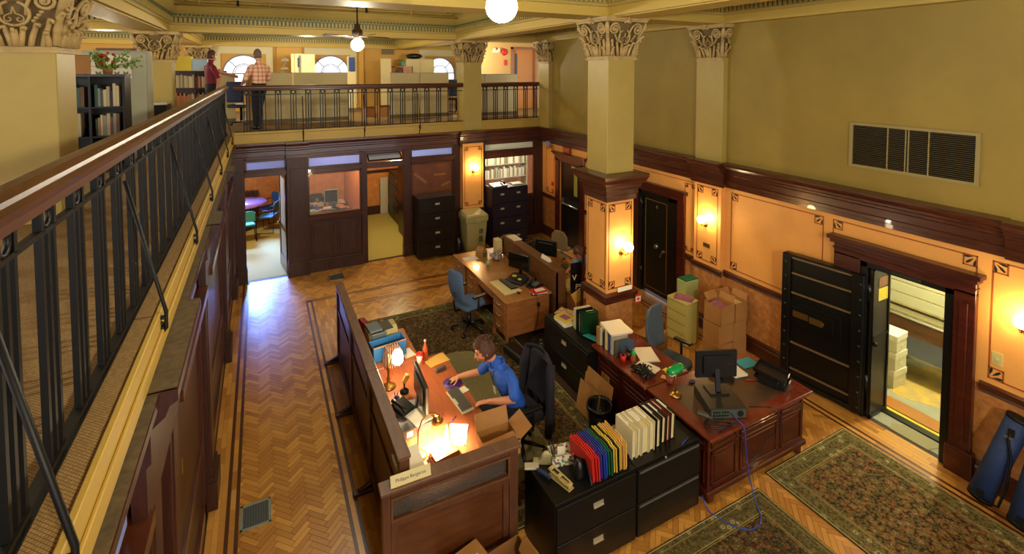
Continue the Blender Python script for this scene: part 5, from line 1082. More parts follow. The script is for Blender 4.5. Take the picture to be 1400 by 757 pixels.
# ---- waste bin and leaning boards
wb_ = thing('waste_bin', 'black waste bin lined with a black bag behind the ring binders', 'bin', (3.63, 4.72, .012)); obj('bin_body', MB().lathe([(.12, 0), (.15, .38), (.145, .38), (.115, .01)], n=24, caps=False), 'plastic', wb_, fix=False); obj('liner', MB().lathe([(.152, .31), (.165, .35), (.155, .40), (.135, .37), (.12, .12), (.0, .1)], n=18, caps=False), 'rubbish', wb_, fix=False)
one('leaning_board', 'flattened cardboard leaning against the mahogany credenza', 'cardboard', MB().rbox((0, 0, .27), (.012, .55, .5), (0, .18, 0)), 'card', (3.80, 5.0, .02)); one('leaning_board', 'second tan flat cardboard leaning in front of the first', 'cardboard', MB().rbox((0, 0, .2), (.012, .42, .38), (0, .2, 0)), 'card', (3.68, 5.03, .02))

# ---- mid black cabinet contents
for i, (w_, m_, lab) in enumerate(((.05, mat('white_vinyl', '#d8d0ac', .4), 'cream binder left of the green ones on the long black cabinet'), (.035, 'plastic', 'thin black binder between cream and green binders'), (.05, mat('dark_green_vinyl', '#0c3422', .2), 'dark green binder standing at the front'), (.04, mat('bright_green_vinyl', '#0a3c22', .2), 'bright green binder with a glossy cover'))):
    ring_binder(lab, 4.02 + .0 * i, 5.86 - i * .062, Z7, w_, m_, 'paper', h=.30, d=.26, rz=-PI / 2 - .1)
yb = thing('book', 'yellow phone book on top of a pile on the black cabinet', 'book', (4.0, 6.06, Z7 + .045), .2); obj('pages', MB().box(-.10, .10, -.13, .13, .002, .028), 'paper2', yb); obj('cover', MB().box(-.102, .102, -.132, .132, .028, .031).box(-.102, .102, -.132, .132, 0, .002), 'yellow', yb); obj('cover_print', MB().box(-.06, .06, -.08, .07, .031, .032), mat('print_multi', '#c04030', .5, col2='#2a6ab0', vscale=30), yb)
for i in range(3): sheet('book', ['thick white directory at the bottom of the yellow pile', 'thin cream directory in the middle of the pile', 'white leaflet under the yellow phone book'][i], .22, .28, (4.0, 6.05, Z7 + .015 * i), .1 * i, 'paper', 'book', 1, th=.014)
one('magazine', 'red and cream patterned magazine at the cabinet far corner', 'magazine', MB().box(-.11, .11, -.15, .15, 0, .02), mat('mag_pattern', '#d8c8a0', .5, col2='#b03a28', vscale=28), (4.16, 6.26, Z7), .5); one('magazine', 'teal magazine leaning low before the green binders', 'magazine', MB().box(-.10, .10, -.12, .12, 0, .012), mat('teal_cover', '#2a8a9a', .4), (4.12, 5.50, Z7), .3, rot=(0, .25, .3)); one('folder_brown', 'brown curved folder beside the teal magazine', 'folder', MB().rbox((0, 0, .05), (.20, .006, .16), (.6, 0, .2)), 'carddk', (4.24, 5.47, Z7 + .01))

# ---- mahogany corner desk: credenza along the aisle and the partners desk
def desk_panels(par, axis, fixed, spans, z0, z1, out):
    """raised panels on a face; axis 'x' face spans x at y=fixed, 'y' spans y at x=fixed"""
    for a, c in spans:
        b = MB(); f1, f2 = fixed, fixed + out * .012; lo, hi = min(f1, f2), max(f1, f2)
        def bx_(a0, a1, zz0, zz1, l, h):
            (b.box(a0, a1, l, h, zz0, zz1) if axis == 'x' else b.box(l, h, a0, a1, zz0, zz1))
        t = .022
        bx_(a, c, z0, z0 + t, lo, hi); bx_(a, c, z1 - t, z1, lo, hi); bx_(a, a + t, z0, z1, lo, hi); bx_(c - t, c, z0, z1, lo, hi)
        bx_(a + .05, c - .05, z0 + .05, z1 - .05, min(fixed, fixed + out * .006), max(fixed, fixed + out * .006))
        obj('raised_panel', b, 'redwood', par, bevel=.004)
pd = thing('partners_desk', 'large red mahogany panelled desk with leather top near the rugs', 'desk', (0, 0, 0))
obj('carcass', MB().box(4.02, 5.60, 3.42, 4.18, .14, .72), 'redwood', pd, bevel=.004); obj('plinth', MB().box(3.99, 5.63, 3.39, 4.21, .10, .16), 'redwood', pd, bevel=.01)
obj('desk_top', MB().box(3.96, 5.66, 3.34, 4.26, .735, .77), mat('desk_edge', '#6a2a18', .25, var=.25, coat=.5), pd, bevel=.012, seg=2); obj('top_moulding', MB().box(3.98, 5.64, 3.37, 4.23, .715, .735), 'redwood', pd, bevel=.004); obj('leather_inset', MB().box(4.12, 5.50, 3.48, 4.12, .77, .7715), 'leather', pd)
desk_panels(pd, 'x', 3.42, ((4.06, 4.44), (4.50, 5.12), (5.18, 5.56)), .20, .56, -1); desk_panels(pd, 'x', 3.42, ((4.06, 4.44), (4.50, 5.12), (5.18, 5.56)), .60, .69, -1); desk_panels(pd, 'y', 4.02, ((3.46, 3.78), (3.82, 4.14)), .20, .56, -1); desk_panels(pd, 'y', 4.02, ((3.46, 3.78), (3.82, 4.14)), .60, .69, -1); desk_panels(pd, 'y', 5.60, ((3.46, 4.14),), .2, .56, 1)
for x in (4.04, 5.50):
    for y in (3.42, 4.08): obj('foot', MB().prism([(x, y), (x + .09, y), (x + .07, y + .07), (x, y + .09)], 0, .10), 'redwood', pd, bevel=.012)
cz = thing('credenza', 'red mahogany panelled credenza with cluttered top behind the ring binders', 'desk', (0, 0, 0))
obj('carcass', MB().box(3.99, 4.60, 4.22, 5.26, .08, .72), 'redwood', cz, bevel=.004); obj('desk_top', MB().box(3.94, 4.66, 4.27, 5.32, .735, .77), mat('desk_edge', '#6a2a18', .25, var=.25, coat=.5), cz, bevel=.012, seg=2); obj('top_moulding', MB().box(3.96, 4.64, 4.28, 5.30, .70, .735), 'redwood', cz, bevel=.006); obj('plinth', MB().box(3.97, 4.62, 4.22, 5.28, 0, .1), 'redwood', cz)
desk_panels(cz, 'y', 3.99, ((4.28, 4.72), (4.78, 5.22)), .14, .54, -1); desk_panels(cz, 'y', 3.99, ((4.28, 4.72), (4.78, 5.22)), .58, .68, -1); obj('brass_plate', MB().box(3.974, 3.984, 4.98, 5.14, .36, .48), mat('tan_plate', '#a07038', .4), cz)
Z8 = .772
for i, (w_, h_, c_, lab) in enumerate(((.03, .24, 'white', 'white book first in the row on the credenza'), (.025, .22, 'plastic', 'black book second in the row on the credenza'), (.05, .25, 'paper2', 'thick cream book in the row under the papers'), (.03, .24, 'blue', 'blue-spined book in the row under the papers'), (.05, .23, 'ltgrey', 'grey book ending the row under the papers'), (.02, .21, 'greypl', 'thin grey book behind the pen mugs'))):
    one('book', lab, 'book', MB().box(0, .24, 0, w_ - .003, 0, h_), c_, (4.03, 5.22 - i * .06, Z8), -.1, bevel=.002)
sheet('paper_stack', 'pile of white papers lying across the upright books', .30, .34, (4.19, 5.10, Z8 + .255), -.2, 'paper', 'papers', 6, th=.005)
one('box_file', 'tan box file standing at the credenza end', 'file', MB().box(-.005, .26, -.03, .03, 0, .24), 'card', (4.02, 5.28, Z8), -.1, bevel=.003)
one('framed_card', 'slate blue framed card leaning on the end of the book row', 'card', MB().box(-.11, .11, -.006, .006, 0, .20), mat('slate_card', '#3a4a66', .5), (4.20, 4.88, Z8), -.1, rot=(-.12, 0, -.1))
for x, y, m_, lab in ((4.06, 4.80, 'red', 'red mug holding pens on the credenza'), (4.17, 4.83, mat('brown_glaze', '#5a2c1c', .3), 'brown mug of pens beside the red mug')):
    mg_ = thing('pen_mug', lab, 'mug', (x, y, Z8)); obj('mug', MB().lathe([(.035, 0), (.04, .09), (.036, .09), (.03, .01)], n=16), m_, mg_); obj('pens', MB().cyl((0, 0, .02), (.02, .0, .15), .005, n=6).cyl((.01, .01, .02), (-.02, .01, .16), .005, n=6).cyl((0, .0, .02), (.0, -.02, .14), .006, n=6), 'plastic', mg_)
one('marker', 'green highlighter bottle standing between the pen mugs', 'bottle', MB().lathe([(.022, 0), (.024, .11), (.014, .12), (.012, .15)], n=12), mat('bright_green', '#1ab04a', .4), (4.16, 4.72, Z8 + .03)); one('scissors', 'red-handled scissors upright at the mugs', 'scissors', MB().tube([(.02 * math.cos(a), 0, .11 + .025 * math.sin(a)) for a in [i * PI / 5 for i in range(10)]], .006, 5, closed=True).tube([(.045 + .02 * math.cos(a), 0, .10 + .025 * math.sin(a)) for a in [i * PI / 5 for i in range(10)]], .006, 5, closed=True).rbox((.03, 0, .04), (.012, .004, .09)), 'red', (4.08, 4.66, Z8), .3)
sheet('notepad', 'large white notepad on the right part of the credenza', .24, .32, (4.42, 4.78, Z8), -.35, 'paper', 'pad', 3, th=.006); sheet('paper_stack', 'loose white sheets in front of the notepad', .20, .26, (4.24, 4.56, Z8), .3, 'paper', 'papers', 3)
sheet('sticky_note', 'yellow sticky note near the banker lamp', .08, .08, (4.42, 4.42, Z8 + .001), .2, 'yellow', 'note'); sheet('sticky_note', 'orange sticky note near the banker lamp', .07, .07, (4.30, 4.32, Z8 + .001), .5, 'manila', 'note')
b = MB()
for i in range(10): b.tube([(rr.random() * .25, rr.random() * .3, .02 + rr.random() * .05) for _ in range(5)], .010, 5)
one('cable_tangle', 'tangle of black cables and headset on the credenza front', 'cables', b, 'plastic', (3.98, 4.34, Z8), kind='stuff')
one('cup', 'terracotta cup beside the banker lamp', 'cup', MB().lathe([(.034, 0), (.045, .08), (.04, .08), (.03, .01)], n=16), mat('terracotta', '#8a4428', .5), (4.26, 4.20, Z8)); one('computer_mouse', 'purple-grey mouse on the partners desk behind the banker lamp', 'mouse', MB().sph((0, 0, .01), .035, (1.3, .85, .6), 12, 7), mat('purple_grey', '#4a4060', .3), (4.52, 4.10, Z8))
# banker lamp
bl = thing('banker_lamp', 'banker lamp with a green glass shade beside the desktop computer', 'lamp', (4.17, 4.02, Z8), .1)
obj('base', MB().lathe([(.07, 0), (.07, .015), (.02, .03)], n=18), 'brass', bl); obj('stem', MB().cyl((0, 0, .02), (0, 0, .31), .008), 'brass', bl)
b = MB(); n = 10; vs = []; fs = []
for i in range(9):
    u = -1 + 2 * i / 8; r = .055 * math.sqrt(max(.12, 1 - .75 * abs(u) ** 3))
    for j in range(n + 1): a = -.25 + (PI + .5) * j / n; vs.append((.125 * u, r * math.cos(a) * 1.05, .30 + r * math.sin(a)))
for i in range(8):
    for j in range(n): fs.append((i * (n + 1) + j, i * (n + 1) + j + 1, (i + 1) * (n + 1) + j + 1, (i + 1) * (n + 1) + j))
b.add(vs, fs, 0, True); b.add([vs[j] for j in range(n + 1)], [tuple(range(n + 1))]); b.add([vs[8 * (n + 1) + j] for j in range(n + 1)], [tuple(range(n + 1))])
o = obj('glass_shade', b, 'greenglass', bl); o.modifiers.new('t', 'SOLIDIFY').thickness = .004; obj('shade_rim', MB().tube([(-.125, -.05, .287), (.125, -.05, .287), (.125, .05, .287), (-.125, .05, .287)], .004, 5, closed=True), 'paper', bl)
# desktop computer, monitor, cables, trays
dp = thing('desktop_computer', 'flat black desktop computer with rear sockets facing the room', 'computer', (4.47, 3.66, Z8), -.42); obj('case', MB().box(-.20, .20, -.20, .22, 0, .11), mat('dark_case', '#2a2822', .35), dp, bevel=.006); obj('rear_panel', MB().box(-.19, .19, -.204, -.20, .01, .10), mat('rear_grey', '#5a6458', .4, metal=.5), dp); b = MB()
for i in range(6): b.box(-.17 + i * .03, -.15 + i * .03, -.209, -.204, .03, .05); b.box(-.17 + i * .03, -.15 + i * .03, -.209, -.204, .065, .085)
b.cyl((.13, -.204, .055), (.13, -.208, .055), .035, n=14); obj('sockets', b, 'plastic', dp); obj('green_light', MB().box(-.10, -.08, -.212, -.204, .06, .08), 'green', dp)
monitor('big black monitor seen from behind on the partners desk', (4.52, 3.74, Z8 + .11), -.42, .48, .31)
obj('red_sticker', MB().box(.12, .16, -.0, .002, .3, .31), 'red', [o for o in bpy.data.objects if o.name.startswith('monitor') and o.type == 'EMPTY'][-1])
one('small_remote', 'grey remote control before the desktop computer', 'remote', MB().box(-.03, .03, -.08, .08, 0, .025), 'greypl', (4.20, 3.62, Z8), .5, bevel=.005)
one('desk_phone', 'black and red telephone behind the desktop computer', 'telephone', MB().prism([(-.08, 0), (.08, 0), (.08, .07), (-.08, .03)], -.09, .09, 'x').tube([(-.05, -.09, .06), (-.05, .09, .10)], .02, 8), 'plastic', (4.92, 3.98, Z8), -.4); one('tape_roll', 'small red tin beside the rear telephone', 'tin', MB().lathe([(.03, 0), (.03, .05)], n=14), 'red', (4.84, 4.10, Z8))
b = MB()
for k in range(6):
    b.tube([(.02 * k + .12 * math.cos(a + k) , .09 * math.sin(a + k * .7), .006 + .004 * k) for a in [i * PI / 6 for i in range(10)]], .004, 5)
one('cable_tangle', 'tangled black cables at the near left corner of the partners desk', 'cables', b, 'plastic', (4.16, 3.46, Z8), kind='stuff')
bcb = [(4.40, 3.45, .84), (4.42, 3.38, .80), (4.44, 3.33, .77), (4.45, 3.32, .70), (4.46, 3.31, .5), (4.47, 3.28, .28), (4.47, 3.22, .10), (4.45, 3.16, .02), (4.40, 3.08, .017), (4.30, 3.02, .017), (4.18, 3.02, .017), (4.08, 3.10, .017), (4.02, 3.22, .012), (3.98, 3.34, .01), (3.97, 3.40, .05), (3.965, 3.44, .12)]
one('network_cable', 'blue network cable hanging down the desk and looping onto the rug', 'cable', MB().tube(bcb, .006, 6), mat('blue_cable', '#2040a0', .4))
one('power_cable', 'black cable drooping across the front panels of the partners desk', 'cable', MB().tube([(4.75, 3.5, .775), (4.95, 3.40, .775), (5.02, 3.33, .77), (5.02, 3.325, .6), (4.95, 3.39, .42), (4.80, 3.39, .3), (4.62, 3.39, .28)], .004, 5), 'plastic')
tr = thing('letter_trays', 'black two-tier letter trays on the right end of the partners desk', 'tray', (5.36, 3.66, Z8), .35)
for i, (zz, dx_) in enumerate(((.03, .03), (.13, -.02))):
    b = MB().at((dx_, 0, zz), ry=.0, rx=.12); b.box(-.13, .13, -.17, .17, 0, .006); b.box(-.13, -.124, -.17, .17, 0, .04); b.box(.124, .13, -.17, .17, 0, .04); b.box(-.13, .13, .164, .17, 0, .04); obj('tray', b, 'plastic', tr); obj('tab', MB().at((dx_ + .08, -.165, zz), rx=.12).box(-.03, .03, -.008, 0, -.015, .012), 'paper', tr)
for sx in (-.12, .12): obj('riser', MB().box(sx - .01, sx + .01, -.1, .12, 0.02, .14), 'plastic', tr)
sheet('blue_folder', 'cyan folder beside the letter trays', .24, .18, (5.44, 4.05, Z8), -.1, 'teal', 'folder', 1, th=.006); sheet('paper_stack', 'white papers between monitor and cyan folder', .18, .30, (5.16, 4.04, Z8), -.2, 'paper', 'papers', 5, th=.004); one('pen', 'red and white pen near the letter trays', 'pen', MB().cyl((-.07, 0, .006), (.07, 0, .006), .006, n=6), 'red', (5.17, 3.80, Z8), -.5)
# ---- column ledge sign, flag, box behind the credenza
one('column_sign', 'long white sign card standing on the ledge of the stencilled column', 'sign', MB().box(-.13, .13, -.012, 0, 0, .06), 'paper', (4.72, 5.565, 1.252), 0, rot=(-.2, 0, 0))
cf = thing('flag', 'small red and white Canadian flag hanging from the column ledge', 'flag', (4.94, 5.52, 1.10)); obj('red_field', MB().box(-.05, .05, -.003, 0, -.075, -.04).box(-.05, .05, -.003, 0, .04, .075), 'red', cf); obj('white_field', MB().box(-.05, .05, -.003, 0, -.04, .04), 'paper', cf)
lf = [(0, 1), (.18, .62), (.38, .72), (.32, .3), (.62, .5), (.7, .32), (.95, .3), (.85, .08), (.98, 0), (.5, -.35), (.55, -.5), (.06, -.42), (.06, -.9), (-.06, -.9), (-.06, -.42), (-.55, -.5), (-.5, -.35), (-.98, 0), (-.85, .08), (-.95, .3), (-.7, .32), (-.62, .5), (-.32, .3), (-.38, .72), (-.18, .62)]
obj('maple_leaf', MB().prism([(a * .028, c * .03) for a, c in lf], -.0045, -.003, 'y'), 'red', cf)
bb_ = thing('carton', 'plain cardboard box with a dark hand slot behind the upright books', 'box', (5.12, 5.42, .0), .35); obj('carton', MB().box(-.20, .20, -.16, .16, 0, .60), 'card', bb_, bevel=.004); obj('hand_slot', MB().box(-.05, .05, -.162, -.16, .47, .50), 'plastic', bb_); obj('lid_seam', MB().box(-.2, .2, -.003, .003, .60, .602), 'carddk', bb_)
# ---- yellow cabinet, cartons by the right wall
yc = thing('drawer_unit', 'cream-yellow four-drawer metal unit by the right wall', 'cabinet', (6.05, 5.60, 0), .08); YC = mat('cream_yellow', '#b8ac60', .4); obj('carcass', MB().box(0, .30, .012, .42, .02, .72), YC, yc, bevel=.006)
for i in range(4): dr = obj('drawer', MB().box(.0, .012, .03, .40, .04 + i * .168, .195 + i * .168) if 0 else MB().box(-.012, .0, .03, .40, .04 + i * .168, .195 + i * .168), YC, yc, bevel=.003); obj('drawer_lip', MB().box(-.016, -.012, .04, .39, .185 + i * .168, .193 + i * .168), mat('lip_dark', '#6a6434', .5), dr)
sheet('magazine', 'glossy colourful magazines on the cream-yellow drawer unit', .18, .28, (6.18, 5.80, .722), .5, mat('mag_gloss', '#c0583a', .3, col2='#4a5aa0', vscale=20), 'magazine', 3, th=.008)
fc_ = thing('file_carrier', 'pale green file carrier with a label on the drawer unit', 'file box', (6.45, 5.98, .55), .0); obj('case', MB().box(-.15, .15, -.10, .10, 0, .38), mat('pale_green_case', '#a8b070', .5), fc_, bevel=.006); obj('label', MB().box(-.152, -.15, -.06, .06, .08, .16), 'paper', fc_); obj('lid', MB().box(-.13, .15, -.09, .09, .38, .40), 'green', fc_)
cart = [(6.27, 5.20, 0, .25, .27), (6.29, 5.21, .30, .25, .27), (6.30, 5.2, .60, .26, .27), (6.62, 5.22, 0, .24, .27), (6.61, 5.22, .29, .24, .27), (6.62, 5.21, .58, .24, .27)]
labs = ['bottom box of the front stack beside the yellow unit', 'middle box of the front stack beside the yellow unit', 'open top box of the front stack, magazines inside', 'bottom box of the stack nearest the right wall', 'middle box of the stack nearest the right wall', 'open top box of the stack nearest the right wall']
for i, (x, y, z, w_, d_) in enumerate(cart):
    q = thing('cardboard_box', 'brown cardboard ' + labs[i], 'box', (x, y, z), .04 * (i % 3) - .03); h_ = .295 if i % 3 == 0 else .29
    if i % 3 < 2: obj('carton', MB().box(-w_ / 2 - .03, w_ / 2 + .03, -d_ / 2 - .02, d_ / 2 + .02, 0, h_), 'card', q, bevel=.004)
    else:
        W2, D2 = w_ / 2 + .03, d_ / 2 + .02; b = MB()
        for r4 in ((-W2, W2, -D2, -D2 + .006), (-W2, W2, D2 - .006, D2), (-W2, -W2 + .006, -D2, D2), (W2 - .006, W2, -D2, D2)): b.box(*r4, 0, h_)
        b.box(-W2, W2, -D2, D2, 0, .006); obj('carton', b, 'card', q); obj('flap', MB().rbox((W2 * .2, D2 + .03, h_ + .04), (W2 * 1.6, .006, .11), (-.6, 0, 0)), 'card', q); obj('flap', MB().rbox((W2 + .02, 0, h_ + .04), (.006, D2 * 1.7, .10), (0, .4, 0)), 'card', q)
        obj('contents', MB().rbox((0, 0, h_ - .05), (.2, .22, .04), (.15, .1, .3)), mat('mag_gloss', '#c0583a', .3, col2='#4a5aa0', vscale=20) if i == 2 else 'paper2', q)
one('cardboard_box', 'small low carton on the floor before the strongroom door', 'box', MB().box(-.10, .10, -.12, .12, 0, .16), 'card', (6.02, 6.28, 0), .2, bevel=.003)

# ---- tube bags at the right edge
def tube_bag(label, p0, p1, r):
    t = thing('tube_bag', label, 'bag', (0, 0, 0)); P0, P1 = Vector(p0), Vector(p1); d = (P1 - P0)
    obj('tube', MB().cyl(P0, P1, r, n=24), 'tubeblue', t); obj('end_cap', MB().cyl(P1, P1 + d * .03, r * 1.03, n=24), 'iron', t); obj('end_cap', MB().cyl(P0, P0 + d * .05, r * 1.03, n=24), 'iron', t)
    s = Vector((-1, -.1, .12)).normalized() * (r + .006); s2 = Vector((0, -1, 0)) * (r + .05)
    obj('strap', MB().tube([P0 + d * .86 + s, P0 + d * .8 + s * 1.02, P0 + d * .6 + s * 1.0 + s2 * .55, P0 + d * .3 + s * .9 + s2 * .9, P0 + d * .04 + s * .6 + s2 * .95, P0 + d * .05 + s * .9], .013, 5), 'iron', t)
    obj('buckle', MB().rbox(P0 + d * .82 + s, (.02, .07, .02), (0, .3, 0)), 'steel', t); obj('patch', MB().rbox(P0 + d * .88 + s, (.012, .05, .07), (0, .3, 0)), 'iron', t); obj('patch', MB().rbox(P0 + d * .1 + s, (.012, .05, .07), (0, .3, 0)), 'iron', t); return t
tube_bag('navy blue tube bag leaning against the right wall beside the vault', (6.50, 2.13, .11), (6.72, 1.93, .98), .10)
tube_bag('second navy tube bag cut off by the right edge of the view', (6.42, 1.80, .11), (6.70, 1.70, 1.02), .10)
# ---- floor grilles
for x0, x1, y0, y1, lab in ((-.27, .01, 5.28, 5.60, 'square grey floor grille in the herringbone aisle'), (1.24, 1.54, 10.92, 11.26, 'dark floor grille near the panelled back wall')):
    g = thing('floor_grille', lab, 'grille', ((x0 + x1) / 2, (y0 + y1) / 2, .0008)); w_, d_ = (x1 - x0) / 2, (y1 - y0) / 2; b = MB()
    for q in ((-w_, w_, -d_, -d_ + .025), (-w_, w_, d_ - .025, d_), (-w_, -w_ + .025, -d_, d_), (w_ - .025, w_, -d_, d_)): b.box(*q, 0, .006)
    obj('frame', b, mat('zinc', '#8a9488', .4, metal=.4) if x0 < 0 else 'brass', g, bevel=.002); obj('backing', MB().box(-w_, w_, -d_, d_, 0, .001), 'plastic', g); b = MB()
    for i in range(12): y = -d_ + .035 + i * (2 * d_ - .07) / 11; b.box(-w_ + .02, w_ - .02, y - .004, y + .004, .001, .004)
    for i in range(10): x = -w_ + .035 + i * (2 * w_ - .07) / 9; b.box(x - .003, x + .003, -d_ + .02, d_ - .02, .001, .004)
    obj('grille_bars', b, mat('zinc_dark', '#6a747a', .4, metal=.4), g)

# ---- strongroom contents
pf = thing('platform_trolley', 'dark grey low platform trolley in the strongroom', 'trolley', (8.62, 3.42, 0), .05); obj('deck', MB().box(-.32, .30, -1.0, .60, .32, .38), mat('deck_grey', '#222220', .8), pf, bevel=.006); obj('edge_strip', MB().box(-.33, -.32, -1.0, .6, .33, .375), 'steel', pf)
for x in (-.22, .22):
    for y in (-.8, .45): obj('caster', MB().cyl((x - .02, y, .10), (x + .02, y, .10), .10, n=14).box(x - .05, x + .05, y - .05, y + .05, .19, .32), 'plastic', pf)
WB = mat('archive_box', '#c8c4a4', .55)
bxm = MB().box(-.15, .15, -.19, .19, 0, .235).mesh('carton', WB); ldm = MB().box(-.158, .158, -.198, .198, .17, .25).box(-.04, .04, -.2, -.198, .08, .11).mesh('lid', mat('archive_lid', '#d4d0b4', .5))
def abox(label, x, y, z, rz, grp, pos=''):
    if pos: label = label + ', ' + pos
    q = thing('archive_box', label, 'box', (x, y, z), rz, grp); a = bpy.data.objects.new('carton', bxm); C.objects.link(a); a.parent = q; a = bpy.data.objects.new('lid', ldm); C.objects.link(a); a.parent = q
    obj('hand_hole', MB().box(-.155, -.15, -.04, .04, .09, .115), 'carddk', q); return q
for k in range(3): abox('white archive box in the short front stack inside the vault', 8.02, 3.72, .004 + .252 * k, .05 * (k - 1), 'short front stack of archive boxes', ('bottom one', 'middle one', 'top one')[k])
for k in range(6): abox('white archive box in the tall stack behind the inner door', 7.66, 3.80, .004 + .252 * k, .03 * (k % 2), 'tall front stack of archive boxes', ('bottom one', 'second from below', 'third from below', 'fourth from below', 'fifth from below', 'top one')[k])
for j, x in enumerate((8.02, 8.42, 8.80)):
    for k in range(7): abox('white archive box in the %s strongroom side stack' % ('nearest', 'middle', 'farthest')[j], x, 4.42 + .03 * j, .004 + .252 * k, .02 * (k % 3 - 1), 'wall of archive boxes', ('bottom', 'second', 'third', 'fourth', 'fifth', 'sixth', 'top')[k] + ' of seven')
one('blue_crate', 'blue and black crate on the tall archive stack', 'crate', MB().box(-.15, .15, -.18, .18, 0, .22), 'blue', (7.68, 3.80, 1.53), bevel=.01); one('blue_crate', 'second blue crate topmost on the tall archive stack', 'crate', MB().box(-.15, .15, -.18, .18, 0, .2), 'blue', (7.68, 3.80, 1.76), bevel=.01)
dc_ = thing('drawer_cabinet', 'cream many-drawered cabinet against the strongroom far wall', 'cabinet', (9.66, 3.45, .5)); obj('carcass', MB().box(0, .5, 0, 1.1, 0, 1.75), 'paper2', dc_)
for i in range(9): obj('drawer', MB().box(-.02, 0, .02, 1.08, .03 + i * .19, .20 + i * .19), mat('cream_drawer', '#c8c49c', .45), dc_, bevel=.004)
wc = thing('white_cabinet', 'white metal cabinet with a long handle beside the drawers in the strongroom', 'cabinet', (9.62, 2.2, .45)); obj('carcass', MB().box(0, .5, 0, 1.2, 0, 1.85), 'white', wc); obj('door', MB().box(-.02, 0, .02, .58, .02, 1.8), 'white', wc, bevel=.004); obj('door', MB().box(-.02, 0, .62, 1.18, .02, 1.8), 'white', wc, bevel=.004); obj('handle', MB().box(-.04, -.02, .1, .9, .35, .39), 'brass', wc)
bk = thing('low_shelf', 'long low wooden shelf carrying the strongroom cabinets', 'shelf', (9.5, 2.05, 0)); obj('shelf_top', MB().box(0, .68, 0, 2.6, .40, .45), 'beigepl', bk); obj('pipe_rail', MB().cyl((-.08, 0, .42), (-.08, 2.6, .42), .02), 'ltgrey', bk); obj('front', MB().box(.05, .10, 0, 2.6, 0, .40), 'walnut', bk)

# ---- side rooms seen through the panelled wall
boxes('floor_side_rooms', [(-4.2, 9.0, 11.72, 17.6, -.02, .001)], 'beigecarpet', 'beige carpet floor of the rooms under the far balcony', 'floor')
boxes('wall_side_rooms', [(-4.2, .82, 17.2, 17.3, 0, 3.03), (.82, 2.14, 14.6, 14.7, 0, 3.03), (2.14, 4.3, 15.5, 15.6, 0, 3.03), (4.3, 9.0, 14.2, 14.3, 0, 3.03), (-4.3, -4.2, 11.7, 17.3, 0, 3.03), (.78, .86, 11.75, 17.2, 0, 3.03), (2.08, 2.14, 11.75, 16.2, 0, 3.03), (4.22, 4.3, 11.75, 16.2, 0, 3.03), (9.0, 9.1, 11.75, 14.3, 0, 3.03)], mat('side_room_orange', '#d08a44', .6, col2='#b8702c', vscale=6), 'orange mottled walls of the rooms under the far balcony')
boxes('trim_4', [(.90, 2.04, 14.56, 14.6, 0, .22), (2.14, 4.2, 15.44, 15.5, 0, .26), (2.14, 4.2, 15.46, 15.5, 1.3, 1.38)], 'mahog', 'dark skirting of the rooms under the far balcony', 'baseboard')
dr_ = wallset(obj('door_5', MB().at((.46, 11.74, 0), rz=PI / 2 + .14).box(0, .10, -.02, .02, 0.01, 2.2).box(.66, .76, -.02, .02, .01, 2.2).box(.1, .66, -.02, .02, .01, .3).box(.1, .66, -.02, .02, 2.1, 2.2).box(.1, .66, -.02, .02, .9, 1.0), 'mahog_h'), 'glazed wooden door standing open into the meeting room', 'door')
b = MB().at((.46, 11.74, 0), rz=PI / 2 + .14); b.box(.1, .66, -.003, .003, .3, .9); b.box(.1, .66, -.003, .003, 1.0, 2.1); obj('pane', b, 'frosted', dr_); obj('door_handle', MB().at((.46, 11.74, 0), rz=PI / 2 + .14).sph((.70, .05, 1.0), .03).cyl((.70, 0, 1.0), (.70, .05, 1.0), .01), 'brass', dr_)
rt = thing('round_table', 'round purple-topped meeting table seen through the left doorway', 'table', (-.62, 15.7, 0)); obj('tabletop', MB().lathe([(.0, .72), (.72, .72), (.72, .75), (0, .75)], n=36), mat('purple_top', '#a878a0', .3), rt); obj('pedestal', MB().lathe([(.35, 0), (.35, .45), (.08, .5), (.08, .72)], n=24), 'mahog', rt); sheet('paper_stack', 'loose white papers on the round meeting table', .3, .25, (-.55, 15.5, .752), .3, n=3, cat='papers')
def stack_chair(label, loc, rz, m_):
    t = thing('meeting_chair', label, 'chair', loc, rz); obj('seat', MB().prism([(-.22, -.2), (.22, -.2), (.2, .22), (-.2, .22)], .42, .47), m_, t, bevel=.02, seg=2); obj('backrest', MB().prism([(-.22, .56), (.22, .56), (.22, .78), (.15, .84), (-.15, .84), (-.22, .78)], -.26, -.22, 'y'), m_, t, bevel=.015, seg=2)
    for sg in (-1, 1): obj('frame', MB().tube([(sg * .21, -.25, .8), (sg * .22, -.24, .5), (sg * .24, -.22, .02), (sg * .24, .22, .02), (sg * .23, .22, .40), (sg * .24, .05, .64), (sg * .22, -.24, .64)], .012, 6), 'iron', t)
stack_chair('green upholstered chair nearest the left doorway', (-.42, 14.55, 0), .1, mat('green_fabric', '#2f7a62', .8)); stack_chair('teal chair beside the open glazed door', (.12, 15.15, 0), 1.2, mat('teal_fabric', '#2a6a7a', .8)); stack_chair('blue chair on the far side of the round table', (.18, 16.1, 0), 2.2, mat('blue_fabric', '#2a5a9a', .8))
def radiator(label, loc, n):
    t = thing('radiator', label, 'radiator', loc); sec = MB().box(-.02, .02, -.06, .06, .08, .78).mesh('section', mat('radiator_brown', '#3a1c14', .4))
    for i in range(n): o = bpy.data.objects.new('section', sec); C.objects.link(o); o.parent = t; o.location = (i * .065, 0, 0)
radiator('dark iron radiator behind the round meeting table', (-1.0, 17.05, 0), 14); radiator('dark iron radiator behind the cluttered office desk', (.95, 14.45, 0), 12)
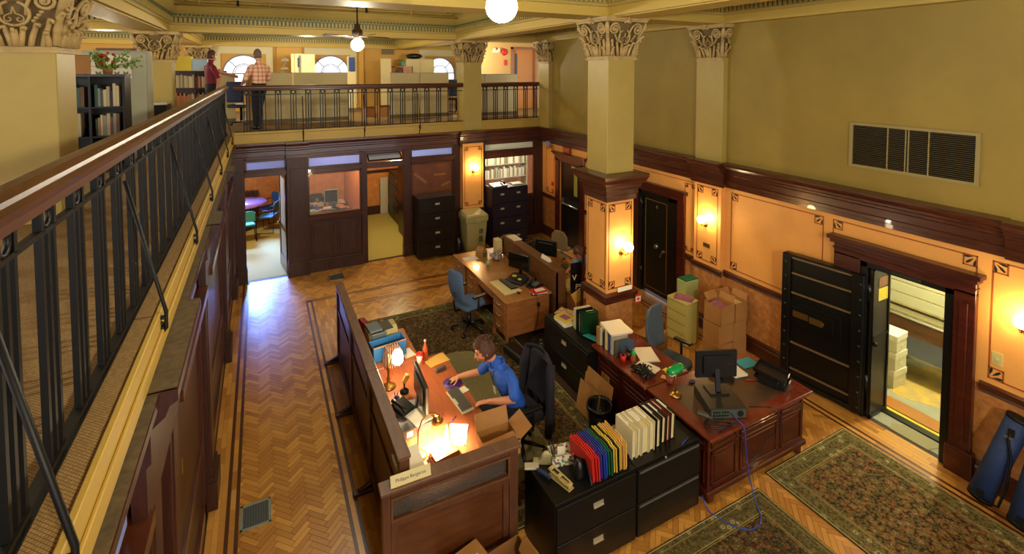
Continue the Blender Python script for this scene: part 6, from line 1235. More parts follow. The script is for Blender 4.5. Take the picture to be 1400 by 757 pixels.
# cluttered office desk
oe = thing('desk', 'dark wooden desk heaped with papers seen through the interior window', 'desk', (.92, 12.85, 0)); obj('desk_top', MB().box(0, 1.14, .2, 1.35, .80, .84), 'mahog_h', oe); obj('front', MB().box(0, 1.1, 0.2, .24, 0, .80), 'redwood', oe); obj('hutch', MB().box(0, 1.14, -.95, .18, .90, .94).box(0, 1.14, -.95, -.9, 0, .9), 'redwood', oe)
books(.95, 1.6, 12.0, .94, .10, .2, RB, label='small book on the low shelf behind the office window', group='office window books', axis='x', cols=['#b09040', '#8a3a20', '#3a6a3a', '#a0a0a0'])
one('carton', 'pale carton on the low shelf behind the office window', 'box', MB().box(0, .35, 0, .2, 0, .12), 'paper2', (1.65, 12.0, .94))
rr = random.Random(4); CL = ['#d8dce0', '#3a5ab0', '#b07858', '#c8b890', '#505878', '#8ac0b0']
for i in range(40):
    c_ = CL[i % 6]; one('document', ['pale grey', 'blue', 'tan', 'cream', 'slate', 'sea green'][i % 6] + ' loose document in the heap on the office desk', 'document', MB().rbox((0, 0, .02), (.20, .14, .012 + .10 * (rr.random() ** 3)), (rr.random() * .3, rr.random() * .3, 0)), mat('doc_' + c_[1:], c_, .6), (1.02 + rr.random() * .95, 13.15 + rr.random() * .9, .85 + .02 * (i % 5)), rr.random() * 3, group='documents on the office desk')
monitor('bright pale monitor in the cluttered office', (1.62, 13.75, .85), PI, .34, .34, back=mat('pale_monitor', '#9fc0b8', .4)); one('desk_fan', 'dark figure-shaped ornament on the cluttered office desk', 'ornament', MB().sph((0, 0, .12), .07, (1, 1, 1.7), 12, 8), 'greypl', (1.28, 13.9, .86))
office_chair('dark office chair behind the cluttered desk', (1.3, 14.02, 0), PI, 'jacket')
# passage cabinets
for i, x in enumerate((2.86,)):
    q = thing('drawer_cabinet', 'dark drawer cabinet with red labels in the passage', 'cabinet', (3.50, 13.55, 0)); obj('carcass', MB().box(0, .35, 0, 1.6, 0, 1.4), 'plastic', q)
    for k in range(4): d_ = obj('drawer', MB().box(-.015, 0, .02, 1.58, .03 + k * .34, .35 + k * .34), 'blackmetal', q, bevel=.004); obj('red_label', MB().box(-.02, -.015, .6, .7, .2 + k * .34, .26 + k * .34), 'red', d_)
q = thing('tall_cabinet', 'tall black cabinet just inside the passage doorway', 'cabinet', (3.36, 12.5, 0)); obj('carcass', MB().box(0, .30, 0, .95, 0, 1.95), 'plastic', q, bevel=.004); obj('door', MB().box(-.015, 0, .02, .93, .04, 1.9), 'safe', q)
one('wall_notice', 'pale notice board at the end of the passage', 'notice', MB().box(-.2, .2, -.02, 0, -.12, .12), 'paper', (3.1, 15.42, 2.35)); one('leaning_board', 'white boarded panel leaning beside the passage cabinet', 'panel', MB().box(-.12, .12, -.03, 0, 0, 1.15), 'ltgrey', (3.38, 15.38, .01))
one('side_table', 'thin wooden side table edge inside the passage doorway', 'table', MB().box(0, .04, 0, .5, .85, .9).box(.005, .035, .02, .05, 0, .85).box(.005, .035, .44, .47, 0, .85), 'oak', (2.18, 12.7, 0))
# library shelves beyond the wide interior window
ls = thing('library_shelves', 'tall pale library bookshelves beyond the wide interior window', 'bookcase', (6.0, 13.6, 0)); obj('frame', MB().box(0, .03, 0, .4, 0, 2.4).box(1.5, 1.53, 0, .4, 0, 2.4), 'beigepl', ls)
for z in (.3, .72, 1.14, 1.56, 1.98): obj('shelf', MB().box(0, 1.53, 0, .4, z, z + .02), 'beigepl', ls)
for z in (1.16, 1.58, 2.0): books(6.06, 7.45, 13.62, z, .24, .33, RB, label='library book on the %s shelf beyond the window' % {1.16: 'lower', 1.58: 'middle', 2.0: 'upper'}[z], group='library books', axis='x', cols=['#c0b890', '#8a9880', '#6a7058', '#d0c8a8', '#7a5a3a'], minw=.03, maxw=.06)
# ================================================================ RAILINGS
BAL = MB().box(-.010, .010, -.010, .010, 0, .80).mesh('baluster', 'iron')
BALT = MB().box(-.010, .010, -.010, .010, 0, .935).mesh('baluster', 'iron')
RING = MB().tube([(0, .037 * math.cos(a), .037 * math.sin(a)) for a in [i * PI / 10 for i in range(20)]], .0085, 6, closed=True).box(-.012, .012, -.062, -.042, -.045, .045).box(-.012, .012, .042, .062, -.045, .045).mesh('ring', 'iron')
BRACE = MB().tube([(.0, 0, .75), (.16, 0, .02), (.16, 0, -.07), (.09, 0, -.16), (.09, 0, -.24)], .010, 6).box(.09, .16, -.012, .012, -.02, -.005).tube([(.115 + .03 * math.cos(a), 0, -.06 + .03 * math.sin(a)) for a in [i * PI / 6 for i in range(13)]], .009, 5).mesh('brace', 'iron')
def railing(label, p0, length, rz, braces, group=None, first=0.1):
    """runs along local +y from p0"""
    t = thing('balcony_railing', label, 'railing', p0, rz)
    h = [(-.06, .905), (-.055, .93), (-.075, .945), (-.075, .965), (-.055, .975), (-.05, .988), (-.02, 1.0), (.02, 1.0), (.05, .988), (.055, .975), (.075, .965), (.075, .945), (.055, .93), (.06, .905), (.03, .895), (-.03, .895)]
    b = MB(); n = len(h); vs = [(x, 0, z) for x, z in h] + [(x, length, z) for x, z in h]
    b.add(vs, [tuple(range(n)), tuple(range(2 * n - 1, n - 1, -1))]); b.add(vs, [(i, (i + 1) % n, n + (i + 1) % n, n + i) for i in range(n)])
    obj('handrail', b, 'handrail', t)
    b = MB(); b.box(-.012, .012, 0, length, .795, .812); b.box(-.012, .012, 0, length, .885, .897); b.box(-.02, .02, 0, length, 0, .010); b.box(-.018, .018, 0, length, .03, .045); obj('flat_bars', b, 'iron', t)
    y = first
    while y < length - .06:
        for dy, me in ((-.052, BALT), (0, BAL), (.052, BALT)):
            o = bpy.data.objects.new('baluster', me); C.objects.link(o); o.parent = t; o.location = (0, y + dy, 0)
        o = bpy.data.objects.new('ring', RING); C.objects.link(o); o.parent = t; o.location = (0, y, .85)
        y += .30
    for y in braces:
        o = bpy.data.objects.new('brace', BRACE); C.objects.link(o); o.parent = t; o.location = (0, y, 0); 
    return t
# ring positions on the left rail: y = 2.12 + .3k
railing('long black iron railing with polished wooden handrail along the left balcony', (-.64, .8, 3.174), 10.86, 0, [.9, 2.38, 3.86, 5.32, 6.8, 8.3, 9.8], first=1.32 - 1.2)
railing('black iron railing with wooden handrail along the far balcony, before the standing man', (-.50, 11.68, 3.174), 5.07, -PI / 2, [1.32, 2.62, 3.92], first=.24)
railing('short black iron railing right of the far column', (5.08, 11.68, 3.174), 1.72, -PI / 2, [], first=.12)

# ================================================================ FANS, WALL LAMPS
def fan(label, x, y, zt, a0):
    t = thing('ceiling_fan', label, 'ceiling fan', (x, y, 4.92), 0)
    obj('down_rod', MB().cyl((0, 0, .3), (0, 0, 1.03), .012, n=8).lathe([(.01, .96), (.06, .98), (.07, 1.03)], n=12), 'iron', t)
    obj('motor', MB().lathe([(.02, .36), (.05, .34), (.055, .27), (.085, .25), (.09, .16), (.07, .14), (.075, .115), (.05, .10), (.045, .085)], n=20), mat('bronze_motor', '#4a382c', .4, metal=.5), t)
    bl = MB().prism([(.17, -.045), (.56, -.065), (.585, 0), (.56, .065), (.17, .045)], -.004, .004).box(.07, .2, -.012, .012, -.01, .002).mesh('blade', mat('walnut_blade', '#2e1c12', .7, var=.2, vscale=12))
    for i in range(4):
        o = obj('blade', bl, None, t); o.location = (0, 0, .14); o.rotation_euler = (.2, 0, a0 + i * PI / 2)
    obj('globe', MB().sph((0, 0, 0), .105, n=24, m=14), 'globe', t)
fan('dark ceiling fan with four blades and a small glowing globe, above the far railing', 1.47, 8.55, 5.9, .25)
fan('large glowing white globe hanging under the nearer fan at the top', 1.45, 2.98, 5.9, .62)

def sconce(label, loc, rz, both=True, group=None):
    """local: wall at y=0, sticks out to -y"""
    t = thing('wall_lamp', label, 'wall lamp', loc, rz)
    obj('back_plate', MB().cyl((0, .0, 0), (0, -.015, 0), .05, .045, 14).cyl((0, -.015, 0), (0, -.05, 0), .025, .015, 10), 'brass', t)
    obj('arm', MB().tube([(0, -.04, 0), (0, -.08, -.02), (.02, -.12, 0), (.025, -.13, .03)], .009, 6).lathe([(.012, 0), (.035, .015), (.03, .03)], (.025, -.13, .02), 10), 'brass', t)
    obj('globe_shade', MB().sph((.025, -.13, .105), .068, n=18, m=12), 'sconce' if both else 'opal', t)
    return t
sconce('glowing globe wall lamp on the free-standing stencilled column', (4.68, 5.6, 1.83), 0)
sconce('glowing globe wall lamp on the right wall pilaster', (6.8, 5.93, 1.84), -PI / 2)
sconce('glowing globe wall lamp on the orange pilaster between the interior windows', (4.78, 11.48, 1.93), 0)
sconce('glowing globe wall lamp at the right edge above the light switch', (6.9, 1.98, 1.86), -PI / 2)
sconce('unlit brass wall lamp in the far right corner beside the exit sign', (6.9, 11.15, 2.45), -PI / 2, False)
b = MB().box(-.006, 0, -.045, .045, -.07, .07); sw = one('light_switch', 'ivory light switch plate below the lamp at the right edge', 'switch', b, mat('ivory', '#c9bb78', .4), (6.9, 2.17, 1.44), bevel=.003)
obj('dimmer_knob', MB().cyl((-.006, 0, -.01), (-.02, 0, -.01), .014), 'ltgrey', sw)
one('wall_plate', 'small brass number plate below the pilaster wall lamp', 'plate', MB().box(-.008, 0, -.07, .07, -.035, .035), 'brass', (6.8, 5.9, 1.48), bevel=.002)

# ================================================================ BALCONY: left side
# black bookcase beside the big column; its shelves open towards -y
bc = thing('bookcase', 'black open bookcase of books beside the huge left column', 'bookcase', (-2.30, 8.05, 3.174))
w, d, h = .72, .34, 1.24
b = MB(); b.box(0, .03, 0, d, 0, h); b.box(w - .03, w, 0, d, 0, h); b.box(.34, .37, 0, d, 0, h); obj('side_panel', b, 'blackmetal', bc, bevel=.002)
obj('back_panel', MB().box(0, w, d - .01, d, 0, h), 'blackmetal', bc); obj('top', MB().box(-.01, w + .01, -.01, d, h, h + .03), mat('case_top', '#3a3a40', .35), bc)
for z in (.06, .45, .83): obj('shelf', MB().box(.03, w - .03, .01, d, z, z + .02), 'blackmetal', bc)
for a, c, z, l, gr in ((-2.26, -2.0, 3.174 + .85, 'book on top shelf, left bay of the bookcase', 'books top left bay'), (-1.91, -1.66, 3.174 + .85, 'book on top shelf, right bay of the bookcase', 'books top right bay'), (-2.26, -2.06, 3.174 + .47, 'book on middle shelf, left bay of the bookcase', 'books middle left bay'), (-1.91, -1.66, 3.174 + .47, 'book on middle shelf, right bay of the bookcase', 'books middle right bay')):
    books(a, c, 8.12, z, .2, .3, RB, label=l, group=gr, axis='x')
cb = thing('cardboard_box', 'brown cardboard box on top of the black bookcase beside the flowers', 'box', (-2.12, 8.2, 4.446), .25)
obj('carton', MB().box(-.19, .16, -.14, .14, 0, .24), 'card', cb, bevel=.003); obj('lid_flap', MB().box(-.19, .16, -.14, .14, .24, .245), 'carddk', cb)
one('wooden_tray', 'flat dark wooden tray lying behind the cardboard box', 'tray', MB().box(-.25, .25, -.1, .1, 0, .04), 'walnut', (-1.95, 9.6, 4.7945), bevel=.003)
# flower arrangement
fl = thing('flower_arrangement', 'dried red and yellow-green flower arrangement on the bookcase', 'flowers', (-1.78, 8.2, 4.446))
obj('pot', MB().lathe([(.05, 0), (.06, .08), (.055, .09)], n=14), 'carddk', fl)
b = MB(); r = random.Random(5)
for i in range(40):
    a = r.random() * 2 * PI; L = .12 + r.random() * .26; e = Vector((math.cos(a) * L * .9 + .05, math.sin(a) * L * .4, .10 + r.random() * .22)); b.tube([(0, 0, .08), e * .6 + Vector((0, 0, .03)), e], .003, 3)
    for k in range(3):
        c = e * (.7 + .15 * k); b.rbox(c, (.035, .012, .02), (r.random() * 3, r.random() * 3, r.random() * 3), 0)
obj('stems_and_leaves', b, 'leaf', fl, fix=False)
b = MB()
for i in range(16): b.sph((-.12 + r.random() * .2, -.06 + r.random() * .1, .12 + r.random() * .16), .018 + r.random() * .012, n=7, m=4)
obj('red_blooms', b, mat('dried_red', '#9a3a20', .8), fl, fix=False)
# pale cabinet and desk behind
cbt = thing('steel_cupboard', 'tall pale grey-green steel cupboard with a butterfly chart behind the flowers', 'cupboard', (-2.35, 9.4, 3.174))
obj('body', MB().box(0, .80, 0, .4, 0, 1.62), mat('pale_steel', '#969680', .45), cbt, bevel=.004); obj('door', MB().box(.02, .78, -.015, 0, .05, 1.58), mat('pale_steel2', '#a0a088', .4), cbt, bevel=.004)
obj('chart', MB().box(.1, .6, -.02, -.015, 1.2, 1.55), 'white', cbt); b = MB()
for i in range(4):
    for j in range(3): b.prism([(.17 + i * .11, 1.27 + j * .1), (.20 + i * .11, 1.24 + j * .1), (.23 + i * .11, 1.27 + j * .1), (.23 + i * .11, 1.31 + j * .1), (.20 + i * .11, 1.28 + j * .1), (.17 + i * .11, 1.31 + j * .1)], -.023, -.02, 'y')
obj('butterflies', b, mat('chart_ink', '#6a6a30', .6), cbt)
ds = thing('side_desk', 'dark side desk with a pale top behind the second column', 'desk', (-2.6, 10.7, 3.174)); obj('desk_top', MB().box(0, 1.1, 0, .6, .70, .74), 'ltgrey', ds); obj('body', MB().box(.02, 1.08, .05, .58, 0, .70), 'blackmetal', ds)
# low bookcases behind the red-shirted man
g0 = 0
for i, (x0, x1, lab, nm) in enumerate(((-1.95, -1.05, 'long low dark bookcase of bound volumes behind the man in maroon, lower', 'bound volumes'),)):
    bb = thing('bookcase', 'wide dark double-row bookcase of bound volumes behind the man in maroon', 'bookcase', (-2.05, 14.2, 3.174))
    obj('side_panel', MB().box(0, .03, 0, .35, 0, 1.3).box(1.27, 1.3, 0, .35, 0, 1.3).box(.62, .65, 0, .35, 0, 1.3), 'mahog', bb); obj('back_panel', MB().box(0, 1.3, .33, .35, 0, 1.3), 'mahog', bb)
    for z in (.05, .42, .86, 1.28): obj('shelf', MB().box(0, 1.3, 0, .35, z, z + .025), 'mahog', bb)
    books(-2.0, -.8, 14.26, 3.174 + .89, .26, .32, RB, label='volume, upper shelf behind the maroon-shirted man', group='upper bound volumes', axis='x', cols=['#b8a878', '#c8bc98', '#8a7a58', '#8a4030', '#a08048'])
    books(-2.0, -.8, 14.26, 3.174 + .45, .24, .32, RB, label='volume, lower shelf behind the maroon-shirted man', group='lower bound volumes', axis='x', cols=['#b8a878', '#c8bc98', '#8a7a58', '#b05a30', '#a08048'])
sb = thing('storage_box', 'yellow storage box with a pale blue end on the far bookcase', 'box', (-1.9, 14.3, 4.49)); obj('carton', MB().box(0, .42, 0, .28, 0, .34), 'yellow', sb, bevel=.004); obj('end_panel', MB().box(.42, .75, .02, .26, 0, .28), mat('pale_blue', '#a8c8e0', .5), sb)

# ================================================================ BALCONY: far office
def panel_wall(label, x0, x1, y, h, seams, base=.12, rz=0):
    t = thing('office_partition', label, 'partition', (x0, y, 3.174), rz); W_ = x1 - x0; xs_ = [0] + seams + [W_]
    for a, c in zip(xs_, xs_[1:]): obj('fabric_panel', MB().box(a + .005, c - .005, 0, .05, base, h), 'partition', t, bevel=.006)
    obj('foot_rail', MB().box(0, W_, .005, .045, 0.02, base), mat('partition_rail', '#6a5a38', .5), t); obj('top_cap', MB().box(0, W_, -.003, .053, h, h + .012), 'beigepl', t); return t
panel_wall('wide beige fabric partition behind the man in plaid', -.32, 2.03, 13.3, 1.25, [1.05])
panel_wall('beige fabric partition in two panels right of the stacked cartons', 3.10, 4.76, 13.2, 1.24, [.82])
panel_wall('beige fabric partition below the red wall bells', 5.05, 6.72, 12.75, 1.20, [.62])
panel_wall('short beige partition between the two standing men', -.95, -.55, 14.0, 1.22, [])
panel_wall('tall beige cubicle panel rising behind the wide partition', .84, 1.52, 16.2, 1.8, [.1])
panel_wall('pale high panel beside the steel lockers', 3.55, 3.9, 16.4, 1.7, [])
# stand alone lamp over the partition
al = thing('desk_lamp', 'white angle-poise lamp rising over the wide partition', 'lamp', (.505, 13.325, 4.4365)); obj('arm', MB().tube([(0, 0, 0), (.02, 0, .15), (.10, 0, .3)], .01, 6).cyl((0, 0, 0), (0, 0, .02), .05), 'ltgrey', al); obj('lamp_shade', MB().lathe([(.09, 0), (.07, .05), (.03, .08)], (.05, 0, .28), 14), 'white', al); obj('lit_shade', MB().lathe([(.10, 0), (.05, .05)], (.04, 0, .08), 14), 'white', al)
dg = thing('partition_screen', 'tall grey cubicle end holding dark binders beside the angle-poise lamp', 'screen', (.95, 14.2, 3.174)); obj('panel', MB().box(0, .04, 0, .5, 0, 1.72), 'white', dg); obj('binder', MB().box(-.04, 0, .1, .3, 1.4, 1.65), 'plastic', dg)
lk = thing('steel_locker', 'pair of beige steel lockers against the far wall between windows', 'locker', (4.62, 17.3, 3.174)); obj('body', MB().box(0, 1.05, 0, .45, 0, 1.72), mat('locker_beige', '#c0b070', .5), lk, bevel=.004); obj('door', MB().box(.02, .51, -.015, 0, .05, 1.68), mat('locker_door', '#c8b878', .45), lk); obj('door', MB().box(.54, 1.03, -.015, 0, .05, 1.68), 'beigepl' if 0 else mat('locker_door', '#c8b878', .45), lk)
one('duffel_bag', 'dark bag lying on top of the steel lockers', 'bag', MB().sph((0, 0, .1), .2, (1.5, .8, .5), 14, 8), 'plastic', (5.0, 17.5, 4.895))
sh = thing('shelf_unit', 'brown wooden shelf of dark boxes beside the steel lockers', 'shelf', (4.05, 16.6, 3.174)); obj('frame', MB().box(0, .03, 0, .4, 0, 1.45).box(.6, .63, 0, .4, 0, 1.45).box(0, .63, 0, .4, 1.42, 1.45).box(0, .63, 0, .4, .9, .93).box(.3, .63, .0, .4, .5, 1.42), 'oak', sh)
for z in (.95, 1.15): obj('storage_bin', MB().box(.05, .27, -.02, .3, z, z + .16), mat('bin_blue_black', '#23263a', .5), sh)
pp = thing('paper_plant', 'small leafy pot plant on top of the brown shelf', 'plant', (4.35, 16.7, 4.63)); obj('pot', MB().lathe([(.05, 0), (.07, .12)], n=10), 'teal', pp); b = MB()
for i in range(14): b.rbox((-.12 + RB.random() * .24, RB.random() * .1, .12 + RB.random() * .14), (.07, .03, .02), (RB.random() * 3, RB.random() * 3, 0))
obj('leaves', b, 'leaf', pp)
for i, (x, y, a, s, lab) in enumerate(((2.75, 14.3, .1, .28, 'left of two cartons on the far office floor'), (3.05, 14.1, .35, .32, 'right carton with a black strap on the far office floor'))):
    q = thing('carton', lab, 'box', (x, y, 3.174), a); obj('body', MB().box(-s / 2, s / 2, -s / 2, s / 2, 0, s * .9), 'card', q, bevel=.004); obj('flap', MB().rbox((0, -s / 2, s * .95), (s, .01, s * .3), (.9, 0, 0)).rbox((s / 2 + .03, 0, s * .93), (s * .3, s, .01), (0, .3, 0)), 'carddk', q)
one('wall_grille', 'small grey ventilation grille high on the far wall', 'vent', MB().box(-.22, .22, -.03, 0, -.12, .12), mat('grille_grey', '#6a5a40', .6), (4.15, 17.98, 5.18), bevel=.005)
panel_wall('narrow beige panel holding the blue document holder', 2.45, 2.72, 16.13, 1.74, [])
cl = one('blue_holder', 'blue document holder clipped at the edge of the middle arched window', 'holder', MB().box(-.09, .09, -.03, .03, -.22, .22), mat('clip_blue', '#1c3a7a', .5), (2.58, 16.095, 4.68), bevel=.02)
# office clutter seen through the rails at the left and right
for (x, y, lab, cc) in ((-.42, 13.6, 'dark office chair beyond the rail corner behind the wide partition end', 'plastic'), (5.28, 14.0, 'dark office chair partly hidden by the far column', 'plastic')):
    q = thing('office_chair', lab, 'chair', (x, y, 3.174), 2.6); obj('seat', MB().box(-.23, .23, -.23, .23, .42, .50), cc, q, bevel=.03); obj('backrest', MB().box(-.21, .21, .2, .26, .55, 1.05), mat('chair_navy', '#1a2c50', .7), q, bevel=.03)
    obj('column', MB().cyl((0, 0, .1), (0, 0, .42), .03), 'iron', q); b = MB()
    for i in range(5): a = i * 2 * PI / 5; b.rbox((.14 * math.cos(a), .14 * math.sin(a), .07), (.28, .04, .03), (0, 0, a)).sph((.27 * math.cos(a), .27 * math.sin(a), .03), .03, n=8, m=5)
    obj('base', b, 'plastic', q)
# far wall with arched windows
bpy_w = []
fw_lab = 'far balcony wall with tall arched fanlight windows'
AR = [(-.45, .62), (2.2, .63), (6.15, .61)]; SILL, SPR = 3.95, 4.38
def fanwall():
    b = MB(); y0, y1 = 18.0, 18.2; edges = [-8.0]
    for cx, r in AR: edges += [cx - r, cx + r]
    edges.append(12.0)
    for i in range(0, len(edges), 2): b.box(edges[i], edges[i + 1], y0, y1, 3.0, 5.95)
    for cx, r in AR:
        b.box(cx - r, cx + r, y0, y1, 3.0, SILL)
        n = 20; A = [(cx - r * math.cos(PI * k / n), SPR + r * math.sin(PI * k / n)) for k in range(n + 1)]
        for k in range(n):
            (xa, za), (xb, zb) = A[k], A[k + 1]
            b.add([(xa, y0, za), (xb, y0, zb), (xb, y0, 5.95), (xa, y0, 5.95), (xa, y1, za), (xb, y1, zb), (xb, y1, 5.95), (xa, y1, 5.95)], [(0, 1, 2, 3), (4, 5, 6, 7), (0, 1, 5, 4), (2, 3, 7, 6), (0, 3, 7, 4), (1, 2, 6, 5)])
    return b
wf = wallset(obj('wall_far', fanwall(), mat('far_wall_paint', '#c0913c', .6)), fw_lab, 'wall')
for i, (cx, r) in enumerate(AR):
    lab = ['arched fanlight window behind the man in plaid', 'arched fanlight window in the middle of the far wall', 'arched fanlight window left of the far column'][i]
    fr = mat('window_frame', '#8a8898', .5)
    b = MB(); t = .035
    arc = lambda rr: [(cx + rr * math.cos(PI * k / 20), 18.06, SPR + rr * math.sin(PI * k / 20)) for k in range(21)]
    b.tube(arc(r - .02), .035, 6); b.tube(arc(r * .5), .016, 6); b.tube(arc(r * .42), .012, 5)
    for a in (45, 78, 102, 135, 20, 160):
        if a in (78, 102, 20, 160): continue
        a = math.radians(a); b.cyl((cx + r * .5 * math.cos(a), 18.06, SPR + r * .5 * math.sin(a)), (cx + r * math.cos(a), 18.06, SPR + r * math.sin(a)), .016, n=6)
    b.box(cx - r, cx + r, 18.04, 18.08, SPR - .02, SPR + .02); b.box(cx - .015, cx + .015, 18.04, 18.08, SILL, SPR); b.box(cx - r, cx - r + .04, 18.03, 18.09, SILL, SPR); b.box(cx + r - .04, cx + r, 18.03, 18.09, SILL, SPR); b.box(cx - r, cx + r, 18.03, 18.09, SILL, SILL + .04)
    w = wallset(obj('window_%d' % (9 + i), b, fr), lab, 'window'); obj('pane', MB().prism([(cx - (r - .02) * math.cos(PI * k / 20), SPR + (r - .02) * math.sin(PI * k / 20)) for k in range(21)] + [(cx + r - .02, SILL), (cx - r + .02, SILL)], 18.10, 18.104, 'y'), 'pane', w)
    obj('blind_panel', MB().box(cx - r - .22, cx - r - .02, 17.95, 17.99, 3.3, 5.02).box(cx + r + .02, cx + r + .22, 17.95, 17.99, 3.3, 5.02).box(cx - r - .22, cx + r + .22, 17.95, 17.99, 5.02, 5.3), mat('pale_surround', '#c8bc90', .5), w); obj('blind_head', MB().box(cx - r - .24, cx + r + .24, 17.93, 17.99, 5.30, 5.33), 'mahog', w)
for x in (.9, 3.2): 
    q = wallset(obj('pilaster', MB().box(x - .08 if x > 2 else x - .4, x + .35 if x < 2 else x + .08, 17.9, 18.0, 3.17, 5.3), mat('far_pilaster', '#c89838' if x < 2 else '#c8c8c0', .55)), 'ochre pilaster between the left two arched windows' if x < 2 else 'white window post right of the middle arched window', 'pilaster')
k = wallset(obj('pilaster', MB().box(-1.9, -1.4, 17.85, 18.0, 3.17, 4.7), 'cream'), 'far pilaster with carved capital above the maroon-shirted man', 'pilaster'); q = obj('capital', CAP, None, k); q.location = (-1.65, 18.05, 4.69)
wb = wallset(obj('wall_lobby', MB().box(6.42, 7.55, 14.8, 14.95, 3.17, 5.95).box(8.5, 12, 14.8, 14.95, 3.17, 5.95).box(7.55, 8.5, 14.8, 14.95, 5.25, 5.95), mat('lobby_wall', '#d0a868', .6)), 'peach lobby wall beyond the far balcony with red alarm bells', 'wall')
d4 = wallset(obj('door_4', MB().box(7.62, 8.45, 14.84, 14.88, 3.18, 5.2), mat('orange_door', '#c8842c', .4)), 'orange wooden lobby door with narrow glass beyond the short railing', 'door'); obj('door_frame', MB().box(7.55, 7.62, 14.76, 14.9, 3.17, 5.27).box(8.45, 8.52, 14.76, 14.9, 3.17, 5.27).box(7.55, 8.52, 14.76, 14.9, 5.2, 5.27), 'oak', d4); obj('glass_light', MB().box(7.72, 7.80, 14.83, 14.84, 4.3, 5.05), 'screenoff', d4); obj('lever_handle', MB().cyl((7.68, 14.84, 4.2), (7.68, 14.78, 4.2), .03), 'steel', d4)
one('alarm_bell', 'round red alarm bell high on the peach wall', 'bell', MB().lathe([(.12, 0), (.11, .03), (.06, .06), (.01, .07)], n=18), 'red', (7.3, 14.8, 5.1), rot=(PI / 2, 0, 0))
one('alarm_pull', 'small red alarm pull below the bell on the peach wall', 'alarm', MB().box(-.05, .05, -.04, 0, -.09, .09), 'red', (7.33, 14.8, 4.75), bevel=.01)
one('emergency_light', 'twin-headed emergency light left of the red bell', 'light', MB().box(-.12, .12, -.08, 0, -.05, .05).sph((-.08, -.1, .06), .05, n=10, m=6).sph((.08, -.1, .06), .05, n=10, m=6), 'white', (6.98, 14.8, 5.12), bevel=.004)
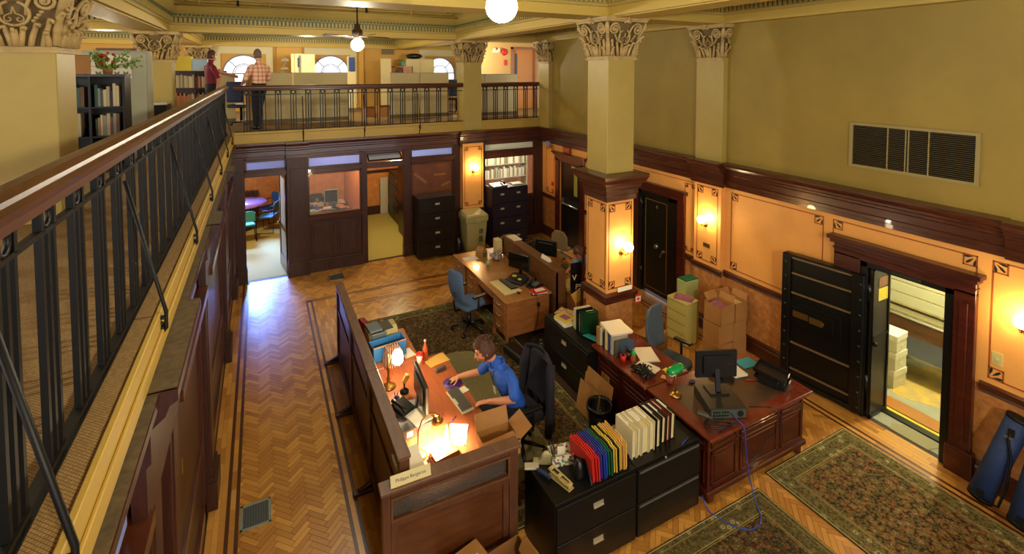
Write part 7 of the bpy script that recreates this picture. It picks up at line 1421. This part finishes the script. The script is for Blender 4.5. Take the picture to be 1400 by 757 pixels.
# ================================================================ PEOPLE
def frame(z, x):
    z = Vector(z).normalized(); x = Vector(x); x = (x - z * x.dot(z)).normalized(); return x, z.cross(x), z
class Body:
    def __init__(s): s.b = MB(); s.seg = []      # seg: (p0, p1, radius, material index)
    def limb(s, pts, rs, mi, n=12, sc=(1, 1), lat=None):
        """closed tapered limb with rounded ends; optional elliptic section (lat axis, other)"""
        P = [Vector(p) for p in pts]; vs = []; fs = []; k = 0; rows = []
        def row(c, x, y, ax, ay): rows.append([c + x * ax * math.cos(2 * PI * j / n) + y * ay * math.sin(2 * PI * j / n) for j in range(n)])
        for i, p in enumerate(P):
            t = (P[min(i + 1, len(P) - 1)] - P[max(i - 1, 0)]).normalized()
            x = Vector(lat) if lat is not None else (rows and lastx or t.orthogonal())
            x = (x - t * x.dot(t)).normalized(); y = t.cross(x); lastx = x
            r = rs[i]; rx, ry = (r, r) if not isinstance(r, tuple) else r
            if i == 0:
                for a in (80, 50, 20): a = math.radians(a); row(p - t * min(rx, ry) * math.sin(a), x, y, rx * math.cos(a), ry * math.cos(a))
            row(p, x, y, rx, ry)
            if i == len(P) - 1:
                for a in (20, 50, 80): a = math.radians(a); row(p + t * min(rx, ry) * math.sin(a), x, y, rx * math.cos(a), ry * math.cos(a))
        for r in rows: vs += r
        for i in range(len(rows) - 1):
            for j in range(n): fs.append((i * n + j, i * n + (j + 1) % n, (i + 1) * n + (j + 1) % n, (i + 1) * n + j))
        fs.append(tuple(range(n - 1, -1, -1))); fs.append(tuple((len(rows) - 1) * n + j for j in range(n)))
        s.b.add(vs, fs)
        for i in range(len(P) - 1):
            r = rs[i]; r2 = rs[i + 1]; s.seg.append((P[i], P[i + 1], max(r) if isinstance(r, tuple) else r, max(r2) if isinstance(r2, tuple) else r2, mi))
        if len(P) == 1: pass
    def hand(s, w, d, nrm, thumb, mi, curl=.5, L=1.0):
        """w wrist, d pointing direction, nrm back-of-hand normal, thumb side vector"""
        d = Vector(d).normalized(); nrm = Vector(nrm); nrm = (nrm - d * nrm.dot(d)).normalized(); sd = d.cross(nrm)
        if sd.dot(Vector(thumb)) < 0: sd = -sd
        w = Vector(w)
        s.limb([w - d * .01, w + d * .03 * L, w + d * .075 * L], [(.026, .018), (.036, .015), (.040, .013)], mi, 10, lat=sd)
        for k, (o, ln) in enumerate(((.031, .072), (.011, .080), (-.010, .075), (-.030, .060))):
            p = w + d * .080 * L + sd * o; q = [p]; a = .15 + curl * .2; dirv = d + sd * (o * 1.2)
            for sg in (.45, .30, .25):
                dv = (dirv.normalized() * math.cos(a) - nrm * math.sin(a)); p = p + dv * ln * sg * L; q.append(p); a += curl * .75
            s.limb(q, [.0092, .0088, .008, .007], mi, 8)
        p = w + d * .025 * L + sd * .028; q = [p]
        for sg, dv in ((.035, d * .55 + sd * .8 - nrm * .2), (.03, d * .85 + sd * .35 - nrm * .35), (.024, d * .95 + sd * .05 - nrm * .35)):
            p = p + dv.normalized() * sg * L; q.append(p)
        s.limb(q, [.013, .0105, .0095, .008], mi, 8)
    def head(s, c, fwd, up, mi, size=1.0, hair=None, parent_mats=None):
        f = Vector(fwd).normalized(); u = Vector(up); u = (u - f * u.dot(f)).normalized(); r = f.cross(u)
        s.hf = (Vector(c), f, u, r); n, m = 28, 20; vs = []; fs = []
        def pt(th, ph, k=1.0, off=0.0):        # th azimuth (0 = front), ph latitude
            cx, sx = math.cos(ph), math.sin(ph)
            x = cx * math.cos(th); y = cx * math.sin(th); z = sx
            W_, D, H = .076, .096, .118
            if z < 0: W_ *= 1 - .32 * z * z - .1 * max(0, x) * -z; D *= 1 - .12 * z * z
            px, py, pz = x * D, y * W_, z * H
            if x > 0 and z < -.25: px += .014 * x * min(1, -z)                                  # chin forward
            if x < 0 and z < -.3: px *= 1 - .35 * (-z - .3)
            if x > .6: px -= .010 * math.exp(-((z - .08) / .13) ** 2) * math.exp(-((abs(y) - .38) / .2) ** 2)     # eye sockets
            if x > .5: px += .007 * math.exp(-((z - .26) / .10) ** 2)                            # brow
            return Vector((px * size * k, py * size * k, pz * size * k))
        s.hpt = pt
        def wld(v): return s.hf[0] + f * v.x - r * v.y * -1 + u * v.z
        s.wld = wld
        for i in range(m + 1):
            ph = -PI / 2 + PI * i / m; ph = max(min(ph, PI / 2 - .02), -PI / 2 + .02)
            for j in range(n): vs.append(wld(pt(2 * PI * j / n, ph)))
        for i in range(m):
            for j in range(n): fs.append((i * n + j, i * n + (j + 1) % n, (i + 1) * n + (j + 1) % n, (i + 1) * n + j))
        fs.append(tuple(range(n - 1, -1, -1))); fs.append(tuple(m * n + j for j in range(n))); s.b.add(vs, fs)
        L = lambda x, y, z: wld(Vector((x, y, z)) * size)
        s.limb([L(.088, 0, .03), L(.104, 0, -.008), L(.112, 0, -.022)], [.009 * size, .012 * size, .013 * size], mi, 8)
        for sg in (-1, 1):
            s.limb([L(.100, sg * .012, -.026), L(.096, sg * .014, -.024)], [.008 * size] * 2, mi, 6)
            s.limb([L(-.004, sg * .077, .022), L(-.012, sg * .083, .0), L(-.004, sg * .078, -.026)], [.011 * size, .012 * size, .008 * size], mi, 8)
        s.limb([L(.094, -.018, -.055), L(.099, 0, -.053), L(.094, .018, -.055)], [.006 * size] * 3, mi, 6)
        s.limb([L(.090, -.016, -.066), L(.096, 0, -.066), L(.090, .016, -.066)], [.007 * size] * 3, mi, 6)
        s.limb([L(-.02, 0, -.06), L(.03, 0, -.06)], [.06 * size, .05 * size], mi, 10)
        s.seg.append((L(0, 0, .03), L(0, 0, -.05), .09, .07, mi))
    def finish(s, name, mats, parent, voxel=.006, smooth=4, zone=None):
        me = s.b.mesh(name + '_raw', mats); bm = bmesh.new(); bm.from_mesh(me); bmesh.ops.recalc_face_normals(bm, faces=bm.faces); bm.to_mesh(me); bm.free()
        o = bpy.data.objects.new(name, me); C.objects.link(o)
        r = o.modifiers.new('r', 'REMESH'); r.mode = 'VOXEL'; r.voxel_size = voxel; r.use_smooth_shade = True
        q = o.modifiers.new('s', 'SMOOTH'); q.factor = .5; q.iterations = smooth
        dg = bpy.context.evaluated_depsgraph_get(); dg.update(); ne = bpy.data.meshes.new_from_object(o.evaluated_get(dg)); ne.name = name
        bpy.data.objects.remove(o); ne.materials.clear()
        for m in mats: ne.materials.append(M[m] if isinstance(m, str) else m)
        idx = []
        SG = [(p, q - p, max((q - p).length_squared, 1e-9), a, c, mi) for p, q, a, c, mi in s.seg]
        for pl in ne.polygons:
            c = pl.center; best = 1e9; bi = 0
            for p, d, L2, ra, rb, mi in SG:
                t = max(0, min(1, (c - p).dot(d) / L2)); dd = (c - p - d * t).length - (ra + (rb - ra) * t)
                if dd < best: best = dd; bi = mi
            if zone: bi = zone(c, bi)
            idx.append(bi)
        ne.polygons.foreach_set('material_index', idx); ne.polygons.foreach_set('use_smooth', [True] * len(ne.polygons))
        o = bpy.data.objects.new(name, ne); C.objects.link(o); o.parent = parent; return o
    def hair(s, mat_, parent, line=.45, back=-.45, thick=1.07, wild=.004, seed=1):
        """cap of hair over the skull: line = height of the hairline at the front, back = nape"""
        rr = random.Random(seed); n, m = 36, 22; b = MB(); vs = []; ok = []; K = []
        for sh in (thick, 1.0):
            for i in range(m + 1):
                ph = -PI / 2 + PI * i / m; ph = max(min(ph, PI / 2 - .02), -PI / 2 + .02)
                for j in range(n):
                    th = 2 * PI * j / n; c = math.cos(th); e = 0
                    k = sh + (rr.random() * wild * 10 if sh > 1 else 0)
                    v = s.hpt(th, ph) * k
                    if sh > 1: v.z += .020 * max(0, math.sin(ph)); v.x += .006 * max(0, math.cos(th)) * max(0, math.sin(ph))
                    vs.append(s.wld(v))
        N = n * (m + 1); fs = []
        def inside(i, j):
            ph = -PI / 2 + PI * (i + .5) / m; th = 2 * PI * (j + .5) / n; c = math.cos(th); z = math.sin(ph)
            lim = line if c > .55 else (back if c < -.1 else (line + (back - line) * min(1, (.55 - c) / .5)))
            return z > lim
        for i in range(m):
            for j in range(n):
                if not inside(i, j): continue
                a, b2, c, d = i * n + j, i * n + (j + 1) % n, (i + 1) * n + (j + 1) % n, (i + 1) * n + j
                fs.append((a, b2, c, d)); fs.append((N + d, N + c, N + b2, N + a))
                if i == 0 or not inside(i - 1, j): fs.append((a, N + a, N + b2, b2))
                if not inside(i, (j + 1) % n): fs.append((b2, N + b2, N + c, c))
                if not inside(i, (j - 1) % n): fs.append((d, N + d, N + a, a))
        b.add(vs, fs, 0, True); return obj('hair', b, mat_, parent, fix=False)
    def eyes(s, parent, size=1.0):
        b = MB()
        for sg in (-1, 1): b.sph(s.wld(Vector((.0805, sg * .030, .012)) * size), .0105 * size, n=10, m=6)
        obj('eyes', b, mat('eye', '#2a1c14', .2), parent)
        b = MB()
        for sg in (-1, 1): b.tube([s.wld(Vector((.094, sg * .016, .034)) * size), s.wld(Vector((.093, sg * .032, .039)) * size), s.wld(Vector((.082, sg * .048, .033)) * size)], .0045 * size, 5)
        obj('eyebrows', b, 'hair', parent)

# --- the seated man in the blue shirt
man = thing('person', 'man in a bright blue polo shirt and lanyard typing at the lit wooden desk', 'person', (0, 0, 0))
B = Body(); SH, SK, TR_, ST = 0, 1, 2, 3
lat = Vector((.12, .99, 0)); fw = Vector((-.99, .12, 0))
B.limb([(2.60, 4.96, .53), (2.57, 4.96, .62)], [(.17, .125), (.165, .12)], TR_, 20, lat=lat)
B.limb([(2.58, 4.96, .62), (2.53, 4.965, .74), (2.47, 4.97, .88), (2.42, 4.975, .99), (2.385, 4.98, 1.07), (2.37, 4.985, 1.11)], [(.165, .12), (.155, .115), (.172, .12), (.182, .118), (.165, .09), (.10, .065)], SH, 24, lat=lat)
B.limb([(2.375, 4.985, 1.10), (2.33, 4.99, 1.16), (2.29, 4.995, 1.22)], [.062, .054, .054], SK, 14)
B.limb([(2.40, 5.13, 1.06), (2.37, 5.21, 1.00), (2.31, 5.29, .90)], [.068, .063, .060], SH, 16)
B.limb([(2.31, 5.29, .90), (2.28, 5.325, .855), (2.16, 5.385, .825), (2.06, 5.425, .805)], [.047, .045, .038, .028], SK, 14)
B.limb([(2.43, 4.83, 1.06), (2.455, 4.76, 1.00), (2.44, 4.70, .89)], [.068, .066, .063], SH, 16)
B.limb([(2.44, 4.70, .89), (2.43, 4.70, .85), (2.31, 4.78, .82), (2.19, 4.86, .80)], [.049, .046, .040, .028], SK, 14)
B.hand((2.06, 5.425, .803), (-.93, .12, -.22), (0, 0, 1), (0, -1, 0), SK, curl=.75)
B.hand((2.19, 4.86, .80), (-.86, .40, -.10), (0.1, .1, 1), (.3, .95, 0), SK, curl=.45)
for sg in (-1, 1):
    y = 4.96 + sg * .11
    B.limb([(2.58, y, .53), (2.35, y + sg * .03, .545), (2.12, y + sg * .04, .53)], [.088, .078, .062], TR_, 14)
    B.limb([(2.12, y + sg * .04, .53), (2.16, y + sg * .04, .30), (2.20, y + sg * .04, .11)], [.062, .055, .042], TR_, 14)
    B.limb([(2.22, y + sg * .04, .055), (2.08, y + sg * .05, .04), (2.0, y + sg * .05, .035)], [(.04, .035), (.045, .03), (.035, .025)], TR_, 12, lat=lat)
hc = (2.215, 5.005, 1.30)
B.head(hc, (-.93, .22, -.30), (-.28, .05, .95), SK, 1.06)
f_, u_, r_ = B.hf[1], B.hf[2], B.hf[3]
def zn(c, bi):
    d = c - B.hf[0]; x, z, y = d.dot(f_), d.dot(u_), abs(d.dot(r_))
    if bi == SK and d.length < .16 and x > .01 and z < -.035 and not (y < .02 and -.07 < z < -.045): return ST
    return bi
B.finish('body', ['shirt', 'skin', 'trouser', mat('stubble', '#8a5a40', .6)], man, .006, 3, zn)
B.hair('hair', man, line=.48, back=-.45, thick=1.17, wild=.012)
B.eyes(man, 1.06)
rh = random.Random(12); b = MB()
for i in range(150):
    th = rh.random() * 2 * PI; ph = .45 + rh.random() * 1.05
    if math.cos(th) < -.2 and rh.random() < .5: th += PI
    p0 = B.wld(B.hpt(th, ph) * 1.13 + Vector((0, 0, .014))); p1 = B.wld(B.hpt(th, ph) * 1.20 + Vector((.012 * math.cos(th) - .012, .012 * (rh.random() - .5), .028 + .012 * rh.random()))); p2 = p1 + B.hf[1] * (-.014 + .02 * (rh.random() - .5)) + B.hf[3] * .016 * (rh.random() - .5)
    b.tube([p0, p1, p2], [.007, .006, .002], 4)
o = obj('hair_tufts', b, mat('lit_brown_hair', '#5c3a24', .6), man, fix=False); o['kind'] = 'stuff'  # lamplight on the tufts put into a lighter copy of the hair colour
obj('lanyard', MB().tube([(2.40, 4.90, 1.13), (2.31, 4.93, 1.08), (2.29, 4.965, .98), (2.325, 4.975, .87)], .006, 5).tube([(2.36, 5.06, 1.13), (2.285, 5.03, 1.06), (2.29, 4.97, .98)], .006, 5), 'plastic', man)
obj('badge', MB().rbox((2.325, 4.975, .83), (.008, .05, .085), (0, -.15, .1)), 'ltgrey', man)
obj('collar', MB().tube([(2.44, 5.0, 1.165), (2.39, 5.075, 1.15), (2.30, 5.05, 1.10), (2.275, 4.985, 1.07), (2.31, 4.92, 1.10), (2.41, 4.90, 1.15), (2.44, 4.97, 1.165)], .015, 7), 'shirt', man)

def simple_person(label, base, yaw, top, legs, hairm, H=1.74, arm_r=None, arm_l=None, cross=False, voxel=.011, head_pitch=0, bald=False):
    """standing figure facing local +y, feet on z=0"""
    t = thing('person', label, 'person', base, yaw); b = Body(); k = H / 1.74
    b.limb([(0, 0, .88 * k), (0, 0, .98 * k)], [(.16, .11)] * 2, 2, 18, lat=(1, 0, 0))
    b.limb([(0, 0, .98 * k), (0, .0, 1.12 * k), (0, .01, 1.28 * k), (0, 0, 1.40 * k), (0, -.01, 1.45 * k)], [(.155, .11), (.15, .11), (.175, .12), (.17, .095), (.08, .06)], 0, 20, lat=(1, 0, 0))
    b.limb([(0, 0, 1.44 * k), (0, .015, 1.54 * k)], [.055, .052], 1, 12)
    for sg, arm in ((1, arm_r), (-1, arm_l)):
        a = arm or [(.24, -.02, 1.17), (.25, .06, .95)]
        b.limb([(sg * .15, -.01, 1.38 * k), (sg * .2, -.01, 1.34 * k), (sg * a[0][0] * .9 + sg * .02, a[0][1] * .7, a[0][2] + .01)], [.064, .062, .056], 0, 12)
        b.limb([(sg * a[0][0], a[0][1], a[0][2] + .03), (sg * a[0][0], a[0][1], a[0][2]), (sg * a[1][0], a[1][1], a[1][2])], [.046, .044, .028], 1, 12)
        d = Vector((sg * (a[1][0] - a[0][0]), a[1][1] - a[0][1], a[1][2] - a[0][2])).normalized()
        b.hand((sg * a[1][0], a[1][1], a[1][2]), d, (sg, 0, .3), (0, 1, 0), 1, curl=.5)
        fx = sg * .10; ax = (-sg * .06 if cross and sg > 0 else sg * .10); ay = -.10 if cross and sg > 0 else 0
        b.limb([(sg * .09, 0, .90 * k), ((sg * .09 + ax) / 2, .02, .48 * k), (ax, ay, .10)], [.085, .06, .045], 2, 14)
        b.limb([(ax, ay - .03, .05), (ax, ay + .10, .04), (ax, ay + .16, .035)], [(.04, .04), (.045, .035), (.035, .028)], 3, 10, lat=(1, 0, 0))
    b.head((0, .03, 1.63 * k), (0, math.cos(head_pitch), -math.sin(head_pitch)), (0, math.sin(head_pitch), math.cos(head_pitch)), 1, 1.0)
    b.finish('body', [top, 'skin', legs, 'plastic'], t, voxel, 3); b.hair(hairm, t, line=.5 if not bald else .8, back=-.4); b.eyes(t); return t
pm = bpy.data.materials.new('plaid'); pm.use_nodes = True; nt = pm.node_tree; bb = nt.nodes['Principled BSDF']; bb.inputs['Roughness'].default_value = .85
tc = nt.nodes.new('ShaderNodeTexCoord'); sp = nt.nodes.new('ShaderNodeSeparateXYZ'); nt.links.new(tc.outputs['Object'], sp.inputs[0]); acc = None
for ax, fr in ((0, 70), (2, 70)):
    m1 = nt.nodes.new('ShaderNodeMath'); m1.operation = 'MULTIPLY'; m1.inputs[1].default_value = fr; nt.links.new(sp.outputs[ax], m1.inputs[0])
    m2 = nt.nodes.new('ShaderNodeMath'); m2.operation = 'SINE'; nt.links.new(m1.outputs[0], m2.inputs[0])
    m3 = nt.nodes.new('ShaderNodeMath'); m3.operation = 'GREATER_THAN'; m3.inputs[1].default_value = .45; nt.links.new(m2.outputs[0], m3.inputs[0])
    if acc is None: acc = m3
    else:
        m4 = nt.nodes.new('ShaderNodeMath'); m4.operation = 'ADD'; nt.links.new(acc.outputs[0], m4.inputs[0]); nt.links.new(m3.outputs[0], m4.inputs[1]); acc = m4
rp = nt.nodes.new('ShaderNodeValToRGB'); rp.color_ramp.elements[0].color = (*lin('#e8c4a8'), 1); rp.color_ramp.elements[1].color = (*lin('#c8642c'), 1)
m5 = nt.nodes.new('ShaderNodeMath'); m5.operation = 'MULTIPLY'; m5.inputs[1].default_value = .5; nt.links.new(acc.outputs[0], m5.inputs[0]); nt.links.new(m5.outputs[0], rp.inputs[0]); nt.links.new(rp.outputs[0], bb.inputs['Base Color']); M['plaidmat'] = pm
simple_person('man in a peach plaid shirt and dark trousers standing behind the far railing', (-.02, 12.35, 3.174), .5, 'plaidmat', 'trouser', 'hairgrey', 1.76, arm_r=[(.27, .10, 1.12), (.22, .30, 1.02)], arm_l=[(.28, .05, 1.12), (.25, .25, 1.0)], cross=True)
simple_person('man in a maroon T-shirt reaching out an arm near the rail corner', (-.98, 12.9, 3.174), -1.1, 'maroon', 'trouser', 'hair', 1.74, arm_r=[(.30, .05, 1.17), (.26, .02, .92)], arm_l=[(.22, .28, 1.28), (.16, .52, 1.20)])
# --- the person bent over the desk behind the divider
p2 = thing('person', 'person in a light blue T-shirt bent over the desk beside the stencilled column', 'person', (0, 0, 0)); b = Body()
lt = (0, 1, 0)
b.limb([(5.52, 7.30, .52), (5.50, 7.30, .62)], [(.17, .12)] * 2, 2, 18, lat=lt)
b.limb([(5.50, 7.3, .62), (5.44, 7.3, .78), (5.36, 7.3, .93), (5.30, 7.3, 1.01), (5.27, 7.3, 1.05)], [(.16, .12), (.165, .12), (.18, .12), (.165, .09), (.09, .06)], 0, 20, lat=lt)
b.limb([(5.28, 7.3, 1.04), (5.2, 7.3, 1.10)], [.055, .053], 1, 12)
for sg in (-1, 1):
    b.limb([(5.32, 7.3 + sg * .15, 1.0), (5.28, 7.3 + sg * .21, .95), (5.20, 7.3 + sg * .24, .87)], [.064, .06, .054], 0, 12)
    b.limb([(5.20, 7.3 + sg * .24, .87), (5.14, 7.3 + sg * .24, .82), (4.98, 7.3 + sg * .16, .80)], [.046, .042, .028], 1, 12)
    b.hand((4.98, 7.3 + sg * .16, .80), (-.9, -sg * .3, -.15), (0, 0, 1), (0, -sg, 0), 1, .5)
    b.limb([(5.50, 7.3 + sg * .10, .52), (5.28, 7.3 + sg * .12, .53), (5.06, 7.3 + sg * .12, .52)], [.085, .075, .06], 2, 12)
    b.limb([(5.06, 7.3 + sg * .12, .52), (5.12, 7.3 + sg * .12, .10)], [.06, .045], 2, 12); b.limb([(5.12, 7.3 + sg * .12, .05), (4.96, 7.3 + sg * .12, .04)], [.042, .038], 3, 10)
b.head((5.13, 7.3, 1.16), (-.85, 0, -.53), (-.53, 0, .85), 1, 1.0)
b.finish('body', ['ltblue', 'skin', 'trouser', 'plastic'], p2, .009, 3); b.hair('hair', p2, line=.35, back=-.45, thick=1.12, wild=.008); b.eyes(p2)
